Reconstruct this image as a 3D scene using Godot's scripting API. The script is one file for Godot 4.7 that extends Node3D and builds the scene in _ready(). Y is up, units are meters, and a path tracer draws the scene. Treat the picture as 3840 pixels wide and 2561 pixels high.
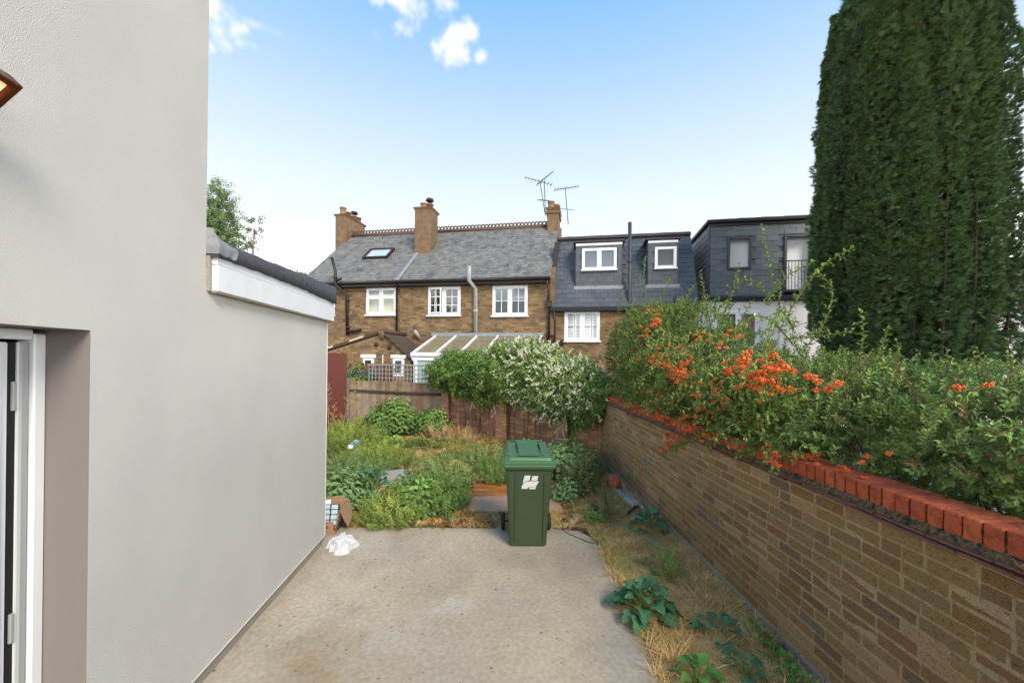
extends Node3D
# A back garden seen from a patio: rendered house wall, brick garden wall, hedge, terrace behind.
# y up, metres, camera looks along -z from (0, 2.05, 0).

var rng := RandomNumberGenerator.new()
var taken := {}
var M := {}
var lump := FastNoiseLite.new()
var eye := Vector3(0, 2.05, 0)

class B:
	var st := SurfaceTool.new()
	func _init() -> void:
		st.begin(Mesh.PRIMITIVE_TRIANGLES)
		st.set_smooth_group(-1)
	func smooth(on: bool) -> void:
		st.set_smooth_group(0 if on else -1)
	func col(c: Color) -> void:
		st.set_color(c)
	func tri(a: Vector3, b: Vector3, c: Vector3) -> void:
		st.add_vertex(a)
		st.add_vertex(c)
		st.add_vertex(b)
	func quad(a: Vector3, b: Vector3, c: Vector3, d: Vector3) -> void:
		tri(a, b, c)
		tri(a, c, d)
	# a quad with its uv set to x and -z
	func quad_uv(p: Array, k: float) -> void:
		for i in [0, 2, 1, 0, 3, 2]:
			st.set_uv(Vector2(p[i].x, p[i].z) * k)
			st.add_vertex(p[i])
	func hull8(p: Array) -> void: # p: bottom 4 then top 4, each counter-clockwise seen from above
		quad(p[3], p[2], p[1], p[0])
		quad(p[4], p[5], p[6], p[7])
		for i in 4:
			var j := (i + 1) % 4
			quad(p[i], p[j], p[j + 4], p[i + 4])
	func box(c: Vector3, s: Vector3, t := Transform3D.IDENTITY) -> void:
		var h := s * 0.5
		var p := []
		for y in [-h.y, h.y]:
			for q in [Vector2(-h.x, h.z), Vector2(h.x, h.z), Vector2(h.x, -h.z), Vector2(-h.x, -h.z)]:
				p.append(t * (c + Vector3(q.x, y, q.y)))
		hull8(p)
	func span(a: Vector3, b: Vector3, t := Transform3D.IDENTITY) -> void:
		box((a + b) * 0.5, (b - a).abs(), t)
	# a box with chamfered edges
	func cham(c: Vector3, s: Vector3, k: float, t := Transform3D.IDENTITY, jit := 0.0, r: RandomNumberGenerator = null) -> void:
		var h := s * 0.5
		var v := {}
		for sx in [-1, 1]:
			for sy in [-1, 1]:
				for sz in [-1, 1]:
					var sg := Vector3(sx, sy, sz)
					var j := Vector3.ZERO
					if r:
						j = Vector3(r.randf_range(-jit, jit), r.randf_range(-jit, jit), r.randf_range(-jit, jit))
					for ax in 3:
						var q := Vector3(sx * (h.x - k), sy * (h.y - k), sz * (h.z - k))
						q[ax] = sg[ax] * h[ax]
						v[[sx, sy, sz, ax]] = t * (c + q + j)
		for ax in 3:
			var u: int = (ax + 1) % 3
			var w: int = (ax + 2) % 3
			for s1 in [-1, 1]:
				var f := []
				for q in [[-1, -1], [1, -1], [1, 1], [-1, 1]]:
					var sg := [0, 0, 0]
					sg[ax] = s1
					sg[u] = q[0]
					sg[w] = q[1]
					f.append(v[[sg[0], sg[1], sg[2], ax]])
				if s1 > 0:
					quad(f[0], f[1], f[2], f[3])
				else:
					quad(f[3], f[2], f[1], f[0])
				for s2 in [-1, 1]: # edge between faces ax (s1) and u (s2)
					var e := []
					for q in [[-1, ax], [1, ax], [1, u], [-1, u]]:
						var sg := [0, 0, 0]
						sg[ax] = s1
						sg[u] = s2
						sg[w] = q[0]
						e.append(v[[sg[0], sg[1], sg[2], q[1]]])
					if s1 * s2 > 0:
						quad(e[3], e[2], e[1], e[0])
					else:
						quad(e[0], e[1], e[2], e[3])
		for sx in [-1, 1]:
			for sy in [-1, 1]:
				for sz in [-1, 1]:
					var a: Vector3 = v[[sx, sy, sz, 0]]
					var b: Vector3 = v[[sx, sy, sz, 1]]
					var d: Vector3 = v[[sx, sy, sz, 2]]
					if sx * sy * sz > 0:
						tri(a, b, d)
					else:
						tri(a, d, b)
	func tube(pts: Array, rad: Array, n := 6, caps := true) -> void:
		var rings := []
		for i in pts.size():
			var d: Vector3 = (pts[mini(i + 1, pts.size() - 1)] - pts[maxi(i - 1, 0)]).normalized()
			var a := d.cross(Vector3.RIGHT if absf(d.x) < 0.8 else Vector3.UP).normalized()
			var b := d.cross(a)
			var ring := []
			for k in n:
				var q := TAU * k / n
				ring.append(pts[i] + (a * cos(q) + b * sin(q)) * rad[i])
			rings.append(ring)
		for i in pts.size() - 1:
			for k in n:
				var k2: int = (k + 1) % n
				quad(rings[i][k], rings[i][k2], rings[i + 1][k2], rings[i + 1][k])
		if caps:
			for k in n - 2:
				tri(rings[0][0], rings[0][k + 2], rings[0][k + 1])
				tri(rings[-1][0], rings[-1][k + 1], rings[-1][k + 2])
	func lathe(prof: Array, n: int, t := Transform3D.IDENTITY) -> void: # prof of Vector2(radius, y) going up
		for i in prof.size() - 1:
			for k in n:
				var a := TAU * k / n
				var b := TAU * (k + 1) / n
				var p: Vector2 = prof[i]
				var q: Vector2 = prof[i + 1]
				quad(t * Vector3(p.x * cos(a), p.y, -p.x * sin(a)), t * Vector3(p.x * cos(b), p.y, -p.x * sin(b)), t * Vector3(q.x * cos(b), q.y, -q.x * sin(b)), t * Vector3(q.x * cos(a), q.y, -q.x * sin(a)))
	func slab(poly: Array, z0: float, z1: float, t := Transform3D.IDENTITY) -> void: # counter-clockwise polygon in x,y pushed from z0 to z1
		var idx := Geometry2D.triangulate_polygon(PackedVector2Array(poly))
		for i in range(0, idx.size(), 3):
			var p := [poly[idx[i]], poly[idx[i + 1]], poly[idx[i + 2]]]
			if (p[1] - p[0]).cross(p[2] - p[0]) < 0:
				p.reverse()
			tri(t * Vector3(p[0].x, p[0].y, z1), t * Vector3(p[1].x, p[1].y, z1), t * Vector3(p[2].x, p[2].y, z1))
			tri(t * Vector3(p[0].x, p[0].y, z0), t * Vector3(p[2].x, p[2].y, z0), t * Vector3(p[1].x, p[1].y, z0))
		for i in poly.size():
			var a: Vector2 = poly[i]
			var b: Vector2 = poly[(i + 1) % poly.size()]
			quad(t * Vector3(a.x, a.y, z0), t * Vector3(b.x, b.y, z0), t * Vector3(b.x, b.y, z1), t * Vector3(a.x, a.y, z1))
	func leaf(at: Vector3, d: Vector3, up: Vector3, l: float, w: float, c: Color, fold := 0.12, droop := 0.1) -> void:
		var s := d.cross(up).normalized()
		var n := s.cross(d).normalized()
		var m := at + d * l * 0.45 - n * l * droop * 0.3
		var tip := at + d * l - n * l * droop
		var e := n * w * fold * 2.0
		st.set_color(c)
		tri(at, m + s * w * 0.5 + e, m)
		tri(at, m, m - s * w * 0.5 + e)
		tri(m, m + s * w * 0.5 + e, tip)
		tri(m, tip, m - s * w * 0.5 + e)
	func done() -> ArrayMesh:
		st.generate_normals()
		return st.commit()

func rr(a: float, b: float) -> float:
	return rng.randf_range(a, b)

func rv(k := 1.0) -> Vector3:
	return Vector3(rr(-1, 1), rr(-1, 1), rr(-1, 1)) * k

func rdir() -> Vector3:
	var y := rr(-1, 1)
	var a := rr(0, TAU)
	var q := sqrt(maxf(0, 1 - y * y))
	return Vector3(q * cos(a), y, q * sin(a))

func named(o: Node3D, called: String, parent: Node) -> void:
	var k := [parent.get_instance_id(), called]
	var n: int = taken.get(k, 0)
	taken[k] = n + 1
	o.name = called if n == 0 else "%s_%03d" % [called, n]
	parent.add_child(o, true)

func thing(called: String, label: String, category: String, at := Vector3.ZERO, turn := 0.0, group := "") -> Node3D:
	var o := Node3D.new()
	named(o, called, self)
	o.position = at
	o.rotation.y = turn
	o.set_meta("label", label)
	o.set_meta("category", category)
	o.set_meta("kind", "thing")
	if group:
		o.set_meta("group", group)
	return o

func part(called: String, mesh: Mesh, mat: Material, parent: Node3D, t := Transform3D.IDENTITY) -> MeshInstance3D:
	var o := MeshInstance3D.new()
	o.mesh = mesh
	o.material_override = mat
	o.transform = t
	named(o, called, parent)
	return o

func struct(called: String, mesh: Mesh, mat: Material) -> MeshInstance3D:
	var o := part(called, mesh, mat, self)
	o.set_meta("kind", "structure")
	return o

func many(called: String, mesh: Mesh, mat: Material, parent: Node3D, ts: Array, cs: Array = []) -> MultiMeshInstance3D:
	var mm := MultiMesh.new()
	mm.transform_format = MultiMesh.TRANSFORM_3D
	mm.use_colors = cs.size() > 0
	mm.mesh = mesh
	mm.instance_count = ts.size()
	for i in ts.size():
		mm.set_instance_transform(i, ts[i])
		if cs.size():
			mm.set_instance_color(i, cs[i])
	var o := MultiMeshInstance3D.new()
	o.multimesh = mm
	o.material_override = mat
	o.set_meta("kind", "stuff")
	named(o, called, parent)
	return o

# a transform whose y axis points along d, turned at random about it
func along(at: Vector3, d: Vector3, s: float, roll := -1.0) -> Transform3D:
	var y := d.normalized()
	var x := y.cross(Vector3.FORWARD if absf(y.z) < 0.9 else Vector3.RIGHT).normalized()
	x = x.rotated(y, rr(0, TAU) if roll < 0 else roll)
	return Transform3D(Basis(x * s, y * s, x.cross(y) * s), at)

func gray(v: float) -> Color:
	return Color(v, v, v)

func tint(c: Color, amount: float) -> Color:
	var k := 1.0 + rr(-amount, amount)
	return Color(c.r * k * (1 + rr(-amount, amount) * 0.35), c.g * k, c.b * k * (1 + rr(-amount, amount) * 0.35))

# ---------------------------------------------------------------- materials
var seed_next := 11

func ntex(freq: float, stops: Array, octaves := 4, cell := false, size := 512) -> NoiseTexture2D:
	var n := FastNoiseLite.new()
	n.seed = seed_next
	seed_next += 7
	n.noise_type = FastNoiseLite.TYPE_CELLULAR if cell else FastNoiseLite.TYPE_SIMPLEX_SMOOTH
	n.frequency = freq
	n.fractal_octaves = octaves
	var g := Gradient.new()
	var off := PackedFloat32Array()
	var cols := PackedColorArray()
	for i in stops.size():
		if stops[i] is Array:
			off.append(stops[i][0])
			cols.append(stops[i][1])
		else:
			off.append(float(i) / (stops.size() - 1))
			cols.append(stops[i])
	g.offsets = off
	g.colors = cols
	var t := NoiseTexture2D.new()
	t.width = size
	t.height = size
	t.seamless = true
	t.seamless_blend_skirt = 0.04
	t.noise = n
	t.color_ramp = g
	return t

func mat(key: String, c: Color, rough: float, tex: Texture2D = null, scale := 1.0, o := {}) -> StandardMaterial3D:
	var m := StandardMaterial3D.new()
	m.resource_name = key
	m.albedo_color = c
	m.roughness = rough
	if tex:
		m.albedo_texture = tex
	if tex or o.has("bump"):
		m.uv1_triplanar = true
		m.uv1_world_triplanar = o.get("world", true)
		m.uv1_scale = o.get("stretch", Vector3.ONE) * scale
	if o.has("bump"):
		m.heightmap_enabled = true
		m.heightmap_texture = o.bump
		m.heightmap_scale = o.get("cm", 0.3)
	if o.has("detail"):
		m.detail_enabled = true
		m.detail_albedo = o.detail
		m.detail_blend_mode = BaseMaterial3D.BLEND_MODE_MUL
		m.detail_uv_layer = BaseMaterial3D.DETAIL_UV_2
		m.uv2_triplanar = true
		m.uv2_world_triplanar = true
		m.uv2_scale = o.get("dstretch", Vector3.ONE) * o.get("dscale", 0.3)
	if o.get("vc", false):
		m.vertex_color_use_as_albedo = true
	m.metallic = o.get("metal", 0.0)
	m.metallic_specular = o.get("spec", 0.5)
	if o.has("back"):
		m.backlight_enabled = true
		m.backlight = gray(o.back)
	M[key] = m
	return m

func make_materials() -> void:
	var w := Color.WHITE
	var grain := ntex(0.09, [gray(0.72), w], 5)
	var fine := ntex(0.22, [gray(0.8), w], 3)
	var blotch := ntex(0.012, [gray(0.7), w], 5)
	var bump := ntex(0.11, [Color.BLACK, w], 4)
	var bumpf := ntex(0.3, [Color.BLACK, w], 2)
	var streak := ntex(0.03, [gray(0.62), w, gray(0.85)], 5)
	M.bump = bump
	mat("render", Color(0.82, 0.81, 0.785), 0.95, ntex(0.26, [gray(0.84), w], 3, false, 1024), 0.9, {"bump": ntex(0.22, [Color.BLACK, w], 3, false, 1024), "cm": 0.36, "detail": ntex(0.022, [[0.2, gray(0.972)], [0.5, gray(0.988)], [0.8, w]], 5), "dscale": 0.13, "dstretch": Vector3(1.0, 0.6, 1.0)})
	mat("plinth", Color(0.66, 0.62, 0.565), 0.9, grain, 2.0, {"bump": bump, "cm": 0.4})
	mat("upvc", Color(0.86, 0.87, 0.88), 0.32)
	mat("fascia", Color(0.87, 0.88, 0.90), 0.35, ntex(0.01, [gray(0.94), w], 4), 0.7)
	mat("shadedrender", Color(0.50, 0.472, 0.46), 0.95, ntex(0.3, [gray(0.9), w], 2), 2.0)
	mat("felt", Color(0.41, 0.415, 0.45), 0.95, ntex(0.25, [gray(0.55), w], 3), 1.6, {"bump": bumpf, "cm": 0.3, "detail": streak, "dscale": 0.8})
	mat("lead", Color(0.60, 0.61, 0.63), 0.6, blotch, 1.2, { "bump": blotch, "cm": 0.8})
	mat("rubber", Color(0.07, 0.07, 0.08), 0.7)
	mat("dark", Color(0.05, 0.05, 0.055), 0.9)
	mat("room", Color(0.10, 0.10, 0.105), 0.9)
	mat("bronze", Color(0.40, 0.22, 0.12), 0.35, null, 1.0, {"metal": 0.75})
	var g := StandardMaterial3D.new()
	g.transparency = BaseMaterial3D.TRANSPARENCY_ALPHA
	g.albedo_color = Color(0.8, 0.85, 0.85, 0.12)
	g.roughness = 0.02
	g.metallic_specular = 0.6
	M.glass = g
	mat("windowglass", Color(0.10, 0.11, 0.12), 0.04, null, 1.0, {"spec": 0.9})
	mat("skyglass", Color(0.42, 0.45, 0.48), 0.03, null, 1.0, {"spec": 0.9, "metal": 0.55})
	# brick and stone
	var brickgrain := ntex(0.10, [gray(0.62), gray(0.9), w], 5)
	var speck := ntex(0.05, [[0.0, gray(0.55)], [0.32, gray(0.95)], [0.66, w], [0.74, Color(1.25, 1.2, 1.1)], [0.8, w]], 5)
	M.brickgrain = brickgrain
	var stock := [Color(0.55, 0.445, 0.285), Color(0.575, 0.465, 0.30), Color(0.515, 0.405, 0.26), Color(0.595, 0.48, 0.32), Color(0.47, 0.385, 0.28), Color(0.47, 0.43, 0.355), Color(0.655, 0.54, 0.385), Color(0.54, 0.405, 0.25)]
	for i in stock.size():
		mat("stock%d" % i, stock[i], 0.92, brickgrain, 2.6, {"bump": bump, "cm": 0.5, "detail": speck, "dscale": 1.3})
	mat("stockfoot", Color(0.60, 0.575, 0.53), 0.92, brickgrain, 2.6, {"bump": bump, "cm": 0.5, "detail": speck, "dscale": 1.3})
	mat("mortar", Color(0.70, 0.61, 0.465), 0.95, grain, 2.0, {"bump": bump, "cm": 0.5, "detail": speck, "dscale": 0.9})
	mat("bed", Color(0.50, 0.45, 0.38), 0.95, ntex(0.03, [[0.25, Color(0.22, 0.22, 0.22)], [0.45, Color(0.62, 0.6, 0.56)], [0.6, Color(0.95, 0.88, 0.66)], [0.72, Color(0.5, 0.48, 0.45)]], 4), 1.3, {"bump": bump, "cm": 1.2})
	var cop := [Color(0.72, 0.34, 0.195), Color(0.75, 0.365, 0.21), Color(0.69, 0.32, 0.185), Color(0.77, 0.39, 0.225)]
	for i in 4:
		mat("coping%d" % i, cop[i], 0.9, brickgrain, 2.2, {"bump": bump, "cm": 0.35, "detail": ntex(0.02, [[0.3, gray(0.84)], [0.5, w], [1.0, w]], 5), "dscale": 1.1})
	mat("tile", Color(0.49, 0.33, 0.26), 0.9, brickgrain, 2.4, {"bump": bump, "cm": 0.5, "detail": speck, "dscale": 1.0})
	var red := [Color(0.72, 0.51, 0.40), Color(0.76, 0.545, 0.42), Color(0.68, 0.475, 0.375), Color(0.80, 0.63, 0.50), Color(0.66, 0.51, 0.44), Color(0.81, 0.62, 0.47)]
	for i in 6:
		mat("red%d" % i, red[i], 0.93, brickgrain, 2.0, {"bump": bump, "cm": 0.5, "detail": speck, "dscale": 0.8})
	mat("redmortar", Color(0.62, 0.50, 0.42), 0.95, grain, 2.0)
	mat("housebrick", Color(1, 1, 1), 0.93, ntex(0.08, [gray(0.66), w], 4), 1.4, {"vc": true, "detail": blotch, "dscale": 0.25})
	mat("housemortar", Color(0.62, 0.54, 0.41), 0.95, grain, 1.0)
	for i in 4:
		mat("slate%d" % i, [Color(0.49, 0.492, 0.492), Color(0.515, 0.517, 0.512), Color(0.465, 0.468, 0.47), Color(0.545, 0.543, 0.53)][i], 0.7, grain, 1.2, {"detail": ntex(0.02, [[0.2, gray(0.72)], [0.45, w], [0.75, Color(1.0, 0.97, 0.92)]], 5), "dscale": 0.22})
	mat("slatemany", Color(1, 1, 1), 0.62, grain, 1.2, {"vc": true, "detail": ntex(0.02, [[0.2, gray(0.72)], [0.45, w], [0.75, Color(1.0, 0.97, 0.92)]], 5), "dscale": 0.22})
	for i in 3:
		mat("blueslate%d" % i, [Color(0.315, 0.34, 0.38), Color(0.34, 0.365, 0.40), Color(0.295, 0.32, 0.355)][i], 0.55, grain, 1.0)
		mat("greyslate%d" % i, [Color(0.36, 0.395, 0.425), Color(0.385, 0.42, 0.45), Color(0.345, 0.375, 0.41)][i], 0.6, grain, 1.0)
	mat("pebbledash", Color(0.66, 0.54, 0.41), 0.97, ntex(0.3, [gray(0.6), w], 2), 1.2, {"bump": bumpf, "cm": 1.5, "detail": ntex(0.02, [gray(0.75), w], 4), "dscale": 0.3})
	mat("terracotta", Color(0.58, 0.37, 0.28), 0.9, grain, 1.0)
	mat("buffpot", Color(0.66, 0.54, 0.41), 0.9, grain, 1.0)
	mat("ridge", Color(0.40, 0.30, 0.25), 0.9, grain, 1.0)
	mat("browntile", Color(0.36, 0.295, 0.255), 0.9, grain, 1.0)
	mat("pipeblack", Color(0.085, 0.075, 0.075), 0.5)
	mat("pipebrown", Color(0.16, 0.12, 0.10), 0.55)
	mat("pipegrey", Color(0.60, 0.61, 0.61), 0.5)
	mat("gutter", Color(0.15, 0.12, 0.11), 0.5)
	mat("anthracite", Color(0.21, 0.225, 0.25), 0.45)
	mat("blind", Color(0.79, 0.77, 0.66), 0.9)
	mat("whiteblind", Color(0.90, 0.91, 0.94), 0.8)
	mat("frosted", Color(0.60, 0.67, 0.68), 0.4)
	mat("whitewall", Color(0.92, 0.92, 0.92), 0.9, fine, 1.0)
	mat("aerial", Color(0.25, 0.24, 0.24), 0.5, null, 1.0, {"metal": 0.4})
	# timber
	var wood := ntex(0.05, [gray(0.66), w, gray(0.82)], 4)
	for i in 4:
		mat("fence%d" % i, [Color(0.67, 0.59, 0.495), Color(0.63, 0.54, 0.44), Color(0.70, 0.625, 0.54), Color(0.63, 0.505, 0.40)][i], 0.92, wood, 1.0, {"stretch": Vector3(6, 0.5, 6), "detail": blotch, "dscale": 0.6})
	mat("rail", Color(0.30, 0.245, 0.20), 0.95, wood, 1.0, {"stretch": Vector3(0.8, 6, 6)})
	mat("redfence", Color(0.50, 0.28, 0.235), 0.9, wood, 1.0, {"stretch": Vector3(6, 0.5, 6)})
	mat("trellis", Color(0.64, 0.66, 0.63), 0.9, grain, 1.5)
	mat("concretepost", Color(0.52, 0.50, 0.46), 0.95, grain, 1.5)
	mat("greywood", Color(0.68, 0.655, 0.63), 0.9, wood, 1.0, {"stretch": Vector3(8, 8, 1)})
	mat("tanwood", Color(0.66, 0.48, 0.33), 0.9, wood, 1.0, {"stretch": Vector3(6, 6, 1)})
	mat("board", Color(0.80, 0.585, 0.46), 0.5, ntex(0.006, [[0.25, Color(0.85, 0.66, 0.42)], [0.45, Color(0.97, 0.74, 0.46)], [0.6, Color(1.0, 0.86, 0.72)], [0.8, Color(1.0, 1.0, 1.0)]], 4), 0.55)
	# objects
	mat("bin", Color(0.20, 0.275, 0.175), 0.55, ntex(0.03, [gray(0.86), w], 5), 2.0, {"detail": ntex(0.02, [[0.0, w], [0.62, w], [0.70, Color(1.22, 1.2, 1.15)], [0.76, w], [1.0, gray(0.9)]], 5), "dscale": 1.4, "dstretch": Vector3(1, 0.4, 1)})
	mat("lid", Color(0.25, 0.405, 0.265), 0.42, ntex(0.03, [gray(0.93), w], 5), 2.0)
	mat("emblem", Color(0.74, 0.76, 0.755), 0.5)
	mat("ball", Color(0.80, 0.41, 0.29), 0.75, fine, 6.0)
	mat("card", Color(0.66, 0.52, 0.40), 0.9, fine, 1.5)
	mat("paper", Color(0.85, 0.86, 0.90), 0.8)
	mat("keyplate", Color(0.66, 0.72, 0.74), 0.6)
	mat("stone", Color(0.66, 0.645, 0.60), 0.9, grain, 1.5)
	var bag := mat("bag", Color(0.86, 0.87, 0.89), 0.4, null, 1.0, {"back": 0.9})
	bag.resource_name = "bag"
	mat("teal", Color(0.50, 0.63, 0.66), 0.5)
	# plants: copies carry the leaf colour
	mat("leaf", Color.WHITE, 0.62, null, 1.0, {"vc": true, "back": 0.55, "spec": 0.35})
	mat("needle", Color.WHITE, 0.75, null, 1.0, {"vc": true, "back": 0.3, "spec": 0.25})
	mat("straw", Color.WHITE, 0.8, null, 1.0, {"vc": true, "back": 0.5, "spec": 0.3})
	mat("flower", Color.WHITE, 0.8, null, 1.0, {"vc": true, "back": 0.7})
	mat("berry", Color.WHITE, 0.4, null, 1.0, {"vc": true})
	mat("broad", Color(0.32, 0.49, 0.33), 0.65, ntex(0.03, [gray(0.8), w], 4), 3.0, {"vc": true, "back": 0.4, "spec": 0.35})
	mat("stem", Color(0.30, 0.24, 0.17), 0.9)
	mat("greenstem", Color(0.40, 0.46, 0.22), 0.8)
	mat("bark", Color(0.27, 0.20, 0.155), 0.95, grain, 1.5)
	mat("palebark", Color(0.6, 0.58, 0.55), 0.9, grain, 1.5)

# ---------------------------------------------------------------- leaf, sprig and tuft shapes (about one unit tall)
var S := {}

func make_sprigs() -> void:
	# evergreen twig with small oval leaves
	for v in 3:
		var b := B.new()
		b.col(Color(0.55, 0.45, 0.35))
		var bend := rv(0.15)
		b.tube([Vector3.ZERO, Vector3(bend.x * 0.3, 0.5, bend.z * 0.3), Vector3(bend.x, 1, bend.z)], [0.018, 0.014, 0.006], 3, false)
		for i in 12:
			var y := 0.12 + 0.88 * i / 12.0
			var a := i * 2.4 + v
			var d := Vector3(cos(a), 0.55 + 0.5 * y, sin(a)).normalized()
			b.leaf(Vector3(bend.x * y * y, y, bend.z * y * y), d, Vector3.UP + rv(0.3), rr(0.26, 0.36), rr(0.14, 0.19), gray(rr(0.75, 1.15) + 0.12 * y))
		S["twig%d" % v] = b.done()
	# narrow-leaved weed stem
	for v in 3:
		var b := B.new()
		b.col(Color(0.9, 0.9, 0.6))
		b.tube([Vector3.ZERO, Vector3(rr(-0.05, 0.05), 0.5, rr(-0.05, 0.05)), Vector3(rr(-0.1, 0.1), 1, rr(-0.1, 0.1))], [0.014, 0.011, 0.005], 3, false)
		for i in 18:
			var y := 0.08 + 0.92 * i / 18.0
			var a := i * 2.4 + v
			var d := Vector3(cos(a), 0.5 + 0.7 * y, sin(a)).normalized()
			b.leaf(Vector3(0, y, 0), d, Vector3.UP + rv(0.4), rr(0.22, 0.34) * (1.1 - 0.5 * y), rr(0.045, 0.075), gray(rr(0.8, 1.2)), 0.1, 0.3)
		S["weed%d" % v] = b.done()
	# broad-leaved herb
	for v in 3:
		var b := B.new()
		for i in 9:
			var a := i * 2.4 + v
			var y := 0.2 + 0.08 * i
			var d := Vector3(cos(a), rr(0.1, 0.5), sin(a)).normalized()
			b.col(gray(0.9))
			b.tube([Vector3(0, y * 0.5, 0), Vector3(0, y, 0) + d * 0.15], [0.01, 0.007], 3, false)
			b.leaf(Vector3(0, y, 0) + d * 0.15, d, Vector3.UP + rv(0.3), rr(0.3, 0.42), rr(0.2, 0.28), gray(rr(0.8, 1.2)), 0.1, 0.25)
		S["herb%d" % v] = b.done()
	# heart-leaved vine spray
	for v in 2:
		var b := B.new()
		b.col(Color(0.8, 0.6, 0.45))
		b.tube([Vector3.ZERO, Vector3(0.05, 0.5, 0.03), Vector3(0, 1, 0)], [0.015, 0.012, 0.006], 3, false)
		for i in 12:
			var y := 0.06 + 0.94 * i / 12.0
			var a := i * 2.4 + v
			var d := Vector3(cos(a), rr(-0.3, 0.5), sin(a)).normalized()
			b.leaf(Vector3(0, y, 0) + d * 0.06, d, Vector3.UP + rv(0.4), rr(0.22, 0.32), rr(0.15, 0.22), gray(rr(0.8, 1.2)), 0.15, 0.3)
		S["vine%d" % v] = b.done()
	# flower panicle: a wavy stem beset with little flowers
	for v in 3:
		var b := B.new()
		var pts := []
		var bend := rv(0.35)
		for i in 7:
			var y := i / 6.0
			pts.append(Vector3(bend.x * y * y + 0.05 * sin(y * 7 + v), y, bend.z * y * y))
		b.col(Color(0.75, 0.8, 0.5))
		b.tube(pts, [0.02, 0.02, 0.018, 0.016, 0.014, 0.012, 0.008], 3, false)
		for i in 34:
			var y := 0.1 + 0.9 * i / 34.0
			var c := Vector3(bend.x * y * y + 0.05 * sin(y * 7 + v), y, bend.z * y * y) + rv(0.05)
			var d := rdir()
			b.leaf(c, d, d.cross(rdir()).normalized(), 0.12, 0.10, gray(rr(0.85, 1.1)), 0.0, 0.0)
		S["panicle%d" % v] = b.done()
	# berry bunch
	for v in 2:
		var b := B.new()
		b.smooth(false)
		for i in 20:
			var c := rdir() * Vector3(0.5, 0.32, 0.5) * rr(0.4, 1.0)
			var r := rr(0.10, 0.14)
			b.col(Color(rr(0.7, 1.1), rr(0.65, 1.1), rr(0.6, 1.0)))
			b.lathe([Vector2(0.001, -r), Vector2(r * 0.85, -r * 0.5), Vector2(r * 0.85, r * 0.5), Vector2(0.001, r)], 5, Transform3D(Basis.from_euler(rv(3)), c))
		S["berries%d" % v] = b.done()
	# yew spray: a drooping fan of needle-clad twigs
	for v in 3:
		var b := B.new()
		for i in 24:
			var a := (i / 23.0 - 0.5) * 2.5 + rr(-0.15, 0.15)
			var y0 := rr(0.0, 0.35)
			var d := Vector3(sin(a), cos(a), rr(-0.35, 0.35)).normalized()
			var l := rr(0.38, 0.65) * (1.0 - 0.25 * absf(a))
			b.leaf(Vector3(0, y0, 0), d, Vector3(rr(-0.3, 0.3), 0, 1), l, rr(0.055, 0.095), gray(rr(0.7, 1.3)), 0.12, 0.4)
		S["yew%d" % v] = b.done()
	# grass tufts: upright and flattened
	for v in 3:
		var b := B.new()
		for i in 22:
			var a := rr(0, TAU)
			var lean := rr(0.3, 1.3)
			var h := rr(0.6, 1.1)
			var base := Vector3(rr(-0.12, 0.12), 0, rr(-0.12, 0.12))
			var d := Vector3(cos(a), 0, sin(a))
			if v == 2:
				d = (Vector3(1, 0, 0) + rv(0.5) * Vector3(1, 0, 1)).normalized()
				lean = rr(0.8, 1.6)
			var side := Vector3(-d.z, 0, d.x) * 0.016
			var p0 := base
			b.col(gray(rr(0.55, 1.3)))
			for k in 3:
				var q := (k + 1) / 3.0
				var p1 := base + d * (lean * q * q * h * 0.75) + Vector3.UP * h * (q - 0.42 * lean * q * q * 0.75)
				var w := 1.0 - q * 0.85
				var w0 := 1.0 - (q - 0.333) * 0.85
				b.quad(p0 - side * w0, p0 + side * w0, p1 + side * w, p1 - side * w)
				p0 = p1
		S["tuft%d" % v] = b.done()

# ================================================================ build
func _ready() -> void:
	rng.seed = 20240607
	lump.seed = 5
	lump.frequency = 0.9
	# camera: lens shifted a little so that uprights stay upright
	var cam := Camera3D.new()
	cam.name = "camera"
	cam.projection = Camera3D.PROJECTION_FRUSTUM
	cam.keep_aspect = Camera3D.KEEP_HEIGHT
	cam.near = 0.05
	cam.far = 600.0
	cam.size = 2.0 * 0.05 * 784.0 / 914.0
	cam.frustum_offset = Vector2(0, 0.05 * 44.0 / 914.0)
	cam.position = eye
	cam.rotation.z = 0.0122
	add_child(cam)
	cam.current = true
	# sky, sun and exposure
	var env := Environment.new()
	env.background_mode = Environment.BG_SKY
	var sky := Sky.new()
	var pano := PanoramaSkyMaterial.new()
	pano.panorama = make_sky()
	sky.sky_material = pano
	env.sky = sky
	env.background_energy_multiplier = 1.0
	env.tonemap_mode = Environment.TONE_MAPPER_LINEAR
	env.tonemap_exposure = 3.5
	env.sdfgi_enabled = true
	env.ssao_enabled = true
	env.ssil_enabled = true
	var we := WorldEnvironment.new()
	we.name = "environment"
	we.environment = env
	add_child(we)
	var sun := DirectionalLight3D.new()
	sun.name = "sun"
	sun.light_energy = 0.42
	sun.light_color = Color(1.0, 0.95, 0.87)
	sun.light_angular_distance = 24.0
	sun.shadow_enabled = true
	add_child(sun)
	sun.look_at_from_position(Vector3.ZERO, -Vector3(0.42, 0.62, 0.72), Vector3.UP)
	make_materials()
	make_sprigs()
	make_ground()
	make_rendered_house()
	make_garden_wall()
	make_end_wall()
	make_fences()
	make_terrace()
	make_mansard_house()
	make_white_house()
	make_far_house()
	make_yew()
	make_far_trees()
	make_hedge()
	make_vine()
	make_bin()
	make_litter()
	make_weeds()

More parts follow.
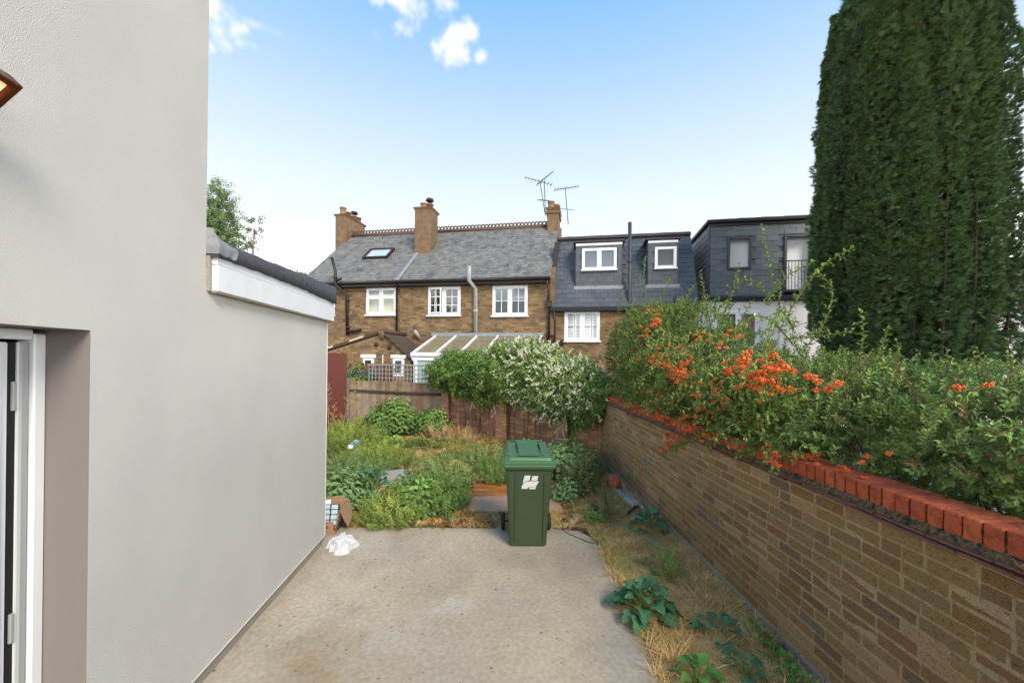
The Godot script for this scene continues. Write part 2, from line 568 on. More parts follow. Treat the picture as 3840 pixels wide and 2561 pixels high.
func make_sky() -> ImageTexture:
	var w := 2048
	var h := 1024
	var im := Image.create_empty(w, h, false, Image.FORMAT_RGBAF)
	var n := FastNoiseLite.new()
	n.seed = 3
	n.frequency = 2.6
	n.fractal_octaves = 6
	var n2 := FastNoiseLite.new()
	n2.seed = 9
	n2.frequency = 1.3
	n2.fractal_octaves = 4
	# clouds: direction, half-width, half-height (radians)
	var puffs := []
	for q in [[480, 15, 0.05, 0.07], [912, 8, 0.068, 0.06], [1030, 92, 0.052, 0.042], [1062, 70, 0.03, 0.03], [1100, 132, 0.026, 0.018], [1020, 10, 0.05, 0.018], [575, 62, 0.05, 0.012]]:
		var d := Vector3((q[0] - 1175.5) / 914.0, (828.0 - q[1]) / 914.0, -1).normalized()
		puffs.append([d, q[2], q[3]])
	for y in h / 2 + 4:
		var el := (0.5 - (y + 0.5) / h) * PI
		var e := maxf(sin(el), 0.0)
		# pale milky air low down, blue above
		var t := smoothstep(0.5, 17.5, rad_to_deg(el))
		var base := Color(1.95, 1.94, 1.92).lerp(Color(0.293, 0.312, 0.324), t)
		t = smoothstep(10.0, 52.0, rad_to_deg(el))
		base = base.lerp(Color(0.050, 0.148, 0.288), t)
		var t2 := clampf((rad_to_deg(el) - 44.0) / 46.0, 0, 1)
		base = base.lerp(Color(0.04, 0.128, 0.265), t2)
		for x in w:
			var az := wrapf((x + 0.5) / w * TAU, -PI, PI)
			var d := Vector3(sin(az) * cos(el), sin(el), -cos(az) * cos(el))
			var c := base
			if el > 0.1:
				var k := 0.0
				if absf(az) < 1.3 and el < 1.0:
					for p in puffs:
						var pd: Vector3 = p[0]
						if d.dot(pd) > 0.95:
							var off := Vector2((atan2(d.x, -d.z) - atan2(pd.x, -pd.z)) * cos(el) / p[1], (el - asin(pd.y)) / p[2])
							k = maxf(k, (0.86 - off.length() + 1.0 * n.get_noise_3dv(d * 7.0)) * minf(1.0, p[2] / 0.03))
					k = clampf(k * 1.2, 0, 1)
				# a few more small clouds of the same kind elsewhere, away from those
				if el > 0.75 or absf(az) > 1.0:
					var q := n2.get_noise_3dv(Vector3(d.x, d.y * 1.6, d.z) * 2.4) + 0.25 * n.get_noise_3dv(d * 5.0)
					k = maxf(k, clampf((q - 0.26) * 4.0, 0, 1))
				if k > 0.0:
					c = c.lerp(Color(0.33, 0.33, 0.33), smoothstep(0.0, 1.0, k) * 0.97)
			im.set_pixel(x, y, c)
	for y in range(h / 2 + 4, h):
		im.fill_rect(Rect2i(0, y, w, 1), Color(0.5, 0.5, 0.48))
	return ImageTexture.create_from_image(im)

# ---------------------------------------------------------------- ground, slab, paving
func soil_height(x: float, d: float) -> float:
	var h := -0.05 + 0.035 * lump.get_noise_2d(x, d)
	if x < 1.0 and d > 5.0:
		h += clampf((d - 5.0) * 0.02, 0, 0.09)
	return h

func make_ground() -> void:
	var xs := [-220.0, -60.0, -20.0, -9.0]
	for i in 57:
		xs.append(-7.0 + i * 0.17)
	xs.append_array([4.5, 9.0, 20.0, 60.0, 220.0])
	var ds := [-200.0, -40.0, -8.0, -3.0]
	for i in 90:
		ds.append(0.0 + i * 0.17)
	ds.append_array([17.0, 22.0, 40.0, 90.0, 300.0])
	var st := SurfaceTool.new()
	st.begin(Mesh.PRIMITIVE_TRIANGLES)
	st.set_smooth_group(0)
	for i in xs.size() - 1:
		for j in ds.size() - 1:
			var q := []
			for k in [[0, 0], [1, 0], [1, 1], [0, 1]]:
				var x: float = xs[i + k[0]]
				var d: float = ds[j + k[1]]
				q.append(Vector3(x, soil_height(x, d), -d))
			for k in [0, 2, 1, 0, 3, 2]:
				st.add_vertex(q[k])
	st.index()
	st.generate_normals()
	mat("soil", Color(1, 1, 1), 0.95, ntex(0.03, [[0.2, Color(0.34, 0.24, 0.16)], [0.45, Color(0.52, 0.38, 0.24)], [0.7, Color(0.68, 0.52, 0.32)], [0.9, Color(0.62, 0.50, 0.32)]], 5), 0.9, {"bump": M.bump, "cm": 1.5, "detail": ntex(0.18, [gray(0.6), Color.WHITE], 4), "dscale": 1.7})
	struct("ground", st.commit(), M.soil)
	# concrete slab: its own picture of stains, grit and scuffs
	var n := 1024
	var im := Image.create_empty(n, n, false, Image.FORMAT_RGB8)
	var a := FastNoiseLite.new()
	a.seed = 21
	a.frequency = 0.0045
	a.fractal_octaves = 5
	var c := FastNoiseLite.new()
	c.seed = 33
	c.frequency = 0.13
	c.fractal_octaves = 3
	var s := FastNoiseLite.new()
	s.seed = 34
	s.noise_type = FastNoiseLite.TYPE_CELLULAR
	s.cellular_return_type = FastNoiseLite.RETURN_CELL_VALUE
	s.frequency = 0.12
	var f := FastNoiseLite.new()
	f.seed = 41
	f.frequency = 0.02
	f.fractal_octaves = 4
	var tan_c := Color(0.65, 0.59, 0.51)
	var gry := Color(0.61, 0.59, 0.55)
	for y in n:
		for x in n:
			var q := clampf(0.12 + 0.75 * a.get_noise_2d(x, y) + (y / float(n) - 0.3) * 0.9 + (x / float(n) - 0.3) * 0.25, 0, 1)
			var k := tan_c.lerp(gry, q)
			var v := 1.0 + 0.10 * c.get_noise_2d(x, y) + 0.04 * f.get_noise_2d(x, y) + 0.08 * a.get_noise_2d(x * 1.5, y * 1.5)
			# aggregate grains, more exposed towards the camera
			var grit := s.get_noise_2d(x, y)
			var wear := clampf((y / float(n) - 0.25) * 1.6 + f.get_noise_2d(x + 300, y) * 0.8, 0, 1)
			if grit > 0.72:
				v *= 1.0 - 0.38 * wear
			elif grit < -0.82:
				v *= 1.0 + 0.24 * wear
			# pale cement smear along the house
			var smear := clampf(1.0 - absf(x - 130.0 - 0.0 * y) / 110.0 + 0.7 * f.get_noise_2d(x * 2, y), 0, 1) * 0.35
			k = k.lerp(Color(0.71, 0.685, 0.635), smear)
			# old stains: damp grey by the bin, rusty near the house, a pale scuffed patch
			var px := x * 6.6 / n - 2.4
			var pd := 5.0 - y * 6.6 / n
			var wob := 0.55 * f.get_noise_2d(x * 0.7 + 500, y * 0.7)
			var damp := clampf(1.0 - Vector2((px - 0.5) / 0.75, (pd - 4.15) / 0.42).length() + wob, 0, 1) + clampf(1.0 - absf(pd - 4.85) / 0.16 + wob, 0, 1) * 0.7
			k = k.lerp(Color(0.46, 0.42, 0.37), minf(damp, 1.0) * 0.35)
			var rust := clampf(1.0 - Vector2((px + 1.35) / 0.5, (pd - 2.6) / 0.45).length() + wob, 0, 1)
			k = k.lerp(Color(0.55, 0.45, 0.31), rust * 0.55)
			var pale := clampf(0.7 - Vector2((px + 0.5) / 0.35, (pd - 3.35) / 0.22).length() + wob, 0, 1)
			k = k.lerp(Color(0.76, 0.745, 0.71), pale * 0.6)
			im.set_pixel(x, y, Color(k.r * v, k.g * v, k.b * v))
	var r2 := RandomNumberGenerator.new()
	r2.seed = 8
	for i in 420: # crumbs of soil and dark specks
		var p := Vector2i(r2.randi_range(4, n - 8), r2.randi_range(4, n - 8))
		if r2.randf() < 0.5:
			p.x = r2.randi_range(120, 330)
		im.fill_rect(Rect2i(p, Vector2i(r2.randi_range(1, 3), r2.randi_range(1, 2))), Color(0.33, 0.27, 0.21))
	var conc := StandardMaterial3D.new()
	conc.albedo_texture = ImageTexture.create_from_image(im)
	conc.roughness = 0.82
	conc.heightmap_enabled = true
	conc.heightmap_texture = ntex(0.25, [Color.BLACK, Color.WHITE], 3)
	conc.heightmap_scale = 0.12
	M.concrete = conc
	# outline of the slab: ragged right edge with a broken-off corner
	var edge := []
	for i in 15:
		edge.append(Vector3(1.0 + 0.035 * lump.get_noise_2d(i * 3.7, 2) + 0.012 * sin(i * 2.3), 0, 1.5 - i * 0.415))
	var outline := []
	outline.append_array(edge)
	outline.append_array([Vector3(0.985, 0, -4.42), Vector3(0.93, 0, -4.66), Vector3(0.83, 0, -4.82), Vector3(0.55, 0, -4.86), Vector3(0.1, 0, -4.875), Vector3(-0.5, 0, -4.85), Vector3(-1.1, 0, -4.86), Vector3(-1.7, 0, -4.83), Vector3(-2.4, 0, -4.85), Vector3(-2.4, 0, 1.5)])
	var poly := PackedVector2Array()
	for p in outline:
		poly.append(Vector2(p.x, p.z))
	var st2 := SurfaceTool.new()
	st2.begin(Mesh.PRIMITIVE_TRIANGLES)
	st2.set_smooth_group(-1)
	var idx := Geometry2D.triangulate_polygon(poly)
	var put := func(p: Vector3) -> void:
		st2.set_uv(Vector2((p.x + 2.4) / 6.6, (p.z + 5.0) / 6.6))
		st2.add_vertex(p)
	for i in range(0, idx.size(), 3):
		var t := [outline[idx[i]], outline[idx[i + 1]], outline[idx[i + 2]]]
		if (t[1] - t[0]).cross(t[2] - t[0]).y > 0:
			t.reverse()
		for p in t:
			put.call(p)
	for i in outline.size():
		var p: Vector3 = outline[i]
		var q: Vector3 = outline[(i + 1) % outline.size()]
		var dn := Vector3(0, -0.14, 0)
		for v in [p, q + dn, q, p, p + dn, q + dn]:
			put.call(v)
	st2.generate_normals()
	struct("concrete_slab", st2.commit(), conc)
	# a crack that runs from the broken corner
	var b := B.new()
	var pts := [Vector3(0.63, 0.002, -4.85), Vector3(0.70, 0.002, -4.72), Vector3(0.80, 0.002, -4.62), Vector3(0.88, 0.002, -4.52), Vector3(1.0, 0.002, -4.46)]
	b.tube(pts, [0.004, 0.006, 0.004, 0.006, 0.004], 4)
	struct("slab_crack", b.done(), M.dark)
	# grey paving of the neighbour's drive, seen under the hedge
	b = B.new()
	b.span(Vector3(2.9, -0.1, -16), Vector3(16, 0.0, 6))
	mat("paving", Color(0.36, 0.40, 0.44), 0.85, ntex(0.04, [gray(0.85), Color.WHITE], 4), 0.7)
	struct("driveway", b.done(), M.paving)

# ---------------------------------------------------------------- rendered house and its extension
func make_rendered_house() -> void:
	# local x runs away from the camera along the wall, z points out into the garden
	var h := thing("rendered_house", "pale grey rendered house with a lower flat-roofed extension beside the concrete patio", "house", Vector3(-1.72, 0, 0), 1.6451)
	var b := B.new()
	var cells := [[-2.4, 0.15, 0.1, 6.4], [1.748, 2.47, 0.1, 6.4], [2.47, 4.415, 0.1, 2.6]]
	for c in cells: # outer skin
		b.quad(Vector3(c[0], c[2], 0), Vector3(c[1], c[2], 0), Vector3(c[1], c[3], 0), Vector3(c[0], c[3], 0))
	b.quad(Vector3(0.15, 2.16, 0), Vector3(1.748, 2.16, 0), Vector3(1.748, 6.4, 0), Vector3(0.15, 6.4, 0))
	part("rendered_wall", b.done(), M.render, h)
	# reveals, soffit and threshold of the doorway, raw render darkened with painted shade
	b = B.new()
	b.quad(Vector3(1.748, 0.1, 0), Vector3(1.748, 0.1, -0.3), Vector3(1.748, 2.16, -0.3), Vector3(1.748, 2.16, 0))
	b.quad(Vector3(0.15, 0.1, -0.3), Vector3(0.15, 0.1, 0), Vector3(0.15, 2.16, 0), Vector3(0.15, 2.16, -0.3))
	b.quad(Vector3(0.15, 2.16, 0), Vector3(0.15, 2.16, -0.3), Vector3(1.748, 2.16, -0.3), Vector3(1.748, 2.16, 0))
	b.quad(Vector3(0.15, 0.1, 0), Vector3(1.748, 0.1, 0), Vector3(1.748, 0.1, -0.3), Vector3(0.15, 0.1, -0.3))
	part("door_reveal", b.done(), M.shadedrender, h)
	b = B.new()
	# the other faces: far ends, back, tops, near end, underside
	b.quad(Vector3(2.47, 2.6, 0), Vector3(2.47, 2.6, -5), Vector3(2.47, 6.4, -5), Vector3(2.47, 6.4, 0))
	b.quad(Vector3(4.415, 0.1, 0), Vector3(4.415, 0.1, -5), Vector3(4.415, 2.6, -5), Vector3(4.415, 2.6, 0))
	b.quad(Vector3(-2.4, 0.1, -5), Vector3(-2.4, 0.1, 0), Vector3(-2.4, 6.4, 0), Vector3(-2.4, 6.4, -5))
	b.quad(Vector3(4.415, 0.1, -5), Vector3(-2.4, 0.1, -5), Vector3(-2.4, 2.6, -5), Vector3(4.415, 2.6, -5))
	b.quad(Vector3(2.47, 2.6, -5), Vector3(-2.4, 2.6, -5), Vector3(-2.4, 6.4, -5), Vector3(2.47, 6.4, -5))
	b.quad(Vector3(-2.4, 6.4, 0), Vector3(2.47, 6.4, 0), Vector3(2.47, 6.4, -5), Vector3(-2.4, 6.4, -5))
	b.quad(Vector3(2.47, 0.1, -5), Vector3(4.415, 0.1, -5), Vector3(4.415, 0.1, 0), Vector3(2.47, 0.1, 0))
	part("rendered_wall", b.done(), M.render, h)
	b = B.new()
	b.span(Vector3(-2.38, -0.1, -4.9), Vector3(4.39, 0.1, -0.02))
	part("plinth", b.done(), M.plinth, h)
	# a bead along the lower edge of the render
	b = B.new()
	for q in [[-2.4, 0.092, 0.15, 0.1], [1.748, 0.092, 4.41, 0.1], [4.411, 0.1, 4.418, 2.45]]:
		b = B.new()
		b.span(Vector3(q[0], q[1], -0.006), Vector3(q[2], q[3], 0.003))
		part("render_bead", b.done(), M.upvc, h)
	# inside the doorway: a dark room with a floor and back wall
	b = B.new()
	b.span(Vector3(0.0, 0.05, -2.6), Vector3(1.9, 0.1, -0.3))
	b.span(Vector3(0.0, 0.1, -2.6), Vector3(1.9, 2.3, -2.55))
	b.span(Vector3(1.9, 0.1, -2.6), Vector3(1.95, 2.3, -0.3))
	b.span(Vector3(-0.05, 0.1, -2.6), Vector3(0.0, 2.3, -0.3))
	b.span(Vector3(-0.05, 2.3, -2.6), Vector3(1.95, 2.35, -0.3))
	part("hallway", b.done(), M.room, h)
	# fascia, cover strip line and roof edge
	var fz := 0.055
	b = B.new()
	b.cham(Vector3(3.48, 2.545, fz * 0.5), Vector3(1.965, 0.165, fz), 0.004)
	part("fascia_board", b.done(), M.fascia, h)
	b = B.new()
	b.cham(Vector3(3.48, 2.663, fz * 0.5 - 0.004), Vector3(1.965, 0.066, fz - 0.002), 0.003)
	part("fascia_board", b.done(), M.fascia, h)
	b = B.new()
	b.span(Vector3(2.497, 2.452, 0.001), Vector3(4.462, 2.461, fz - 0.006))
	part("fascia_bead", b.done(), M.plinth, h)
	b = B.new()
	b.span(Vector3(2.474, 2.46, -0.01), Vector3(2.496, 2.68, 0.02))
	part("mortar_fillet", b.done(), M.stone, h)
	# mineral felt folded over the edge, its hem uneven
	b = B.new()
	b.smooth(true)
	var rows := []
	for i in 41:
		var x := 2.475 + i * 2.0 / 40.0
		var q := i / 40.0
		var lowe := 2.672 - 0.012 * q + 0.012 * lump.get_noise_2d(x * 9, 3) + 0.02 * sin(q * PI)
		var top := 2.775 + 0.075 * q + 0.006 * lump.get_noise_2d(x * 5, 8)
		var wob := 0.004 * lump.get_noise_2d(x * 14, 1)
		rows.append([Vector3(x, lowe, fz - 0.02), Vector3(x, lowe, fz + 0.014 + wob), Vector3(x, (lowe + top) * 0.5, fz + 0.017 + wob), Vector3(x, top - 0.010, fz + 0.016 + wob), Vector3(x, top - 0.001, fz + 0.006), Vector3(x, top, fz - 0.04), Vector3(x, top - 0.01, fz - 0.13), Vector3(x, top - 0.05, fz - 0.22), Vector3(x, 2.70, -5.0)])
	for i in 40:
		for k in 8:
			b.quad(rows[i][k], rows[i + 1][k], rows[i + 1][k + 1], rows[i][k + 1])
	b.smooth(false)
	for k in range(1, 7):
		b.tri(rows[40][0], rows[40][k + 1], rows[40][k])
		b.tri(rows[0][0], rows[0][k], rows[0][k + 1])
	b.span(Vector3(2.475, 2.6, -5.0), Vector3(4.47, 2.68, -0.05))
	part("roof_felt", b.done(), M.felt, h)
	# lead dressed over the felt against the wall
	b = B.new()
	b.smooth(true)
	var lr := []
	for i in 9:
		var x := 2.466 + i * 0.185 / 8.0
		var up := 0.055 * exp(-i * 0.7)
		var wob := 0.005 * sin(i * 1.7)
		lr.append([Vector3(x, 2.69 + wob, fz + 0.02), Vector3(x, 2.74, fz + 0.027 + wob), Vector3(x, 2.765 + up * 0.3, fz + 0.02), Vector3(x, 2.79 + up, fz - 0.012), Vector3(x, 2.797 + up, fz - 0.06), Vector3(x, 2.78 + up, fz - 0.16)])
	for i in 8:
		for k in 5:
			b.quad(lr[i][k], lr[i + 1][k], lr[i + 1][k + 1], lr[i][k + 1])
	b.smooth(false)
	for k in 5:
		b.tri(lr[0][k], lr[0][k + 1], Vector3(2.466, 2.69, 0.0))
	b.tri(lr[0][5], Vector3(2.466, 2.69, -0.16), Vector3(2.466, 2.69, 0.0))
	part("lead_flashing", b.done(), M.lead, h)
	# white patio door in the opening, its leaf slid open a little
	b = B.new()
	b.cham(Vector3(1.7235, 1.12, -0.21), Vector3(0.047, 2.04, 0.07), 0.005)
	b.cham(Vector3(0.178, 1.12, -0.21), Vector3(0.055, 2.04, 0.07), 0.005)
	b.cham(Vector3(0.953, 2.135, -0.2105), Vector3(1.49, 0.045, 0.07), 0.005)
	b.cham(Vector3(0.953, 0.13, -0.2105), Vector3(1.49, 0.055, 0.07), 0.005)
	part("door_frame", b.done(), M.upvc, h)
	b = B.new()
	b.cham(Vector3(1.681, 1.13, -0.215), Vector3(0.034, 1.94, 0.05), 0.006)
	part("door_stile", b.done(), M.pipegrey, h)
	b = B.new()
	b.span(Vector3(1.6565, 0.16, -0.27), Vector3(1.6635, 2.1, -0.195))
	part("seal_and_gap_strip", b.done(), M.upvc, h)
	b = B.new()
	b.span(Vector3(1.628, 0.16, -0.29), Vector3(1.655, 2.1, -0.2))
	part("seal_and_gap_strip", b.done(), M.rubber, h)  # black strip painted for the shade in the gap beside the leaf
	for y in [0.93, 1.88]:
		b = B.new()
		b.cham(Vector3(1.646, y, -0.2), Vector3(0.014, 0.12, 0.02), 0.002)
		part("hinge_plate", b.done(), M.pipegrey, h)
	var leaf := part("door_leaf", door_leaf(), M.upvc, h)
	b = B.new()
	b.quad(Vector3(0.36, 0.27, -0.235), Vector3(1.44, 0.27, -0.235), Vector3(1.44, 2.0, -0.235), Vector3(0.36, 2.0, -0.235))
	part("pane", b.done(), M.glass, leaf)
	# wall lamp: a bronze box with a glowing opal face that leans down and out
	var l := thing("wall_lamp", "bronze outdoor wall lamp with a warm lit face on the pale render", "wall lamp", Vector3(-1.72, 0, 0), 1.6451)
	var t := Transform3D(Basis(Vector3.RIGHT, deg_to_rad(44.0)), Vector3(1.182, 2.884, 0.105))
	b = B.new()
	for s in [-1, 1]:
		b.cham(Vector3(s * 0.114, 0, 0), Vector3(0.022, 0.19, 0.06), 0.004, t)
		b.cham(Vector3(0, s * 0.084, 0), Vector3(0.206, 0.022, 0.06), 0.004, t)
	b.cham(Vector3(0, 0, -0.026), Vector3(0.206, 0.146, 0.012), 0.003, t)
	part("frame", b.done(), M.bronze, l)
	b = B.new()
	b.cham(Vector3(1.182, 2.886, 0.03), Vector3(0.1, 0.1, 0.058), 0.006)
	part("wall_bracket", b.done(), M.bronze, l)
	var glow := StandardMaterial3D.new()
	glow.albedo_color = Color(0.9, 0.8, 0.65)
	glow.emission_enabled = true
	glow.emission = Color(1.0, 0.80, 0.56)
	glow.emission_energy_multiplier = 0.27
	glow.roughness = 0.5
	b = B.new()
	b.cham(Vector3(0, 0, 0.008), Vector3(0.204, 0.144, 0.02), 0.004, t)
	part("lamp_face", b.done(), glow, l)
	var al := AreaLight3D.new()
	al.name = "lamp_light"
	al.area_size = Vector2(0.19, 0.13)
	al.light_color = Color(1.0, 0.80, 0.56)
	al.light_energy = 0.02
	al.area_range = 8.0
	al.area_attenuation = 2.0
	al.shadow_enabled = true
	al.transform = t * Transform3D(Basis(Vector3.UP, PI), Vector3(0, 0, 0.024))
	l.add_child(al)

func door_leaf() -> ArrayMesh:
	var b := B.new()
	b.cham(Vector3(1.55, 1.13, -0.22), Vector3(0.15, 1.94, 0.055), 0.006)
	b.cham(Vector3(1.585, 1.13, -0.188), Vector3(0.018, 1.9, 0.014), 0.004)
	b.cham(Vector3(1.556, 1.13, -0.188), Vector3(0.010, 1.9, 0.014), 0.004)
	b.cham(Vector3(0.29, 1.13, -0.22), Vector3(0.14, 1.94, 0.055), 0.006)
	b.cham(Vector3(0.915, 0.215, -0.22), Vector3(1.11, 0.11, 0.055), 0.006)
	b.cham(Vector3(0.915, 2.05, -0.22), Vector3(1.11, 0.1, 0.055), 0.006)
	return b.done()

# ---------------------------------------------------------------- brickwork
# bricks between x0 and x1 of one course, as [centre, length]
func course(x0: float, x1: float, shift: float, header_share: float) -> Array:
	var out := []
	var x := x0 - shift
	while x < x1 - 0.02:
		var l := 0.215
		if rng.randf() < header_share:
			l = 0.1025
		var a := maxf(x, x0)
		var e := minf(x + l, x1)
		if e - a > 0.035:
			out.append([(a + e) * 0.5, e - a])
		x += l + 0.01
	return out

func brick_shapes(h: float, d: float, n := 3, k := 0.006, jit := 0.0022) -> Array:
	var out := []
	for i in n:
		var b := B.new()
		b.cham(Vector3.ZERO, Vector3(0.215, h, d), k, Transform3D.IDENTITY, jit, rng)
		out.append(b.done())
	return out

# lays list of [Vector3 centre, length, material index] under o; the 300 that show largest as parts, the rest as one
func lay(o: Node3D, list: Array, shapes: Array, keys: Array, many_called: String, many_key: String, cols: Array, most := 300) -> void:
	var world := o.transform
	for q in list:
		var d: float = (world * q[0] - eye).length()
		q.append(q[1] / (d * d))
	list.sort_custom(func(p, q): return p[3] > q[3])
	var ts := []
	var cs := []
	for i in list.size():
		var q: Array = list[i]
		var basis := Basis.from_euler(Vector3(rr(-0.012, 0.012), rr(-0.005, 0.005), rr(-0.006, 0.006))).scaled_local(Vector3(q[1] / 0.215, 1, 1))
		var t := Transform3D(basis, q[0])
		if i < most:
			part("brick", shapes[rng.randi() % shapes.size()], M[keys[q[2] % keys.size()]], o, t)
		else:
			ts.append(t)
			cs.append(cols[q[2] % cols.size()])
	if ts.size():
		many(many_called, shapes[0], M[many_key], o, ts, cs)

func make_garden_wall() -> void:
	var w := thing("garden_wall", "long weathered brown brick garden wall with bright orange brick coping under the hedge", "wall", Vector3(1.862, 0, -8.45), -1.5462)
	var length := 8.9
	var b := B.new()
	b.span(Vector3(0, -0.2, -0.2), Vector3(length, 1.206, 0.0))
	part("mortar_core", b.done(), M.mortar, w)
	var list := []
	for c in 16:
		for q in course(0.0, length, 0.1125 * (c % 2) + rr(0, 0.03), 0.13):
			var k: int = rng.randi() % 8
			if k == 6 and rng.randf() < 0.4:
				k = 0
			if (k == 4 or k == 5) and rng.randf() < (0.55 if k == 4 else 0.85):
				k = 1
			if c == 0:
				k = 8
			list.append([Vector3(q[0] + rr(-0.003, 0.003), 0.0375 + c * 0.075 + rr(-0.002, 0.002), rr(-0.0470, -0.0452) - (0.004 if rng.randf() < 0.15 else 0.0) + (0.012 if c == 0 else 0.0)), q[1] + rr(-0.006, 0.004), k])
	var cols := []
	var keys := []
	for i in 8:
		keys.append("stock%d" % i)
		cols.append(M["stock%d" % i].albedo_color.srgb_to_linear())
	keys.append("stockfoot")
	cols.append(M.stockfoot.albedo_color.srgb_to_linear())
	mat("stockmany", Color.WHITE, 0.92, M.brickgrain, 2.6, {"vc": true, "bump": M.bump, "cm": 0.5})
	lay(w, list, brick_shapes(0.0655, 0.1), keys, "distant_brickwork", "stockmany", cols)
	# two courses of creasing tiles
	var tiles := []
	for i in 3:
		b = B.new()
		b.cham(Vector3.ZERO, Vector3(0.262, 0.013, 0.27), 0.003, Transform3D.IDENTITY, 0.002, rng)
		tiles.append(b.done())
	for r in 2:
		var n := int(length / 0.267)
		for i in n:
			var t := Transform3D(Basis.from_euler(Vector3(rr(-0.03, 0.03), rr(-0.015, 0.015), rr(-0.012, 0.012))), Vector3(0.13 + i * 0.267 + r * 0.13, 1.219 + r * 0.019 + rr(-0.002, 0.002), -0.102 + rr(-0.006, 0.006) - r * 0.012))
			part("creasing_tile", tiles[rng.randi() % 3], M.tile, w, t)
	# lichened mortar fillet below the coping
	b = B.new()
	b.smooth(true)
	for i in 90:
		var x0 := i * length / 90.0
		var x1 := (i + 1) * length / 90.0
		var z0 := 0.008 + 0.012 * lump.get_noise_2d(x0 * 6, 4)
		var z1 := 0.008 + 0.012 * lump.get_noise_2d(x1 * 6, 4)
		b.quad(Vector3(x0, 1.243, z0), Vector3(x1, 1.243, z1), Vector3(x1, 1.285, -0.014), Vector3(x0, 1.285, -0.014))
		b.quad(Vector3(x0, 1.285, -0.205), Vector3(x1, 1.285, -0.205), Vector3(x1, 1.24, -0.22), Vector3(x0, 1.24, -0.22))
	b.smooth(false)
	b.span(Vector3(0, 1.236, -0.22), Vector3(length, 1.3, -0.03))
	part("mortar_bed", b.done(), M.bed, w)
	# joints between the coping bricks
	b = B.new()
	b.span(Vector3(0, 1.29, -0.21), Vector3(length, 1.372, -0.022))
	part("coping_joints", b.done(), M.bed, w)
	var cs := []
	for i in 4:
		b = B.new()
		b.cham(Vector3.ZERO, Vector3(0.0665, 0.106, 0.215), 0.007, Transform3D.IDENTITY, 0.002, rng)
		cs.append(b.done())
	for i in int(length / 0.0765):
		var t := Transform3D(Basis.from_euler(Vector3(rr(-0.02, 0.02), rr(-0.02, 0.02), rr(-0.02, 0.02))), Vector3(0.04 + i * 0.0765, 1.329 + rr(-0.003, 0.003), -0.117 + rr(-0.004, 0.004)))
		part("coping_brick", cs[rng.randi() % 4], M["coping%d" % (rng.randi() % 4)], w, t)
	# bits of dry leaf caught on the tiles
	for q in [[7.05, 0.05], [6.87, 0.08]]:
		b = B.new()
		b.leaf(Vector3.ZERO, Vector3(0.9, 0.1, 0.4).normalized(), Vector3.UP, q[1] * 1.6, q[1], Color(1, 1, 1), 0.3, 0.2)
		part("fallen_leaf", b.done(), M.tanwood, w, Transform3D(Basis.IDENTITY, Vector3(q[0], 1.262, 0.018)))

func make_end_wall() -> void:
	var w := thing("end_wall", "old red brick wall with shallow piers across the garden end under a white-flowering climber", "wall", Vector3(-1.9, 0, -11.23), -0.665)
	var length := 4.85
	var b := B.new()
	b.span(Vector3(0, -0.2, -0.2), Vector3(length, 1.5, 0))
	var piers := [[0.0, 0.28], [2.0, 2.34], [3.72, 4.06]]
	for p in piers:
		b.span(Vector3(p[0] + 0.006, -0.2, -0.1), Vector3(p[1] - 0.006, 1.5, 0.112))
	part("mortar_core", b.done(), M.redmortar, w)
	var list := []
	for c in 20:
		var gaps := [[0.29, 1.99], [2.35, 3.71], [4.07, length]]
		for g in gaps:
			for q in course(g[0], g[1], 0.1125 * (c % 2) + rr(0, 0.03), 0.2):
				list.append([Vector3(q[0], 0.0375 + c * 0.075 + rr(-0.003, 0.003), rr(-0.046, -0.041)), q[1] + rr(-0.006, 0.003), rng.randi() % 6])
		for p in piers:
			var wd: float = p[1] - p[0]
			var first := wd * (0.66 if c % 2 == 0 else 0.34)
			list.append([Vector3(p[0] + first * 0.5, 0.0375 + c * 0.075, 0.066), first - 0.008, rng.randi() % 6])
			list.append([Vector3(p[0] + first + (wd - first) * 0.5, 0.0375 + c * 0.075, 0.066), wd - first - 0.002, rng.randi() % 6])
	var keys := []
	var cols := []
	for i in 6:
		keys.append("red%d" % i)
		cols.append(M["red%d" % i].albedo_color.srgb_to_linear())
	mat("redmany", Color.WHITE, 0.93, M.brickgrain, 2.0, {"vc": true, "bump": M.bump, "cm": 0.5})
	lay(w, list, brick_shapes(0.065, 0.1), keys, "farther_brickwork", "redmany", cols)  # the smaller and farther bricks go in one mesh, same red tones
	b = B.new()
	b.cham(Vector3(length * 0.5, 1.53, -0.1), Vector3(length, 0.06, 0.26), 0.01)
	part("coping", b.done(), M.red4, w)

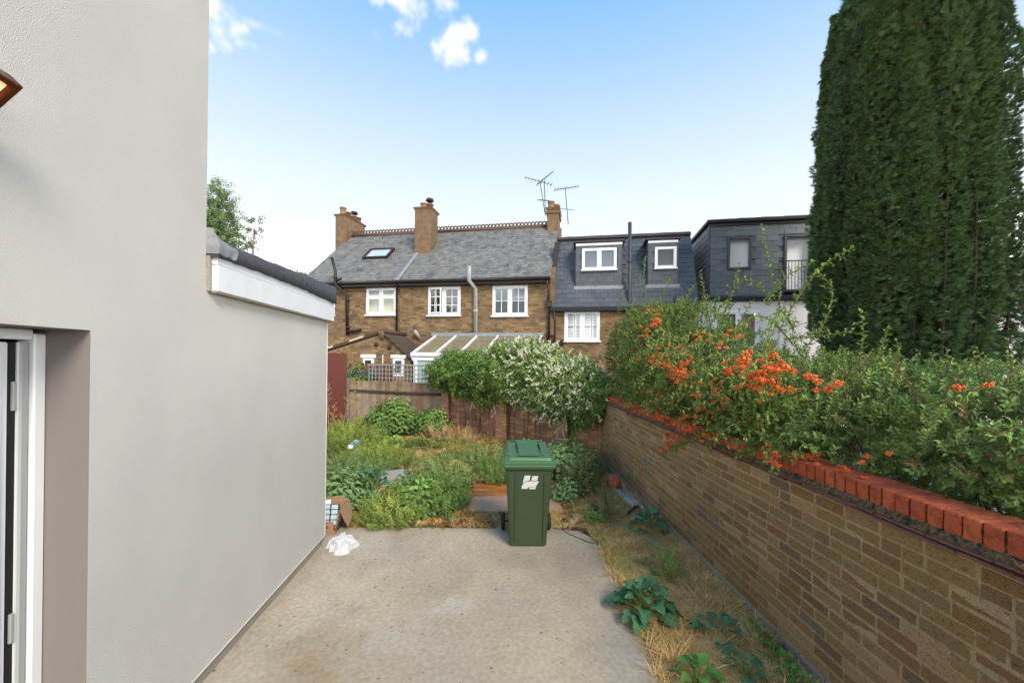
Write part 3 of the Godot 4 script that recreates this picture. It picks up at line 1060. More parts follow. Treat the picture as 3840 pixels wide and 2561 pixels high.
func make_fences() -> void:
	# featheredge boards
	var f := thing("timber_fence", "weathered featheredge board fence with a dark rail at the back of the garden", "fence", Vector3(-5.1, 0, -12.43), -0.358)
	var shapes := []
	for i in 3:
		var b := B.new()
		var k := rr(-0.004, 0.004)
		b.hull8([Vector3(-0.055, -0.1, 0.012), Vector3(0.055, -0.1, 0.02), Vector3(0.055, -0.1, 0.0), Vector3(-0.055, -0.1, 0.0), Vector3(-0.055 + k, 1.375, 0.012), Vector3(0.055 + k, 1.378, 0.02), Vector3(0.055 + k, 1.378, 0.0), Vector3(-0.055 + k, 1.375, 0.0)])
		shapes.append(b.done())
	for i in 33:
		part("board", shapes[rng.randi() % 3], M["fence%d" % (rng.randi() % 4)], f, Transform3D(Basis.from_euler(Vector3(rr(-0.006, 0.006), 0.03, rr(-0.006, 0.006))), Vector3(0.13 + i * 0.1, rr(-0.012, 0.012), rr(-0.003, 0.003))))
	var b := B.new()
	b.cham(Vector3(1.7, 1.065, 0.035), Vector3(3.25, 0.075, 0.045), 0.008)
	part("rail", b.done(), M.rail, f)
	b = B.new()
	b.cham(Vector3(0.02, 0.68, 0.02), Vector3(0.09, 1.5, 0.09), 0.012)
	part("concrete_post", b.done(), M.concretepost, f)
	# trellis on top
	var t := thing("trellis", "grey painted square lattice trellis standing above the timber fence", "trellis", Vector3(-5.1, 0, -12.43), -0.358)
	var v := B.new()
	v.cham(Vector3(0, 1.62, -0.05), Vector3(0.026, 0.56, 0.014), 0.003)
	var vm := v.done()
	for i in 20:
		part("upright_slat", vm, M.trellis, t, Transform3D(Basis.IDENTITY, Vector3(0.74 + i * 0.127, 0, 0)))
	v = B.new()
	v.cham(Vector3(1.96, 0, -0.062), Vector3(2.46, 0.026, 0.012), 0.003)
	var hm := v.done()
	for y in [1.36, 1.485, 1.61, 1.735]:
		part("cross_slat", hm, M.trellis, t, Transform3D(Basis.IDENTITY, Vector3(0, y, 0)))
	v = B.new()
	v.cham(Vector3(1.96, 1.875, -0.055), Vector3(2.5, 0.045, 0.04), 0.006)
	part("top_rail", v.done(), M.trellis, t)
	# red-brown panel along the left boundary
	var r := thing("red_fence", "tall red-brown stained board fence at the corner of the white-fascia extension", "fence", Vector3(-4.72, 0, -11.3), 1.50)
	v = B.new()
	v.hull8([Vector3(-0.07, -0.1, 0.012), Vector3(0.07, -0.1, 0.022), Vector3(0.07, -0.1, 0.0), Vector3(-0.07, -0.1, 0.0), Vector3(-0.07, 2.2, 0.012), Vector3(0.07, 2.2, 0.022), Vector3(0.07, 2.2, 0.0), Vector3(-0.07, 2.2, 0.0)])
	var rb := v.done()
	for i in 14:
		part("board", rb, M.redfence, r, Transform3D(Basis(Vector3.UP, 0.04), Vector3(-0.1 - i * 0.13, rr(-0.02, 0.02), 0)))
	v = B.new()
	v.cham(Vector3(0.0, 1.05, -0.03), Vector3(0.09, 2.3, 0.09), 0.01)
	part("post", v.done(), M.redfence, r)
	# neighbour's dark shed roof and the fence behind the trellis
	var s := thing("garden_shed", "low shed with a dark felt roof just behind the timber fence", "shed", Vector3(-5.6, 0, -13.6), -0.25)
	v = B.new()
	v.span(Vector3(-0.6, 0, -0.5), Vector3(0.85, 1.42, 0.5))
	part("wall", v.done(), M.rail, s)
	v = B.new()
	v.cham(Vector3(0.12, 1.55, 0), Vector3(1.7, 0.2, 1.2), 0.03)
	part("roof", v.done(), M.felt, s)
	var p := thing("paling_fence", "narrow brown paling fence behind the trellis by the small outhouse windows", "fence", Vector3(-5.3, 0, -13.9), -0.185)
	v = B.new()
	v.cham(Vector3(0, 0.95, 0), Vector3(0.06, 1.9, 0.02), 0.004)
	var pm := v.done()
	for i in 20:
		part("pale", pm, M.pipebrown if i % 3 == 0 else M.redfence, p, Transform3D(Basis.IDENTITY, Vector3(-0.4 + i * 0.085, rr(-0.02, 0.02), 0)))
	v = B.new()
	v.cham(Vector3(0.4, 1.7, -0.02), Vector3(1.8, 0.06, 0.03), 0.005)
	part("rail", v.done(), M.pipebrown, p)

# ---------------------------------------------------------------- houses beyond the garden
const HOUSE_AT := Vector3(-0.9, 0, -15)
const HOUSE_TURN := -0.185

# a sheet of wall from x0 to x1 and y0 to y1 with holes (Rect2), d thick, its face at z
func holed(b: B, x0: float, x1: float, y0: float, y1: float, holes: Array, z: float, d: float) -> void:
	var xs := [x0, x1]
	var ys := [y0, y1]
	for r in holes:
		xs.append_array([r.position.x, r.end.x])
		ys.append_array([r.position.y, r.end.y])
	xs.sort()
	ys.sort()
	for i in xs.size() - 1:
		for j in ys.size() - 1:
			if xs[i + 1] - xs[i] < 0.001 or ys[j + 1] - ys[j] < 0.001 or xs[i] < x0 - 0.001 or xs[i + 1] > x1 + 0.001 or ys[j] < y0 - 0.001 or ys[j + 1] > y1 + 0.001:
				continue
			var m := Vector2((xs[i] + xs[i + 1]) * 0.5, (ys[j] + ys[j + 1]) * 0.5)
			var open := false
			for r in holes:
				open = open or r.has_point(m)
			if not open:
				b.span(Vector3(xs[i], ys[j], z - d), Vector3(xs[i + 1], ys[j + 1], z))

var far_brick: ArrayMesh

# small bricks on a facade, all in one: seen from far away
func facade(o: Node3D, x0: float, x1: float, y0: float, y1: float, holes: Array, z: float, outline = null) -> void:
	if far_brick == null:
		var b := B.new()
		b.box(Vector3.ZERO, Vector3(0.215, 0.064, 0.02))
		far_brick = b.done()
	var pal := [Color(0.70, 0.58, 0.42), Color(0.67, 0.545, 0.39), Color(0.72, 0.61, 0.46), Color(0.65, 0.515, 0.37), Color(0.68, 0.56, 0.41), Color(0.61, 0.50, 0.38), Color(0.52, 0.44, 0.355), Color(0.70, 0.57, 0.395)]
	var ts := []
	var cs := []
	var y := y0
	var c := 0
	while y + 0.065 < y1:
		for q in course(x0, x1, 0.1125 * (c % 2), 0.3):
			var xa: float = q[0] - q[1] * 0.5
			var xe: float = q[0] + q[1] * 0.5
			for r in holes:
				if y + 0.065 > r.position.y and y < r.end.y:
					if xa >= r.position.x - 0.02 and xe <= r.end.x + 0.02:
						xe = xa
					elif xa < r.position.x and xe > r.position.x:
						xe = r.position.x
					elif xa < r.end.x and xe > r.end.x:
						xa = r.end.x
			if xe - xa < 0.04:
				continue
			if outline != null and not outline.call((xa + xe) * 0.5, y + 0.04):
				continue
			ts.append(Transform3D(Basis.IDENTITY.scaled(Vector3((xe - xa) / 0.215, 1, 1)), Vector3((xa + xe) * 0.5, y + 0.0325, z + 0.004 + rr(-0.003, 0.003))))
			cs.append(tint(pal[rng.randi() % 8], 0.08).srgb_to_linear())
		y += 0.075
		c += 1
	many("brickwork", far_brick, M.housebrick, o, ts, cs)

# a window in hole r: frame, panes between mullions, and what hangs behind
func window(o: Node3D, r: Rect2, z: float, cols: Array, rows: Array, frame: Material, behind: Material, bars := Vector2i.ZERO, sill := true, depth := 0.22, pane: Material = null) -> Node3D:
	var w := Node3D.new()
	named(w, "window", o)
	var x0 := r.position.x
	var y0 := r.position.y
	var fw := 0.07
	var b := B.new()
	b.cham(Vector3(x0 + fw * 0.5, r.get_center().y, z), Vector3(fw, r.size.y, 0.09), 0.008)
	b.cham(Vector3(r.end.x - fw * 0.5, r.get_center().y, z), Vector3(fw, r.size.y, 0.09), 0.008)
	b.cham(Vector3(r.get_center().x, y0 + fw * 0.5, z), Vector3(r.size.x - fw * 2, fw, 0.09), 0.008)
	b.cham(Vector3(r.get_center().x, r.end.y - fw * 0.5, z), Vector3(r.size.x - fw * 2, fw, 0.09), 0.008)
	part("frame", b.done(), frame, w)
	for i in cols.size() - 1:
		b = B.new()
		var cx := x0 + r.size.x * float(cols[i + 1])
		b.cham(Vector3(cx, r.get_center().y, z + 0.002), Vector3(0.085, r.size.y - fw * 2, 0.08), 0.008)
		part("mullion", b.done(), frame, w)
	for i in cols.size():
		var xa := x0 + (fw if i == 0 else r.size.x * float(cols[i]) + 0.042)
		var xb := (r.end.x - fw) if i == cols.size() - 1 else x0 + r.size.x * float(cols[i + 1]) - 0.042
		for j in rows.size():
			var ya := y0 + (fw if j == 0 else r.size.y * float(rows[j]) + 0.035)
			var yb := (r.end.y - fw) if j == rows.size() - 1 else y0 + r.size.y * float(rows[j + 1]) - 0.035
			if j < rows.size() - 1:
				b = B.new()
				b.cham(Vector3((xa + xb) * 0.5, yb + 0.035, z), Vector3(xb - xa, 0.07, 0.07), 0.008)
				part("transom", b.done(), frame, w)
			b = B.new()
			var sw := 0.045
			b.cham(Vector3(xa + sw * 0.5, (ya + yb) * 0.5, z + 0.03), Vector3(sw, yb - ya, 0.05), 0.006)
			b.cham(Vector3(xb - sw * 0.5, (ya + yb) * 0.5, z + 0.03), Vector3(sw, yb - ya, 0.05), 0.006)
			b.cham(Vector3((xa + xb) * 0.5, ya + sw * 0.5, z + 0.03), Vector3(xb - xa - sw * 2, sw, 0.05), 0.006)
			b.cham(Vector3((xa + xb) * 0.5, yb - sw * 0.5, z + 0.03), Vector3(xb - xa - sw * 2, sw, 0.05), 0.006)
			part("sash", b.done(), frame, w)
			if bars != Vector2i.ZERO:
				b = B.new()
				for k in range(1, bars.x):
					b.box(Vector3(lerpf(xa, xb, float(k) / bars.x), (ya + yb) * 0.5, z + 0.03), Vector3(0.022, yb - ya - sw * 2, 0.02))
				for k in range(1, bars.y):
					b.box(Vector3((xa + xb) * 0.5, lerpf(ya, yb, float(k) / bars.y), z + 0.032), Vector3(xb - xa - sw * 2, 0.022, 0.018))
				part("glazing_bar", b.done(), frame, w)
			b = B.new()
			b.quad(Vector3(xa, ya, z + 0.025), Vector3(xb, ya, z + 0.025), Vector3(xb, yb, z + 0.025), Vector3(xa, yb, z + 0.025))
			part("pane", b.done(), pane if pane else M.glass, w)
	b = B.new()
	b.span(Vector3(x0 - 0.05, y0 - 0.05, z - depth - 0.02), Vector3(r.end.x + 0.05, r.end.y + 0.05, z - depth))
	part("blind" if behind != M.room else "room_back", b.done(), behind, w)
	if sill:
		b = B.new()
		b.cham(Vector3(r.get_center().x, y0 - 0.025, z + 0.03), Vector3(r.size.x + 0.1, 0.05, 0.2), 0.008)
		part("sill", b.done(), frame, w)
	return w

# slates in rows on a sloping plane; t takes (x, up the slope, out) into the house
func slates(o: Node3D, t: Transform3D, x0: float, x1: float, l: float, wd: float, ht: float, keys: Array, rows_first: int, inside = null, most := 300, called := "slate") -> int:
	var shapes := []
	for i in 3:
		var b := B.new()
		b.cham(Vector3(0, ht * 0.5, 0), Vector3(wd - 0.006, ht * 1.12, 0.012), 0.003, Transform3D.IDENTITY, 0.003, rng)
		shapes.append(b.done())
	var ts := []
	var cs := []
	var placed := rows_first
	for r in int(ceil(l / ht)):
		var shift := wd * 0.5 * (r % 2)
		var x := x0 - shift
		while x < x1 - 0.02:
			var a := maxf(x, x0)
			var e := minf(x + wd, x1)
			var y := r * ht
			if e - a > wd * 0.2 and (inside == null or inside.call((a + e) * 0.5, y + ht * 0.5)):
				var q := Transform3D(Basis.from_euler(Vector3(-0.045 + rr(-0.008, 0.008), 0, rr(-0.012, 0.012))).scaled_local(Vector3((e - a) / wd, 1, 1)), Vector3((a + e) * 0.5, y + rr(-0.006, 0.006), 0.022 + rr(0, 0.003)))
				var k: int = rng.randi() % keys.size()
				if placed < most:
					part(called, shapes[rng.randi() % 3], M[keys[k]], o, t * q)
				else:
					ts.append(t * q)
					cs.append(M[keys[k]].albedo_color.srgb_to_linear())
				placed += 1
			x += wd
	if ts.size():
		many("upper_slates", shapes[0], M.slatemany, o, ts, cs)
	return placed

func plane(at: Vector3, up: Vector3) -> Transform3D: # x stays x, y runs along up, z out
	var y := up.normalized()
	return Transform3D(Basis(Vector3.RIGHT, y, Vector3.RIGHT.cross(y)), at)

func pipe(o: Node3D, called: String, pts: Array, r: float, m: Material, collars: Array = []) -> void:
	var b := B.new()
	b.smooth(true)
	var rad := []
	for p in pts:
		rad.append(r)
	b.tube(pts, rad, 10)
	for c in collars:
		b.tube([c - Vector3(0, 0.04, 0), c + Vector3(0, 0.04, 0)], [r * 1.35, r * 1.35], 10)
	part(called, b.done(), m, o)

func chimney(o: Node3D, x0: float, x1: float, z0: float, z1: float, y0: float, y1: float, pots: Array) -> void:
	var c := Node3D.new()
	named(c, "chimney", o)
	var b := B.new()
	b.cham(Vector3((x0 + x1) * 0.5, (y0 + y1) * 0.5, (z0 + z1) * 0.5), Vector3(x1 - x0, y1 - y0, z1 - z0), 0.02)
	part("stack", b.done(), M.pebbledash, c)
	b = B.new()
	b.hull8([Vector3(x0, y1 - 0.06, z1), Vector3(x1, y1 - 0.06, z1), Vector3(x1, y1 - 0.06, z0), Vector3(x0, y1 - 0.06, z0), Vector3(x0 - 0.07, y1 + 0.05, z1 + 0.07), Vector3(x1 + 0.07, y1 + 0.05, z1 + 0.07), Vector3(x1 + 0.07, y1 + 0.05, z0 - 0.07), Vector3(x0 - 0.07, y1 + 0.05, z0 - 0.07)])
	b.hull8([Vector3(x0 - 0.05, y1 + 0.05, z1 + 0.05), Vector3(x1 + 0.05, y1 + 0.05, z1 + 0.05), Vector3(x1 + 0.05, y1 + 0.05, z0 - 0.05), Vector3(x0 - 0.05, y1 + 0.05, z0 - 0.05), Vector3(x0 + 0.12, y1 + 0.13, z1 - 0.12), Vector3(x1 - 0.12, y1 + 0.13, z1 - 0.12), Vector3(x1 - 0.12, y1 + 0.13, z0 + 0.12), Vector3(x0 + 0.12, y1 + 0.13, z0 + 0.12)])
	part("cap", b.done(), M.pebbledash, c)
	for p in pots: # x, z, height, kind
		b = B.new()
		b.smooth(true)
		var t := Transform3D(Basis.IDENTITY, Vector3(p[0], y1 + 0.08, p[1]))
		var h: float = p[2]
		b.lathe([Vector2(0.15, 0), Vector2(0.135, h * 0.82), Vector2(0.165, h * 0.84), Vector2(0.165, h), Vector2(0.11, h), Vector2(0.11, h * 0.6)], 14, t)
		part("chimney_pot", b.done(), M.terracotta if p[3] > 0 else M.buffpot, c)
		if p[3] == 2: # hooded cowl
			b = B.new()
			b.smooth(true)
			b.lathe([Vector2(0.1, h + 0.1), Vector2(0.19, h + 0.14), Vector2(0.15, h + 0.24), Vector2(0.02, h + 0.28)], 12, t)
			b.tube([t.origin + Vector3(0.1, h, 0), t.origin + Vector3(0.1, h + 0.14, 0)], [0.012, 0.012], 5)
			b.tube([t.origin + Vector3(-0.1, h, 0), t.origin + Vector3(-0.1, h + 0.14, 0)], [0.012, 0.012], 5)
			part("cowl", b.done(), M.pipebrown, c)

const EAVE := 5.05
const RIDGE := 8.1
const BACK := -3.4

func roof_body(o: Node3D, x0: float, x1: float) -> void:
	var b := B.new()
	# solid under the slates, with a back slope
	b.quad(Vector3(x0, EAVE - 0.02, 0.28), Vector3(x1, EAVE - 0.02, 0.28), Vector3(x1, RIDGE, BACK), Vector3(x0, RIDGE, BACK))
	b.quad(Vector3(x1, EAVE, BACK * 2), Vector3(x0, EAVE, BACK * 2), Vector3(x0, RIDGE, BACK), Vector3(x1, RIDGE, BACK))
	b.quad(Vector3(x0, EAVE - 0.02, 0.28), Vector3(x0, EAVE, BACK * 2), Vector3(x1, EAVE, BACK * 2), Vector3(x1, EAVE - 0.02, 0.28))
	b.tri(Vector3(x0, EAVE - 0.02, 0.28), Vector3(x0, RIDGE, BACK), Vector3(x0, EAVE, BACK * 2))
	b.tri(Vector3(x1, EAVE - 0.02, 0.28), Vector3(x1, EAVE, BACK * 2), Vector3(x1, RIDGE, BACK))
	part("roof", b.done(), M.slate2, o)
	# ridge tiles with a row of rings on top
	b = B.new()
	b.smooth(true)
	b.tube([Vector3(x0, RIDGE + 0.01, BACK), Vector3(x1, RIDGE + 0.01, BACK)], [0.1, 0.1], 8)
	part("ridge_tile", b.done(), M.ridge, o)
	b = B.new()
	var n := 12
	for k in n:
		var a := TAU * k / n
		var e := TAU * (k + 1) / n
		for zz in [-0.02, 0.02]:
			var q := [Vector3(cos(a) * 0.05, sin(a) * 0.05, zz), Vector3(cos(a) * 0.105, sin(a) * 0.1, zz), Vector3(cos(e) * 0.105, sin(e) * 0.105, zz), Vector3(cos(e) * 0.05, sin(e) * 0.05, zz)]
			if zz < 0:
				q.reverse()
			b.quad(q[0], q[1], q[2], q[3])
		b.quad(Vector3(cos(a) * 0.105, sin(a) * 0.1, 0.02), Vector3(cos(a) * 0.105, sin(a) * 0.1, -0.02), Vector3(cos(e) * 0.105, sin(e) * 0.105, -0.02), Vector3(cos(e) * 0.105, sin(e) * 0.105, 0.02))
		b.quad(Vector3(cos(a) * 0.05, sin(a) * 0.05, -0.02), Vector3(cos(a) * 0.05, sin(a) * 0.05, 0.02), Vector3(cos(e) * 0.05, sin(e) * 0.05, 0.02), Vector3(cos(e) * 0.05, sin(e) * 0.05, -0.02))
	var ring := b.done()
	var ts := []
	var cs := []
	var x := x0 + 0.08
	while x < x1 - 0.05:
		ts.append(Transform3D(Basis.IDENTITY, Vector3(x, RIDGE + 0.19, BACK)))
		x += 0.168
	many("ridge_crest", ring, M.ridge, o, ts)

func body(o: Node3D, x0: float, x1: float, y1: float, holes: Array, m: Material, deep := 6.8) -> void:
	var b := B.new()
	holed(b, x0, x1, -0.1, y1, holes, 0.0, 0.12)
	b.span(Vector3(x0, -0.1, -deep), Vector3(x1, y1, -deep + 0.12))
	b.span(Vector3(x0, -0.1, -deep + 0.12), Vector3(x0 + 0.12, y1, -0.12))
	b.span(Vector3(x1 - 0.12, -0.1, -deep + 0.12), Vector3(x1, y1, -0.12))
	part("wall", b.done(), m, o)

func make_terrace() -> void:
	var slope := Vector3(0, RIDGE - EAVE + 0.02, BACK - 0.28)
	var st := plane(Vector3(0, EAVE - 0.02, 0.28), slope)
	var sl := slope.length()
	var up := slope.normalized()
	# end house
	var a := thing("terrace_house", "end terrace house in yellow brick with a roof window and a cream-blinded window", "house", HOUSE_AT, HOUSE_TURN)
	var w1 := Rect2(-5.05, 3.80, 1.30, 1.08)
	var w0 := Rect2(-7.35, 3.80, 0.9, 1.08)
	body(a, -7.9, -3.62, EAVE, [w1, w0], M.housemortar)
	facade(a, -7.9, -3.62, 0.0, EAVE - 0.02, [w1, w0], 0.0)
	window(a, w1, -0.03, [0.0, 0.5], [0.0, 0.66], M.upvc, M.blind)
	window(a, w0, -0.03, [0.0], [0.0, 0.66], M.upvc, M.room)
	roof_body(a, -7.95, -3.62)
	slates(a, st, -7.98, -3.62, sl - 0.05, 0.25, 0.225, ["slate0", "slate1", "slate2", "slate3", "slate0"], 0)
	var b := B.new()
	b.cham(Vector3(-5.76, EAVE - 0.08, 0.2), Vector3(4.3, 0.16, 0.1), 0.01)
	part("fascia", b.done(), M.gutter, a)
	b = B.new()
	b.smooth(true)
	b.tube([Vector3(-7.95, EAVE - 0.01, 0.34), Vector3(-3.62, EAVE - 0.01, 0.34)], [0.06, 0.06], 8)
	part("gutter", b.done(), M.gutter, a)
	# roof window
	var rt := plane(Vector3(0, EAVE - 0.02, 0.28), slope)
	var rw := Node3D.new()
	named(rw, "roof_window", a)
	var ry := 2.55
	b = B.new()
	for s in [-1, 1]:
		b.cham(Vector3(-5.45 + s * 0.55, ry, 0.07), Vector3(0.1, 0.9, 0.13), 0.01, rt)
		b.cham(Vector3(-5.45, ry + s * 0.42, 0.07), Vector3(1.0, 0.09, 0.13), 0.01, rt)
	part("frame", b.done(), M.pipebrown, rw)
	b = B.new()
	b.cham(Vector3(-5.45, ry, 0.07), Vector3(1.0, 0.75, 0.02), 0.004, rt)
	var rg := mat("roofglass", Color(0.80, 0.83, 0.86), 0.08)
	rg.metallic = 0.4
	part("pane", b.done(), rg, rw)
	chimney(a, -8.42, -7.86, -4.5, -2.8, 6.8, 8.98, [[-8.14, -3.0, 0.36, 0], [-8.14, -3.45, 0.28, 1], [-8.14, -3.95, 0.26, 2], [-8.14, -4.3, 0.32, 1]])
	# waste pipes
	pipe(a, "soil_pipe", [Vector3(-6.36, 6.05, 0.36), Vector3(-6.2, 5.5, 0.36), Vector3(-6.2, 5.0, 0.36), Vector3(-5.85, 4.6, 0.1), Vector3(-5.80, 3.0, 0.1)], 0.06, M.pipeblack, [Vector3(-6.2, 5.25, 0.36), Vector3(-5.82, 4.4, 0.1), Vector3(-5.8, 3.3, 0.1)])
	pipe(a, "soil_pipe", [Vector3(-6.2, 5.12, 0.36), Vector3(-5.95, 5.22, 0.33)], 0.05, M.pipeblack)
	pipe(a, "waste_pipe", [Vector3(-5.78, 3.12, 0.12), Vector3(-5.2, 3.2, 0.14)], 0.055, M.pipeblack)
	pipe(a, "downpipe", [Vector3(-3.7, EAVE - 0.05, 0.3), Vector3(-3.7, 4.85, 0.08), Vector3(-3.68, 2.9, 0.08)], 0.04, M.pipebrown, [Vector3(-3.69, 4.0, 0.08)])
	# outhouse with a gable in front
	var ax := -3.35
	var gz := 1.75
	b = B.new()
	b.slab([Vector2(-5.9, -0.1), Vector2(-2.3, -0.1), Vector2(-2.3, 2.05), Vector2(ax, 2.95), Vector2(-5.9, 2.18)], 0.0, gz)
	part("outhouse_wall", b.done(), M.housemortar, a)
	var gable := func(x: float, y: float) -> bool:
		return y < lerpf(2.12, 2.9, (x + 5.9) / (ax + 5.9)) if x < ax else y < lerpf(2.9, 2.0, (x - ax) / (-2.3 - ax))
	facade(a, -5.9, -2.3, 0.5, 3.0, [Rect2(-4.12, 1.5, 0.46, 0.75), Rect2(-2.98, 1.45, 0.46, 0.75)], gz, gable)
	for x in [-3.89, -2.75]:
		var wn := Node3D.new()
		named(wn, "window", a)
		b = B.new()
		b.cham(Vector3(x, 1.76, gz + 0.01), Vector3(0.42, 0.62, 0.06), 0.01)
		part("frame", b.done(), M.upvc, wn)
		b = B.new()
		b.cham(Vector3(x, 1.79, gz + 0.035), Vector3(0.24, 0.42, 0.02), 0.006)
		part("pane", b.done(), M.room if x < -3 else M.anthracite, wn)
		b = B.new()
		b.cham(Vector3(x, 2.14, gz + 0.02), Vector3(0.58, 0.12, 0.08), 0.012)
		part("lintel", b.done(), M.upvc, wn)
	# its tiled roof, right slope seen, left slope low
	b = B.new()
	var rs := [Vector3(ax, 2.98, gz + 0.06), Vector3(-2.2, 2.0, gz + 0.06), Vector3(-2.2, 2.0, 0.02), Vector3(ax, 2.98, 0.02)]
	b.quad(rs[0], rs[1], rs[2], rs[3])
	b.quad(rs[3] - Vector3(0, 0.06, 0), rs[2] - Vector3(0, 0.06, 0), rs[1] - Vector3(0, 0.06, 0), rs[0] - Vector3(0, 0.06, 0))
	part("outhouse_roof", b.done(), M.browntile, a)
	var rdir2: Vector3 = (rs[0] - rs[1]).normalized()
	var tile_mesh := B.new()
	tile_mesh.cham(Vector3.ZERO, Vector3(0.205, 0.16, 0.014), 0.003)
	var tm := tile_mesh.done()
	var rb := Basis(Vector3(0, 0, -1), rdir2, Vector3(0, 0, -1).cross(rdir2))
	for r in 10:
		for c in 9:
			part("roof_tile", tm, M.browntile, a, Transform3D(rb * Basis.from_euler(Vector3(-0.06, 0, rr(-0.01, 0.01))), rs[1] + rdir2 * (0.06 + r * 0.135) + Vector3(0, 0.018, -0.1 - c * 0.205 + 0.1 * (r % 2) - 0.0)))
	b = B.new()
	b.hull8([Vector3(-5.95, 2.2, gz + 0.08), Vector3(ax, 2.97, gz + 0.08), Vector3(ax, 2.97, 0.02), Vector3(-5.95, 2.2, 0.02), Vector3(-5.95, 2.26, gz + 0.08), Vector3(ax, 3.03, gz + 0.08), Vector3(ax, 3.03, 0.02), Vector3(-5.95, 2.26, 0.02)])
	part("outhouse_roof", b.done(), M.browntile, a)
	for k in 4:
		b = B.new()
		var u0 := 0.06 + k * 0.23
		var p0 := Vector3(-5.95, 2.27, gz + 0.06).lerp(Vector3(ax, 3.04, gz + 0.06), u0)
		var p1 := Vector3(-5.95, 2.27, gz + 0.06).lerp(Vector3(ax, 3.04, gz + 0.06), u0 + 0.2)
		b.tube([p0, p1], [0.035, 0.035], 6)
		part("verge_strip", b.done(), M.blind if k % 2 == 0 else M.browntile, a)
	b = B.new()
	b.smooth(true)
	b.tube([Vector3(ax, 3.02, gz + 0.1), Vector3(ax, 3.02, 0.0)], [0.08, 0.08], 8)
	part("outhouse_ridge", b.done(), M.ridge, a)
	pipe(a, "boiler_flue", [Vector3(ax - 0.03, 2.7, gz - 0.1), Vector3(ax - 0.03, 3.02, gz + 0.12)], 0.1, M.pebbledash)
	for p in [Vector3(-3.6, 2.56, gz), Vector3(-3.1, 2.45, gz)]:
		b = B.new()
		b.smooth(true)
		b.lathe([Vector2(0.001, 0.05), Vector2(0.07, 0.05), Vector2(0.085, 0.03), Vector2(0.085, 0.0)], 14, Transform3D(Basis(Vector3.RIGHT, PI / 2), p))
		part("round_vent", b.done(), M.pipebrown, a)
	b = B.new()
	b.cham(Vector3(-3.34, 2.0, gz + 0.02), Vector3(0.03, 0.4, 0.03), 0.005)
	part("vent_strip", b.done(), M.upvc, a)
	# white hopper and downpipe at the corner of the glass lean-to
	b = B.new()
	b.hull8([Vector3(-2.2, 2.0, gz + 0.12), Vector3(-2.04, 2.0, gz + 0.12), Vector3(-2.04, 2.0, gz), Vector3(-2.2, 2.0, gz), Vector3(-2.26, 2.16, gz + 0.14), Vector3(-1.98, 2.16, gz + 0.14), Vector3(-1.98, 2.16, gz), Vector3(-2.26, 2.16, gz)])
	b.tube([Vector3(-2.12, 2.02, gz + 0.06), Vector3(-2.12, 0.0, gz + 0.06)], [0.05, 0.05], 8)
	part("rain_hopper", b.done(), M.upvc, a)

	# middle house
	var m := thing("terrace_house", "mid terrace yellow brick house with two casement windows and a glass lean-to", "house", HOUSE_AT, HOUSE_TURN)
	var m2 := Rect2(-2.43, 3.76, 1.32, 1.10)
	var m3 := Rect2(0.14, 3.72, 1.34, 1.12)
	body(m, -3.6, 2.36, EAVE, [m2, m3], M.housemortar)
	facade(m, -3.6, 2.36, 2.2, EAVE - 0.02, [m2, m3], 0.0)
	var wa := window(m, m2, -0.03, [0.0, 0.5], [0.0], M.upvc, M.room, Vector2i(2, 3), true, 0.22, M.windowglass)
	window(m, m3, -0.03, [0.0, 0.5], [0.0], M.upvc, M.room, Vector2i(2, 2), true, 0.22, M.skyglass)
	# left casement of the first window stands ajar
	b = B.new()
	var ct := Transform3D(Basis(Vector3.UP, -0.32), Vector3(m2.position.x + 0.07, 0, 0.03))
	for s in [[0.02, 0.045], [0.545, 0.045]]:
		b.cham(Vector3(s[0], m2.get_center().y, 0), Vector3(s[1], 0.96, 0.045), 0.006, ct)
	for y in [m2.position.y + 0.09, m2.end.y - 0.09]:
		b.cham(Vector3(0.28, y, 0), Vector3(0.5, 0.045, 0.045), 0.006, ct)
	b.box(Vector3(0.28, m2.get_center().y + 0.16, 0), Vector3(0.5, 0.022, 0.02), ct)
	b.box(Vector3(0.28, m2.get_center().y - 0.16, 0), Vector3(0.5, 0.022, 0.02), ct)
	b.box(Vector3(0.28, m2.get_center().y, 0.001), Vector3(0.022, 0.9, 0.018), ct)
	part("open_casement", b.done(), M.upvc, wa)
	roof_body(m, -3.6, 2.30)
	slates(m, st, -3.6, 2.34, sl - 0.05, 0.25, 0.225, ["slate1", "slate0", "slate1", "slate3", "slate2"], 0)
	b = B.new()
	b.cham(Vector3(-0.62, EAVE - 0.08, 0.2), Vector3(5.9, 0.16, 0.1), 0.01)
	part("fascia", b.done(), M.gutter, m)
	b = B.new()
	b.smooth(true)
	b.tube([Vector3(-3.6, EAVE - 0.01, 0.34), Vector3(2.34, EAVE - 0.01, 0.34)], [0.06, 0.06], 8)
	part("gutter", b.done(), M.gutter, m)
	# lead strip along the party line
	b = B.new()
	b.cham(Vector3(-3.62, sl * 0.5, 0.05), Vector3(0.14, sl - 0.1, 0.03), 0.008, st)
	part("lead_strip", b.done(), M.lead, m)
	chimney(m, -3.76, -3.02, -2.42, -1.6, 5.9, 8.58, [[-3.45, -1.85, 0.22, 0], [-3.3, -2.15, 0.30, 2]])
	chimney(m, 1.86, 2.36, -4.1, -3.0, 6.9, 8.78, [[2.0, -3.3, 0.34, 0], [2.2, -3.75, 0.36, 0]])
	b = B.new()
	b.cham(Vector3(2.11, 8.62, -3.55), Vector3(0.6, 0.12, 1.2), 0.02)
	part("chimney_band", b.done(), M.pebbledash, m)
	# gable wall above the lower neighbour
	b = B.new()
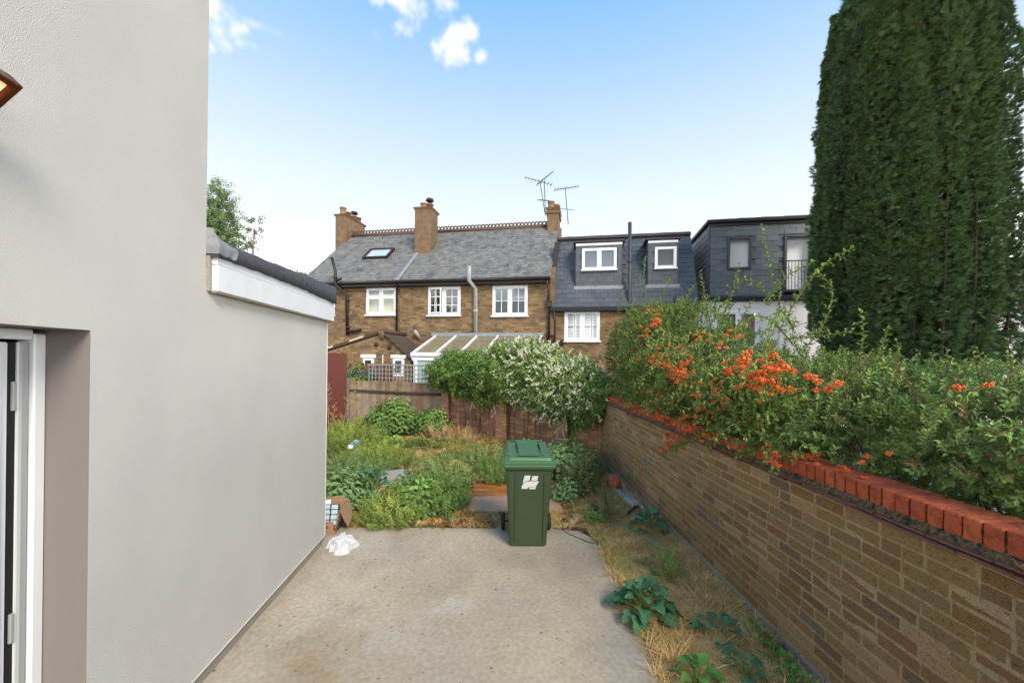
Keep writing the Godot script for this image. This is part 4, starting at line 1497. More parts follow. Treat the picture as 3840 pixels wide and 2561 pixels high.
	b.hull8([Vector3(2.3, 3.0, 0.1), Vector3(2.48, 3.0, 0.1), Vector3(2.48, 3.0, BACK), Vector3(2.3, 3.0, BACK), Vector3(2.3, EAVE + 0.02, 0.1), Vector3(2.48, EAVE + 0.02, 0.1), Vector3(2.48, RIDGE - 0.06, BACK), Vector3(2.3, RIDGE - 0.06, BACK)])
	part("gable_wall", b.done(), M.pebbledash, m)
	pipe(m, "vent_pipe", [Vector3(-0.66, 5.52, 0.42), Vector3(-0.66, 5.0, 0.42), Vector3(-0.5, 4.75, 0.1), Vector3(-0.47, 2.95, 0.1)], 0.075, M.pipegrey, [Vector3(-0.48, 3.9, 0.1)])
	pipe(m, "boiler_flue", [Vector3(-2.75, 2.85, 0.0), Vector3(-2.85, 3.15, 0.25)], 0.07, M.pipegrey)
	pipe(m, "downpipe", [Vector3(2.2, EAVE - 0.1, 0.3), Vector3(2.28, 4.5, 0.1), Vector3(2.3, 2.2, 0.1)], 0.045, M.pipebrown)
	b = B.new()
	b.cham(Vector3(-0.75, 3.07, 0.12), Vector3(0.5, 0.07, 0.2), 0.02)
	part("roof_outlet", b.done(), M.pipebrown, m)
	# glass lean-to: rafters, panes, gutter beam, white front
	var lz := 2.15
	b = B.new()
	b.cham(Vector3(-0.05, 3.0, 0.12), Vector3(4.3, 0.14, 0.24), 0.02)
	part("lean_to_flashing", b.done(), M.lead, m)
	for i in 6:
		var x := -2.02 + i * 0.81
		b = B.new()
		var rt2 := plane(Vector3(x, 2.28, lz), Vector3(0, 0.68, -2.0))
		b.cham(Vector3(0, 1.05, 0.02), Vector3(0.07, 2.12, 0.06), 0.01, rt2)
		part("lean_to_rafter", b.done(), M.upvc, m)
		if i < 5:
			b = B.new()
			b.quad(rt2 * Vector3(0.03, 0, 0), rt2 * Vector3(0.78, 0, 0), rt2 * Vector3(0.78, 2.1, 0), rt2 * Vector3(0.03, 2.1, 0))
			var poly := StandardMaterial3D.new()
			if not M.has("polycarb"):
				poly.transparency = BaseMaterial3D.TRANSPARENCY_ALPHA
				poly.albedo_color = Color(0.62, 0.58, 0.47, 0.55)
				poly.roughness = 0.2
				M.polycarb = poly
			part("lean_to_pane", b.done(), M.polycarb, m)
	b = B.new()
	b.cham(Vector3(0.1, 2.22, lz + 0.04), Vector3(4.4, 0.13, 0.12), 0.015)
	b.cham(Vector3(0.1, 2.08, lz), Vector3(4.34, 0.12, 0.07), 0.01)
	part("lean_to_beam", b.done(), M.upvc, m)
	for x in [-1.95, -1.05, -0.1, 0.9, 1.9]:
		b = B.new()
		b.cham(Vector3(x, 1.0, lz), Vector3(0.12, 2.05, 0.07), 0.01)
		part("lean_to_post", b.done(), M.upvc, m)
	for i in 4:
		b = B.new()
		b.quad(Vector3(-1.9 + i * 0.97, 0.1, lz - 0.02), Vector3(-1.1 + i * 0.97, 0.1, lz - 0.02), Vector3(-1.1 + i * 0.97, 2.02, lz - 0.02), Vector3(-1.9 + i * 0.97, 2.02, lz - 0.02))
		part("lean_to_window", b.done(), M.frosted, m)
	b = B.new()
	b.span(Vector3(-2.1, -0.05, 0.1), Vector3(2.3, 0.02, lz))
	b.span(Vector3(-2.1, 0.02, 0.02), Vector3(2.3, 2.2, 0.1))
	part("lean_to_room", b.done(), M.tanwood, m)

	# television aerials lashed to the right-hand stack
	aerial("tall television aerial with a long rake of rods on the shared chimney", [Vector3(1.40, 8.6, -17.75), Vector3(1.15, 10.05, -17.75)], Vector3(-1, 0.22, 0.1), 1.25)
	aerial("thin television aerial mast with a cross bar and upswept yagi beside the taller rake", [Vector3(1.42, 8.55, -17.8), Vector3(1.34, 10.2, -17.8)], Vector3(0.75, 0.62, 0.0), 0.95)
	aerial("short lone television aerial mast with a level yagi on the far side of the chimney", [Vector3(2.46, 8.2, -17.9), Vector3(2.30, 9.83, -17.9)], Vector3(1, 0.13, 0.05), 1.1)

func aerial(label: String, mast: Array, d: Vector3, l: float) -> void:
	var o := thing("tv_aerial", label, "aerial", mast[0], 0.0, "television aerials on the chimney")
	var top: Vector3 = mast[1] - mast[0]
	var b := B.new()
	b.tube([Vector3.ZERO, top], [0.02, 0.018], 5)
	part("mast", b.done(), M.aerial, o)
	d = d.normalized()
	b = B.new()
	b.tube([top - d * l * 0.45, top + d * l * 0.55], [0.014, 0.012], 4)
	part("boom", b.done(), M.aerial, o)
	for i in 9:
		b = B.new()
		var c := top + d * l * (-0.42 + i * 0.118)
		var h := 0.14 - 0.007 * i
		var s := Vector3(0.25, 0.3, 1).normalized()
		b.tube([c - s * h, c + s * h], [0.011, 0.011], 4)
		part("rod", b.done(), M.aerial, o)
	b = B.new()
	b.tube([top * 0.42 + Vector3(-0.28, 0.02, 0), top * 0.42 + Vector3(0.28, -0.02, 0)], [0.012, 0.012], 4)
	part("cross_bar", b.done(), M.aerial, o)

func make_mansard_house() -> void:
	var h := thing("mansard_house", "brick house with a dark blue slate mansard roof and two white-framed dormer windows", "house", HOUSE_AT, HOUSE_TURN)
	var win := Rect2(2.84, 2.79, 1.26, 1.08)
	var y0 := 3.98
	body(h, 2.38, 7.36, y0, [win], M.housemortar, 6.0)
	facade(h, 2.38, 7.36, 0.6, y0 - 0.02, [win], 0.0)
	var wn := window(h, win, -0.03, [0.0, 0.5], [0.0], M.upvc, M.room, Vector2i.ZERO, true, 0.4)
	# plantation shutters behind the panes
	for i in 4:
		var x := 2.93 + i * 0.285 + (0.04 if i > 1 else 0.0)
		for k in 2:
			var b := B.new()
			var yb := 2.9 + k * 0.46
			b.cham(Vector3(x + 0.015, yb + 0.2, -0.13), Vector3(0.03, 0.44, 0.03), 0.004)
			b.cham(Vector3(x + 0.245, yb + 0.2, -0.13), Vector3(0.03, 0.44, 0.03), 0.004)
			b.cham(Vector3(x + 0.13, yb + 0.0, -0.13), Vector3(0.2, 0.05, 0.03), 0.004)
			for s in 6:
				b.box(Vector3(x + 0.13, yb + 0.06 + s * 0.06, -0.13), Vector3(0.2, 0.04, 0.008), Transform3D.IDENTITY)
			part("shutter", b.done(), M.upvc, wn)
	# mansard: steep slope and flat top
	var s0 := Vector3(0, y0, 0.12)
	var s1 := Vector3(0, 6.8, -1.2)
	var b := B.new()
	b.hull8([Vector3(2.3, y0, 0.12), Vector3(7.42, y0, 0.12), Vector3(7.42, y0, -6), Vector3(2.3, y0, -6), Vector3(2.5, 6.8, -1.2), Vector3(7.36, 6.8, -1.2), Vector3(7.36, 6.8, -6), Vector3(2.5, 6.8, -6)])
	part("roof", b.done(), M.blueslate2, h)
	var t := plane(s0, s1 - s0)
	var sl := (s1 - s0).length()
	var inside := func(x: float, y: float) -> bool:
		var yy: float = y0 + y * (6.8 - y0) / sl
		if x < 2.32 + 0.07 * y:
			return false
		return not ((x > 3.2 and x < 4.88 or x > 5.74 and x < 6.77) and yy > 4.75 and yy < 6.4)
	slates(h, t, 2.3, 7.4, sl, 0.30, 0.205, ["blueslate0", "blueslate1", "blueslate2"], 0, inside)
	b = B.new()
	b.cham(Vector3(4.92, 6.84, -1.16), Vector3(4.95, 0.09, 0.16), 0.01)
	part("roof_edge", b.done(), M.gutter, h)
	b = B.new()
	b.cham(Vector3(4.86, y0 - 0.06, 0.16), Vector3(5.1, 0.16, 0.14), 0.015)
	part("gutter", b.done(), M.rubber, h)
	# leaded step against the taller neighbour
	b = B.new()
	b.cham(Vector3(-0.02, sl * 0.48, 0.07), Vector3(0.2, sl * 0.96, 0.05), 0.01, plane(Vector3(2.3, y0, 0.12), Vector3(0.2, 2.82, -1.32)))
	part("lead_flashing", b.done(), M.pipebrown, h)
	for d in [[3.2, 4.88, Rect2(3.44, 5.38, 1.23, 0.79), [0.0, 0.5]], [5.74, 6.77, Rect2(5.98, 5.37, 0.73, 0.76), [0.0]]]:
		var o := Node3D.new()
		named(o, "dormer", h)
		var z := -0.22
		b = B.new()
		holed(b, d[0], d[1], 4.74, 6.32, [d[2]], z, 0.1)
		b.span(Vector3(d[0], 4.74, -1.4), Vector3(d[0] + 0.06, 6.32, z - 0.1))
		b.span(Vector3(d[1] - 0.06, 4.74, -1.4), Vector3(d[1], 6.32, z - 0.1))
		part("dormer_wall", b.done(), M.blueslate2, o)
		var cut: Rect2 = d[2]
		var x0: float = d[0]
		var x1: float = d[1]
		var keep := func(x: float, y: float) -> bool:
			return not cut.grow(0.04).has_point(Vector2(x, 4.74 + y))
		slates(o, plane(Vector3(0, 4.74, z), Vector3(0, 1, 0.0)), x0 + 0.02, x1 - 0.02, 1.5, 0.30, 0.205, ["blueslate1", "blueslate0"], 0, keep)
		b = B.new()
		b.cham(Vector3((x0 + x1) * 0.5, 6.42, -0.72), Vector3(x1 - x0 + 0.16, 0.1, 1.15), 0.02)
		part("dormer_roof", b.done(), M.gutter, o)
		b = B.new()
		b.cham(Vector3((x0 + x1) * 0.5, 6.31, z + 0.03), Vector3(x1 - x0 - 0.02, 0.085, 0.05), 0.01)
		part("dormer_fascia", b.done(), M.upvc, o)
		b = B.new()
		b.cham(Vector3((x0 + x1) * 0.5, 4.74, z + 0.02), Vector3(x1 - x0 + 0.1, 0.14, 0.03), 0.01)
		part("lead_apron", b.done(), M.lead, o)
		window_flat(o, d[2], z + 0.01, d[3])
	pipe(h, "soil_pipe", [Vector3(5.1, 7.0, -0.05), Vector3(5.12, 4.4, 0.05), Vector3(5.12, 2.0, 0.1)], 0.065, M.anthracite, [Vector3(5.11, 5.6, 0.0)])
	pipe(h, "downpipe", [Vector3(2.45, 3.9, 0.2), Vector3(2.5, 3.5, 0.08), Vector3(2.5, 0.5, 0.08)], 0.04, M.pipebrown)
	b = B.new()
	b.cham(Vector3(2.78, 2.72, 0.08), Vector3(0.1, 0.22, 0.14), 0.02)
	part("wall_lantern", b.done(), M.pipeblack, h)
	b = B.new()
	b.cham(Vector3(6.7, 4.25, 0.12), Vector3(0.16, 0.3, 0.16), 0.03)
	part("alarm_box", b.done(), M.anthracite, h)

# a third-level window: frame, panes and glass straight under their dormer
func window_flat(o: Node3D, r: Rect2, z: float, cols: Array) -> void:
	var b := B.new()
	var fw := 0.1
	b.cham(Vector3(r.position.x + fw * 0.5, r.get_center().y, z), Vector3(fw, r.size.y, 0.09), 0.01)
	b.cham(Vector3(r.end.x - fw * 0.5, r.get_center().y, z), Vector3(fw, r.size.y, 0.09), 0.01)
	b.cham(Vector3(r.get_center().x, r.position.y + fw * 0.5, z), Vector3(r.size.x - fw * 2, fw, 0.09), 0.01)
	b.cham(Vector3(r.get_center().x, r.end.y - fw * 0.5, z), Vector3(r.size.x - fw * 2, fw, 0.09), 0.01)
	for i in cols.size() - 1:
		b.cham(Vector3(r.position.x + r.size.x * float(cols[i + 1]), r.get_center().y, z + 0.004), Vector3(0.16, r.size.y - fw * 2, 0.08), 0.01)
	b.cham(Vector3(r.get_center().x, r.position.y - 0.02, z + 0.05), Vector3(r.size.x + 0.06, 0.05, 0.14), 0.01)
	part("window_frame", b.done(), M.upvc, o)
	for i in cols.size():
		var xa := r.position.x + (fw if i == 0 else r.size.x * float(cols[i]) + 0.08)
		var xb := (r.end.x - fw) if i == cols.size() - 1 else r.position.x + r.size.x * float(cols[i + 1]) - 0.08
		b = B.new()
		b.quad(Vector3(xa, r.position.y + fw, z), Vector3(xb, r.position.y + fw, z), Vector3(xb, r.end.y - fw, z), Vector3(xa, r.end.y - fw, z))
		part("pane", b.done(), M.skyglass if cols.size() > 1 else M.windowglass, o)
	b = B.new()
	b.span(Vector3(r.position.x - 0.02, r.position.y - 0.02, z - 0.3), Vector3(r.end.x + 0.02, r.end.y + 0.02, z - 0.28))
	part("blind", b.done(), M.frosted if cols.size() > 1 else M.room, o)

func make_white_house() -> void:
	var h := thing("white_house", "white rendered house with a boxy grey slate dormer and black balcony beside the yew", "house", HOUSE_AT, HOUSE_TURN)
	var win := Rect2(8.03, 2.56, 1.27, 1.27)
	body(h, 7.42, 14.0, 4.25, [win], M.whitewall, 6.0)
	window(h, win, -0.03, [0.0, 0.5], [0.0], M.upvc, M.tanwood, Vector2i.ZERO, true, 0.5)
	var b := B.new()
	b.cham(Vector3(10.6, 2.0, 0.02), Vector3(6.3, 0.07, 0.1), 0.01)
	part("string_course", b.done(), M.upvc, h)
	b = B.new()
	b.cham(Vector3(9.95, 3.05, 0.03), Vector3(0.05, 2.1, 0.05), 0.01)
	part("downpipe", b.done(), M.upvc, h)
	b = B.new()
	b.cham(Vector3(10.7, 4.2, 0.1), Vector3(6.6, 0.14, 0.14), 0.015)
	part("gutter", b.done(), M.rubber, h)
	# box dormer, slightly battered
	var d := Node3D.new()
	named(d, "dormer", h)
	var w0 := Rect2(8.42, 5.30, 0.76, 1.12)
	var w1 := Rect2(10.2, 4.5, 0.98, 1.92)
	var z := -0.42
	b = B.new()
	holed(b, 7.87, 13.6, 4.27, 6.92, [w0, w1], z, 0.12)
	b.span(Vector3(7.87, 4.27, -5.6), Vector3(7.97, 6.92, z - 0.12))
	b.span(Vector3(13.5, 4.27, -5.6), Vector3(13.6, 6.92, z - 0.12))
	b.span(Vector3(7.97, 6.86, -5.6), Vector3(13.5, 6.92, z - 0.12))
	part("dormer_wall", b.done(), M.greyslate2, d)
	var keep := func(x: float, y: float) -> bool:
		return not w0.grow(0.02).has_point(Vector2(x, 4.27 + y)) and not w1.grow(0.02).has_point(Vector2(x, 4.27 + y))
	slates(d, plane(Vector3(0, 4.27, z), Vector3.UP), 7.87, 13.6, 2.62, 0.36, 0.2, ["greyslate0", "greyslate1", "greyslate2"], 0, keep, 300)
	var side := Transform3D(Basis(Vector3(0, 0, 1), Vector3.UP, Vector3(-1, 0, 0)), Vector3(7.87, 4.27, -4.6))
	slates(d, side, 0.0, 4.16, 2.62, 0.36, 0.2, ["greyslate2", "greyslate0"], 0, null, 140)
	b = B.new()
	b.cham(Vector3(10.7, 6.97, -2.9), Vector3(5.95, 0.12, 5.3), 0.02)
	part("dormer_roof", b.done(), M.rubber, d)
	b = B.new()
	b.cham(Vector3(10.7, 6.86, z + 0.05), Vector3(5.8, 0.09, 0.05), 0.01)
	part("dormer_fascia", b.done(), M.gutter, d)
	b = B.new()
	b.hull8([Vector3(7.5, 4.2, 0.16), Vector3(13.7, 4.2, 0.16), Vector3(13.7, 4.2, -0.5), Vector3(7.5, 4.2, -0.5), Vector3(7.5, 4.24, 0.16), Vector3(13.7, 4.24, 0.16), Vector3(13.7, 4.42, -0.43), Vector3(7.5, 4.42, -0.43)])
	part("roof_apron", b.done(), M.blueslate2, h)
	for r in [w0, w1]:
		b = B.new()
		var fw := 0.075
		for s in [-1, 1]:
			b.cham(Vector3(r.get_center().x + s * (r.size.x - fw) * 0.5, r.get_center().y, z + 0.02), Vector3(fw, r.size.y, 0.12), 0.008)
			b.cham(Vector3(r.get_center().x, r.get_center().y + s * (r.size.y - fw) * 0.5, z + 0.02), Vector3(r.size.x - fw * 2, fw, 0.12), 0.008)
		part("window_frame", b.done(), M.anthracite, d)
		b = B.new()
		b.quad(Vector3(r.position.x, r.position.y, z), Vector3(r.end.x, r.position.y, z), Vector3(r.end.x, r.end.y, z), Vector3(r.position.x, r.end.y, z))
		part("pane", b.done(), M.glass, d)
		b = B.new()
		b.span(Vector3(r.position.x - 0.02, r.position.y - 0.02, z - 0.3), Vector3(r.end.x + 0.02, r.end.y + 0.02, z - 0.28))
		part("blind", b.done(), M.whiteblind, d)
	# balcony rail
	var bal := Node3D.new()
	named(bal, "balcony", h)
	b = B.new()
	b.cham(Vector3(10.65, 5.5, -0.2), Vector3(1.4, 0.035, 0.035), 0.006)
	part("handrail", b.done(), M.rubber, bal)
	b = B.new()
	b.cham(Vector3(10.65, 4.5, -0.2), Vector3(1.4, 0.035, 0.035), 0.006)
	part("bottom_rail", b.done(), M.rubber, bal)
	b = B.new()
	b.cham(Vector3(10.65, 4.47, -0.28), Vector3(1.5, 0.06, 0.36), 0.01)
	part("balcony_ledge", b.done(), M.rubber, bal)
	for i in 15:
		b = B.new()
		b.tube([Vector3(9.97 + i * 0.097, 4.5, -0.2), Vector3(9.97 + i * 0.097, 5.5, -0.2)], [0.009, 0.009], 5)
		part("baluster", b.done(), M.rubber, bal)

func make_far_house() -> void:
	var h := thing("gabled_house", "half-hidden pale house with a brown roof on the far side of the yew", "house", Vector3(17.3, 0, -14.5), -0.3)
	var win := Rect2(0.2, 1.9, 1.1, 1.5)
	body(h, 0.0, 6.0, 4.7, [win], M.whitewall, 6.0)
	window(h, win, -0.03, [0.0, 0.5], [0.0, 0.6], M.upvc, M.room)
	var b := B.new()
	b.hull8([Vector3(-0.2, 4.7, 0.3), Vector3(6.2, 4.7, 0.3), Vector3(6.2, 4.7, -6.3), Vector3(-0.2, 4.7, -6.3), Vector3(-0.2, 6.6, -2.9), Vector3(6.2, 6.6, -2.9), Vector3(6.2, 6.6, -3.1), Vector3(-0.2, 6.6, -3.1)])
	part("roof", b.done(), M.browntile, h)

# ---------------------------------------------------------------- trees
func make_yew() -> void:
	var cx := 9.29
	var cd := 9.5
	var o := thing("yew_tree", "towering columnar dark green yew tree behind the hedge and wall", "tree", Vector3(cx, 0, -cd))
	var b := B.new()
	b.smooth(true)
	b.tube([Vector3(0, -0.1, 0), Vector3(0.05, 1.5, 0), Vector3(-0.05, 5, 0.05), Vector3(0, 11.5, 0)], [0.4, 0.32, 0.22, 0.05], 10)
	part("trunk", b.done(), M.bark, o)
	# upright limbs, each the spine of a plume of foliage
	var ts := [[], [], []]
	var cs := [[], [], []]
	var limbs := B.new()
	limbs.smooth(true)
	var n := 29
	for i in n:
		var inner := i >= 20
		var a := TAU * (i / 20.0) + rr(-0.07, 0.07) if not inner else TAU * (i - 20) / 9.0 + 0.3
		var ring := 0.0
		var y_low := rr(0.3, 0.9)
		var y_top := rr(10.8, 13.6) if inner else rr(9.6, 12.6)
		if not inner and rng.randf() < 0.3:
			y_low = rr(1.0, 4.0)
		var pr := rr(0.23, 0.40) if not inner else 0.5
		var hue := rr(0, 1)
		var sunk := rr(0.0, 0.20)
		var pts := []
		var rad := []
		for k in 7:
			var y := lerpf(0.2, y_top - 0.5, k / 6.0)
			ring = (0.8 if inner else yew_radius(y) - pr * 0.95 - sunk + 0.07 * sin(y * 0.9 + i * 2.0))
			var q := a + 0.05 * sin(k * 1.3 + i)
			pts.append(Vector3(cos(q) * ring * minf(1.0, 0.3 + y * 0.5), y, sin(q) * ring * minf(1.0, 0.3 + y * 0.5)))
			rad.append(0.035 - k * 0.004)
		limbs.tube(pts, rad, 5, false)
		var count := 5600 if not inner else 1800
		# fewer sprays on the far side of the tree, which stays hidden
		var facing := Vector3(cos(a), 0, sin(a)).dot(Vector3(-cx, 0, cd).normalized())
		if facing < -0.25:
			count = int(count * 0.5)
		for j in count:
			var y := lerpf(y_low, y_top, pow(rng.randf(), 0.93))
			var k: float = clampf((y - 0.2) / (y_top - 0.7) * 6.0, 0, 5.99)
			var c: Vector3 = pts[int(k)].lerp(pts[int(k) + 1], k - int(k))
			c.y = y
			var u := rr(0, TAU)
			var out := Vector3(cos(u), 0, sin(u))
			if not inner and out.dot(Vector3(cos(a), 0, sin(a))) < -0.3:
				continue
			var taper := clampf((y_top - y) / 1.6, 0.15, 1.0)
			var bulge := 1.0 + 0.16 * sin(y * 5.3 + i * 1.7 + u) + 0.3 * lump.get_noise_3d(c.x * 0.9 + i, y * 0.9, c.z * 0.9)
			var at := c + out * pr * taper * bulge * rr(0.66, 1.0)
			var d := (out * 0.7 + Vector3.UP * rr(0.2, 1.1) + rv(0.4)).normalized()
			var v: int = rng.randi() % 3
			# the flat of the spray faces up and out, tips nodding
			var side := d.cross(Vector3.UP).normalized()
			var face := side.cross(d).normalized().rotated(d, rr(-0.5, 0.5))
			var s := rr(0.11, 0.19) * (2.4 if inner else 1.0)
			var tr := Transform3D(Basis(d.cross(face) * s, d * s, face * s), at)
			ts[v].append(tr)
			var g := lump.get_noise_3d(at.x * 0.5 + 9, at.y * 0.35, at.z * 0.5) * 0.5 + 0.5
			var base := Color(0.095, 0.158, 0.072).lerp(Color(0.135, 0.22, 0.08), clampf(g * 0.8 + hue * 0.4, 0, 1))
			if hue > 0.75:
				base = base.lerp(Color(0.085, 0.16, 0.09), 0.5)
			if rng.randf() < 0.02:
				base = Color(0.11, 0.075, 0.03)
			cs[v].append(tint(base, 0.2))
	part("limbs", limbs.done(), M.bark, o)
	for v in 3:
		many("crown", S["yew%d" % v], M.needle, o, ts[v], cs[v])

func yew_radius(y: float) -> float:
	var r := 1.86
	if y < 2.5:
		r = lerpf(1.35, 1.86, clampf((y - 0.3) / 2.2, 0, 1))
	elif y > 5.0:
		r = lerpf(1.86, 1.45, (y - 5.0) / 8.0)
	return r

func broadleaf(called: String, label: String, at: Vector3, h: float, boughs: Array, count: int, leaf_size: float, c0: Color, c1: Color, bark: Material, group := "") -> void:
	var o := thing(called, label, "tree", at, 0.0, group)
	var b := B.new()
	b.smooth(true)
	b.tube([Vector3(0, -0.1, 0), Vector3(0.06, h * 0.35, 0.03), Vector3(-0.03, h * 0.7, 0), Vector3(0, h, 0)], [h * 0.022, h * 0.017, h * 0.01, 0.012], 8)
	for q in boughs:
		var e: Vector3 = q[0]
		b.tube([Vector3(0, e.y * 0.55, 0), Vector3(e.x * 0.5, e.y * 0.82, e.z * 0.5), e], [h * 0.010, h * 0.006, 0.008], 5)
	part("trunk", b.done(), bark, o)
	var ts := []
	var cs := []
	for i in count:
		var q: Array = boughs[rng.randi() % boughs.size()]
		var r: Vector3 = q[1]
		var d := rdir()
		var p: Vector3 = q[0] + d * r * pow(rng.randf(), 0.45)
		ts.append(along(p, d + Vector3(0, -0.5, 0) + rv(0.5), leaf_size * rr(0.7, 1.3)))
		cs.append(tint(c0.lerp(c1, rng.randf()), 0.2))
	many("crown", S["vine0"], M.leaf, o, ts, cs)

func make_far_trees() -> void:
	broadleaf("birch_tree", "loose leafy birch tree rising behind the flat extension roof", Vector3(-6.75, 0, -9.0), 5.5, [[Vector3(0.05, 5.3, 0), Vector3(0.35, 0.75, 0.4)], [Vector3(0.2, 4.6, 0.1), Vector3(0.42, 0.7, 0.4)], [Vector3(-0.5, 4.9, 0), Vector3(0.6, 0.9, 0.6)], [Vector3(0.35, 4.0, 0.2), Vector3(0.5, 0.5, 0.4)], [Vector3(-0.3, 3.6, 0), Vector3(0.9, 0.6, 0.6)]], 1700, 0.17, Color(0.12, 0.19, 0.065), Color(0.2, 0.29, 0.12), M.palebark)
	broadleaf("birch_sapling", "slender see-through birch sapling beside the fuller birch", Vector3(-5.9, 0, -9.0), 4.7, [[Vector3(0.02, 4.95, 0), Vector3(0.18, 0.4, 0.15)], [Vector3(-0.12, 4.55, 0), Vector3(0.2, 0.35, 0.2)], [Vector3(-0.2, 4.1, 0.05), Vector3(0.28, 0.35, 0.2)], [Vector3(0.28, 3.95, 0.05), Vector3(0.12, 0.15, 0.12)]], 120, 0.14, Color(0.09, 0.14, 0.05), Color(0.15, 0.2, 0.08), M.palebark)
	broadleaf("distant_tree", "small olive tree top far beyond the end terrace roof", Vector3(-14.1, 0, -26.0), 8.0, [[Vector3(-0.3, 7.0, 0), Vector3(1.1, 1.0, 1)], [Vector3(0.7, 6.9, 0), Vector3(0.8, 0.9, 1)], [Vector3(0, 6, 0), Vector3(1.6, 1.2, 1.2)]], 500, 0.36, Color(0.13, 0.15, 0.07), Color(0.2, 0.2, 0.1), M.bark)

# ---------------------------------------------------------------- hedge and firethorn
# scatter twigs over a set of ellipsoids [centre, radii]
func clothe(o: Node3D, blobs: Array, count: int, shapes: Array, m: Material, size: Vector2, tones: Array, up := 0.5, called := "foliage", floor_y := -9.0) -> void:
	var weights := []
	var total := 0.0
	for q in blobs:
		var r: Vector3 = q[1]
		total += r.x * r.y + r.y * r.z + r.x * r.z
		weights.append(total)
	var ts := []
	var cs := []
	for v in shapes:
		ts.append([])
		cs.append([])
	for i in count:
		var pick := rng.randf() * total
		var k := 0
		while weights[k] < pick:
			k += 1
		var q: Array = blobs[k]
		var d := rdir()
		var c: Vector3 = q[0]
		var r: Vector3 = q[1]
		var depth := rr(0.9, 1.06) if rng.randf() < 0.72 else rr(0.45, 0.9)
		var p := c + d * r * depth
		p += (d * r) * (0.36 * lump.get_noise_3d(p.x * 1.6, p.y * 1.6, p.z * 1.6) + 0.22 * lump.get_noise_3d(p.x * 4.5, p.y * 4.5, p.z * 4.5))
		if p.y < floor_y:
			continue
		var buried := false
		for j in blobs.size():
			if j != k:
				var e: Vector3 = (p - blobs[j][0]) / blobs[j][1]
				if e.length() < 0.72:
					buried = true
					break
		if buried:
			continue
		var n := (d / r).normalized()
		# thin the side that nobody in the garden can see
		if n.dot((eye - o.position - p).normalized()) < -0.35 and rng.randf() < 0.6:
			continue
		var v: int = rng.randi() % shapes.size()
		ts[v].append(along(p, n * 0.75 + Vector3.UP * up + rv(0.6), rr(size.x, size.y)))
		var g := lump.get_noise_3d(p.x * 0.8 + 20, p.y * 0.8, p.z * 0.8) * 0.5 + 0.5 + rr(-0.25, 0.25)
		var col: Color = tones[0].lerp(tones[1], clampf(g * 1.1, 0, 1))
		if tones.size() > 2 and rng.randf() < 0.05:
			col = tones[2]
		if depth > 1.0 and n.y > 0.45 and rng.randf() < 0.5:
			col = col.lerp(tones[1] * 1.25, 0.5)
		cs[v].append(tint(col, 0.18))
	for v in shapes.size():
		many(called, shapes[v], m, o, ts[v], cs[v])

func shoot(o: Node3D, called: String, pts: Array, c: Color, l: float, dense := 0.022) -> void:
	# a smooth curve beset with short leafy side twigs
	var cv := Curve3D.new()
	for i in pts.size():
		var t: Vector3 = (pts[mini(i + 1, pts.size() - 1)] - pts[maxi(i - 1, 0)]) * 0.2
		cv.add_point(pts[i], -t, t)
	var len := cv.get_baked_length()
	var b := B.new()
	b.col(Color(0.16, 0.11, 0.06))
	var sp := []
	var rad := []
	for i in 13:
		sp.append(cv.sample_baked(len * i / 12.0))
		rad.append(lerpf(0.008, 0.0025, i / 12.0))
	b.tube(sp, rad, 4, false)
	var s := 0.0
	var k := 0
	while s < len:
		var p := cv.sample_baked(s)
		var d := (cv.sample_baked(minf(s + 0.03, len)) - cv.sample_baked(maxf(s - 0.03, 0))).normalized()
		var a := k * 2.4
		var x := d.cross(Vector3(0.3, 0.2, 1)).normalized()
		var out := (x * cos(a) + d.cross(x) * sin(a)).normalized()
		var q := s / len
		for j in 3:
			var ld := (out * rr(0.6, 1.0) + d * rr(0.3, 1.0) + rv(0.35)).normalized()
			b.leaf(p + out * rr(0, 0.012) * j, ld, Vector3.UP + rv(0.4), l * rr(0.7, 1.2) * (1.1 - 0.35 * q), l * 0.4, tint(c.lerp(Color(0.32, 0.45, 0.09), q * 0.5), 0.2), 0.12, 0.1)
		if k % 5 == 2 and q < 0.85 and len > 0.35: # side spur
			var e := p + (out + d * 0.5).normalized() * rr(0.05, 0.12)
			b.col(Color(0.16, 0.11, 0.06))
			b.tube([p, e], [0.003, 0.0015], 3, false)
			for j in 6:
				var ld := (out + d * 0.4 + rv(0.8)).normalized()
				b.leaf(p.lerp(e, (j + 1) / 6.0), ld, Vector3.UP + rv(0.4), l * rr(0.6, 1.0), l * 0.36, tint(c, 0.2), 0.12, 0.1)
		s += dense
		k += 1
	part(called, b.done(), M.leaf, o)

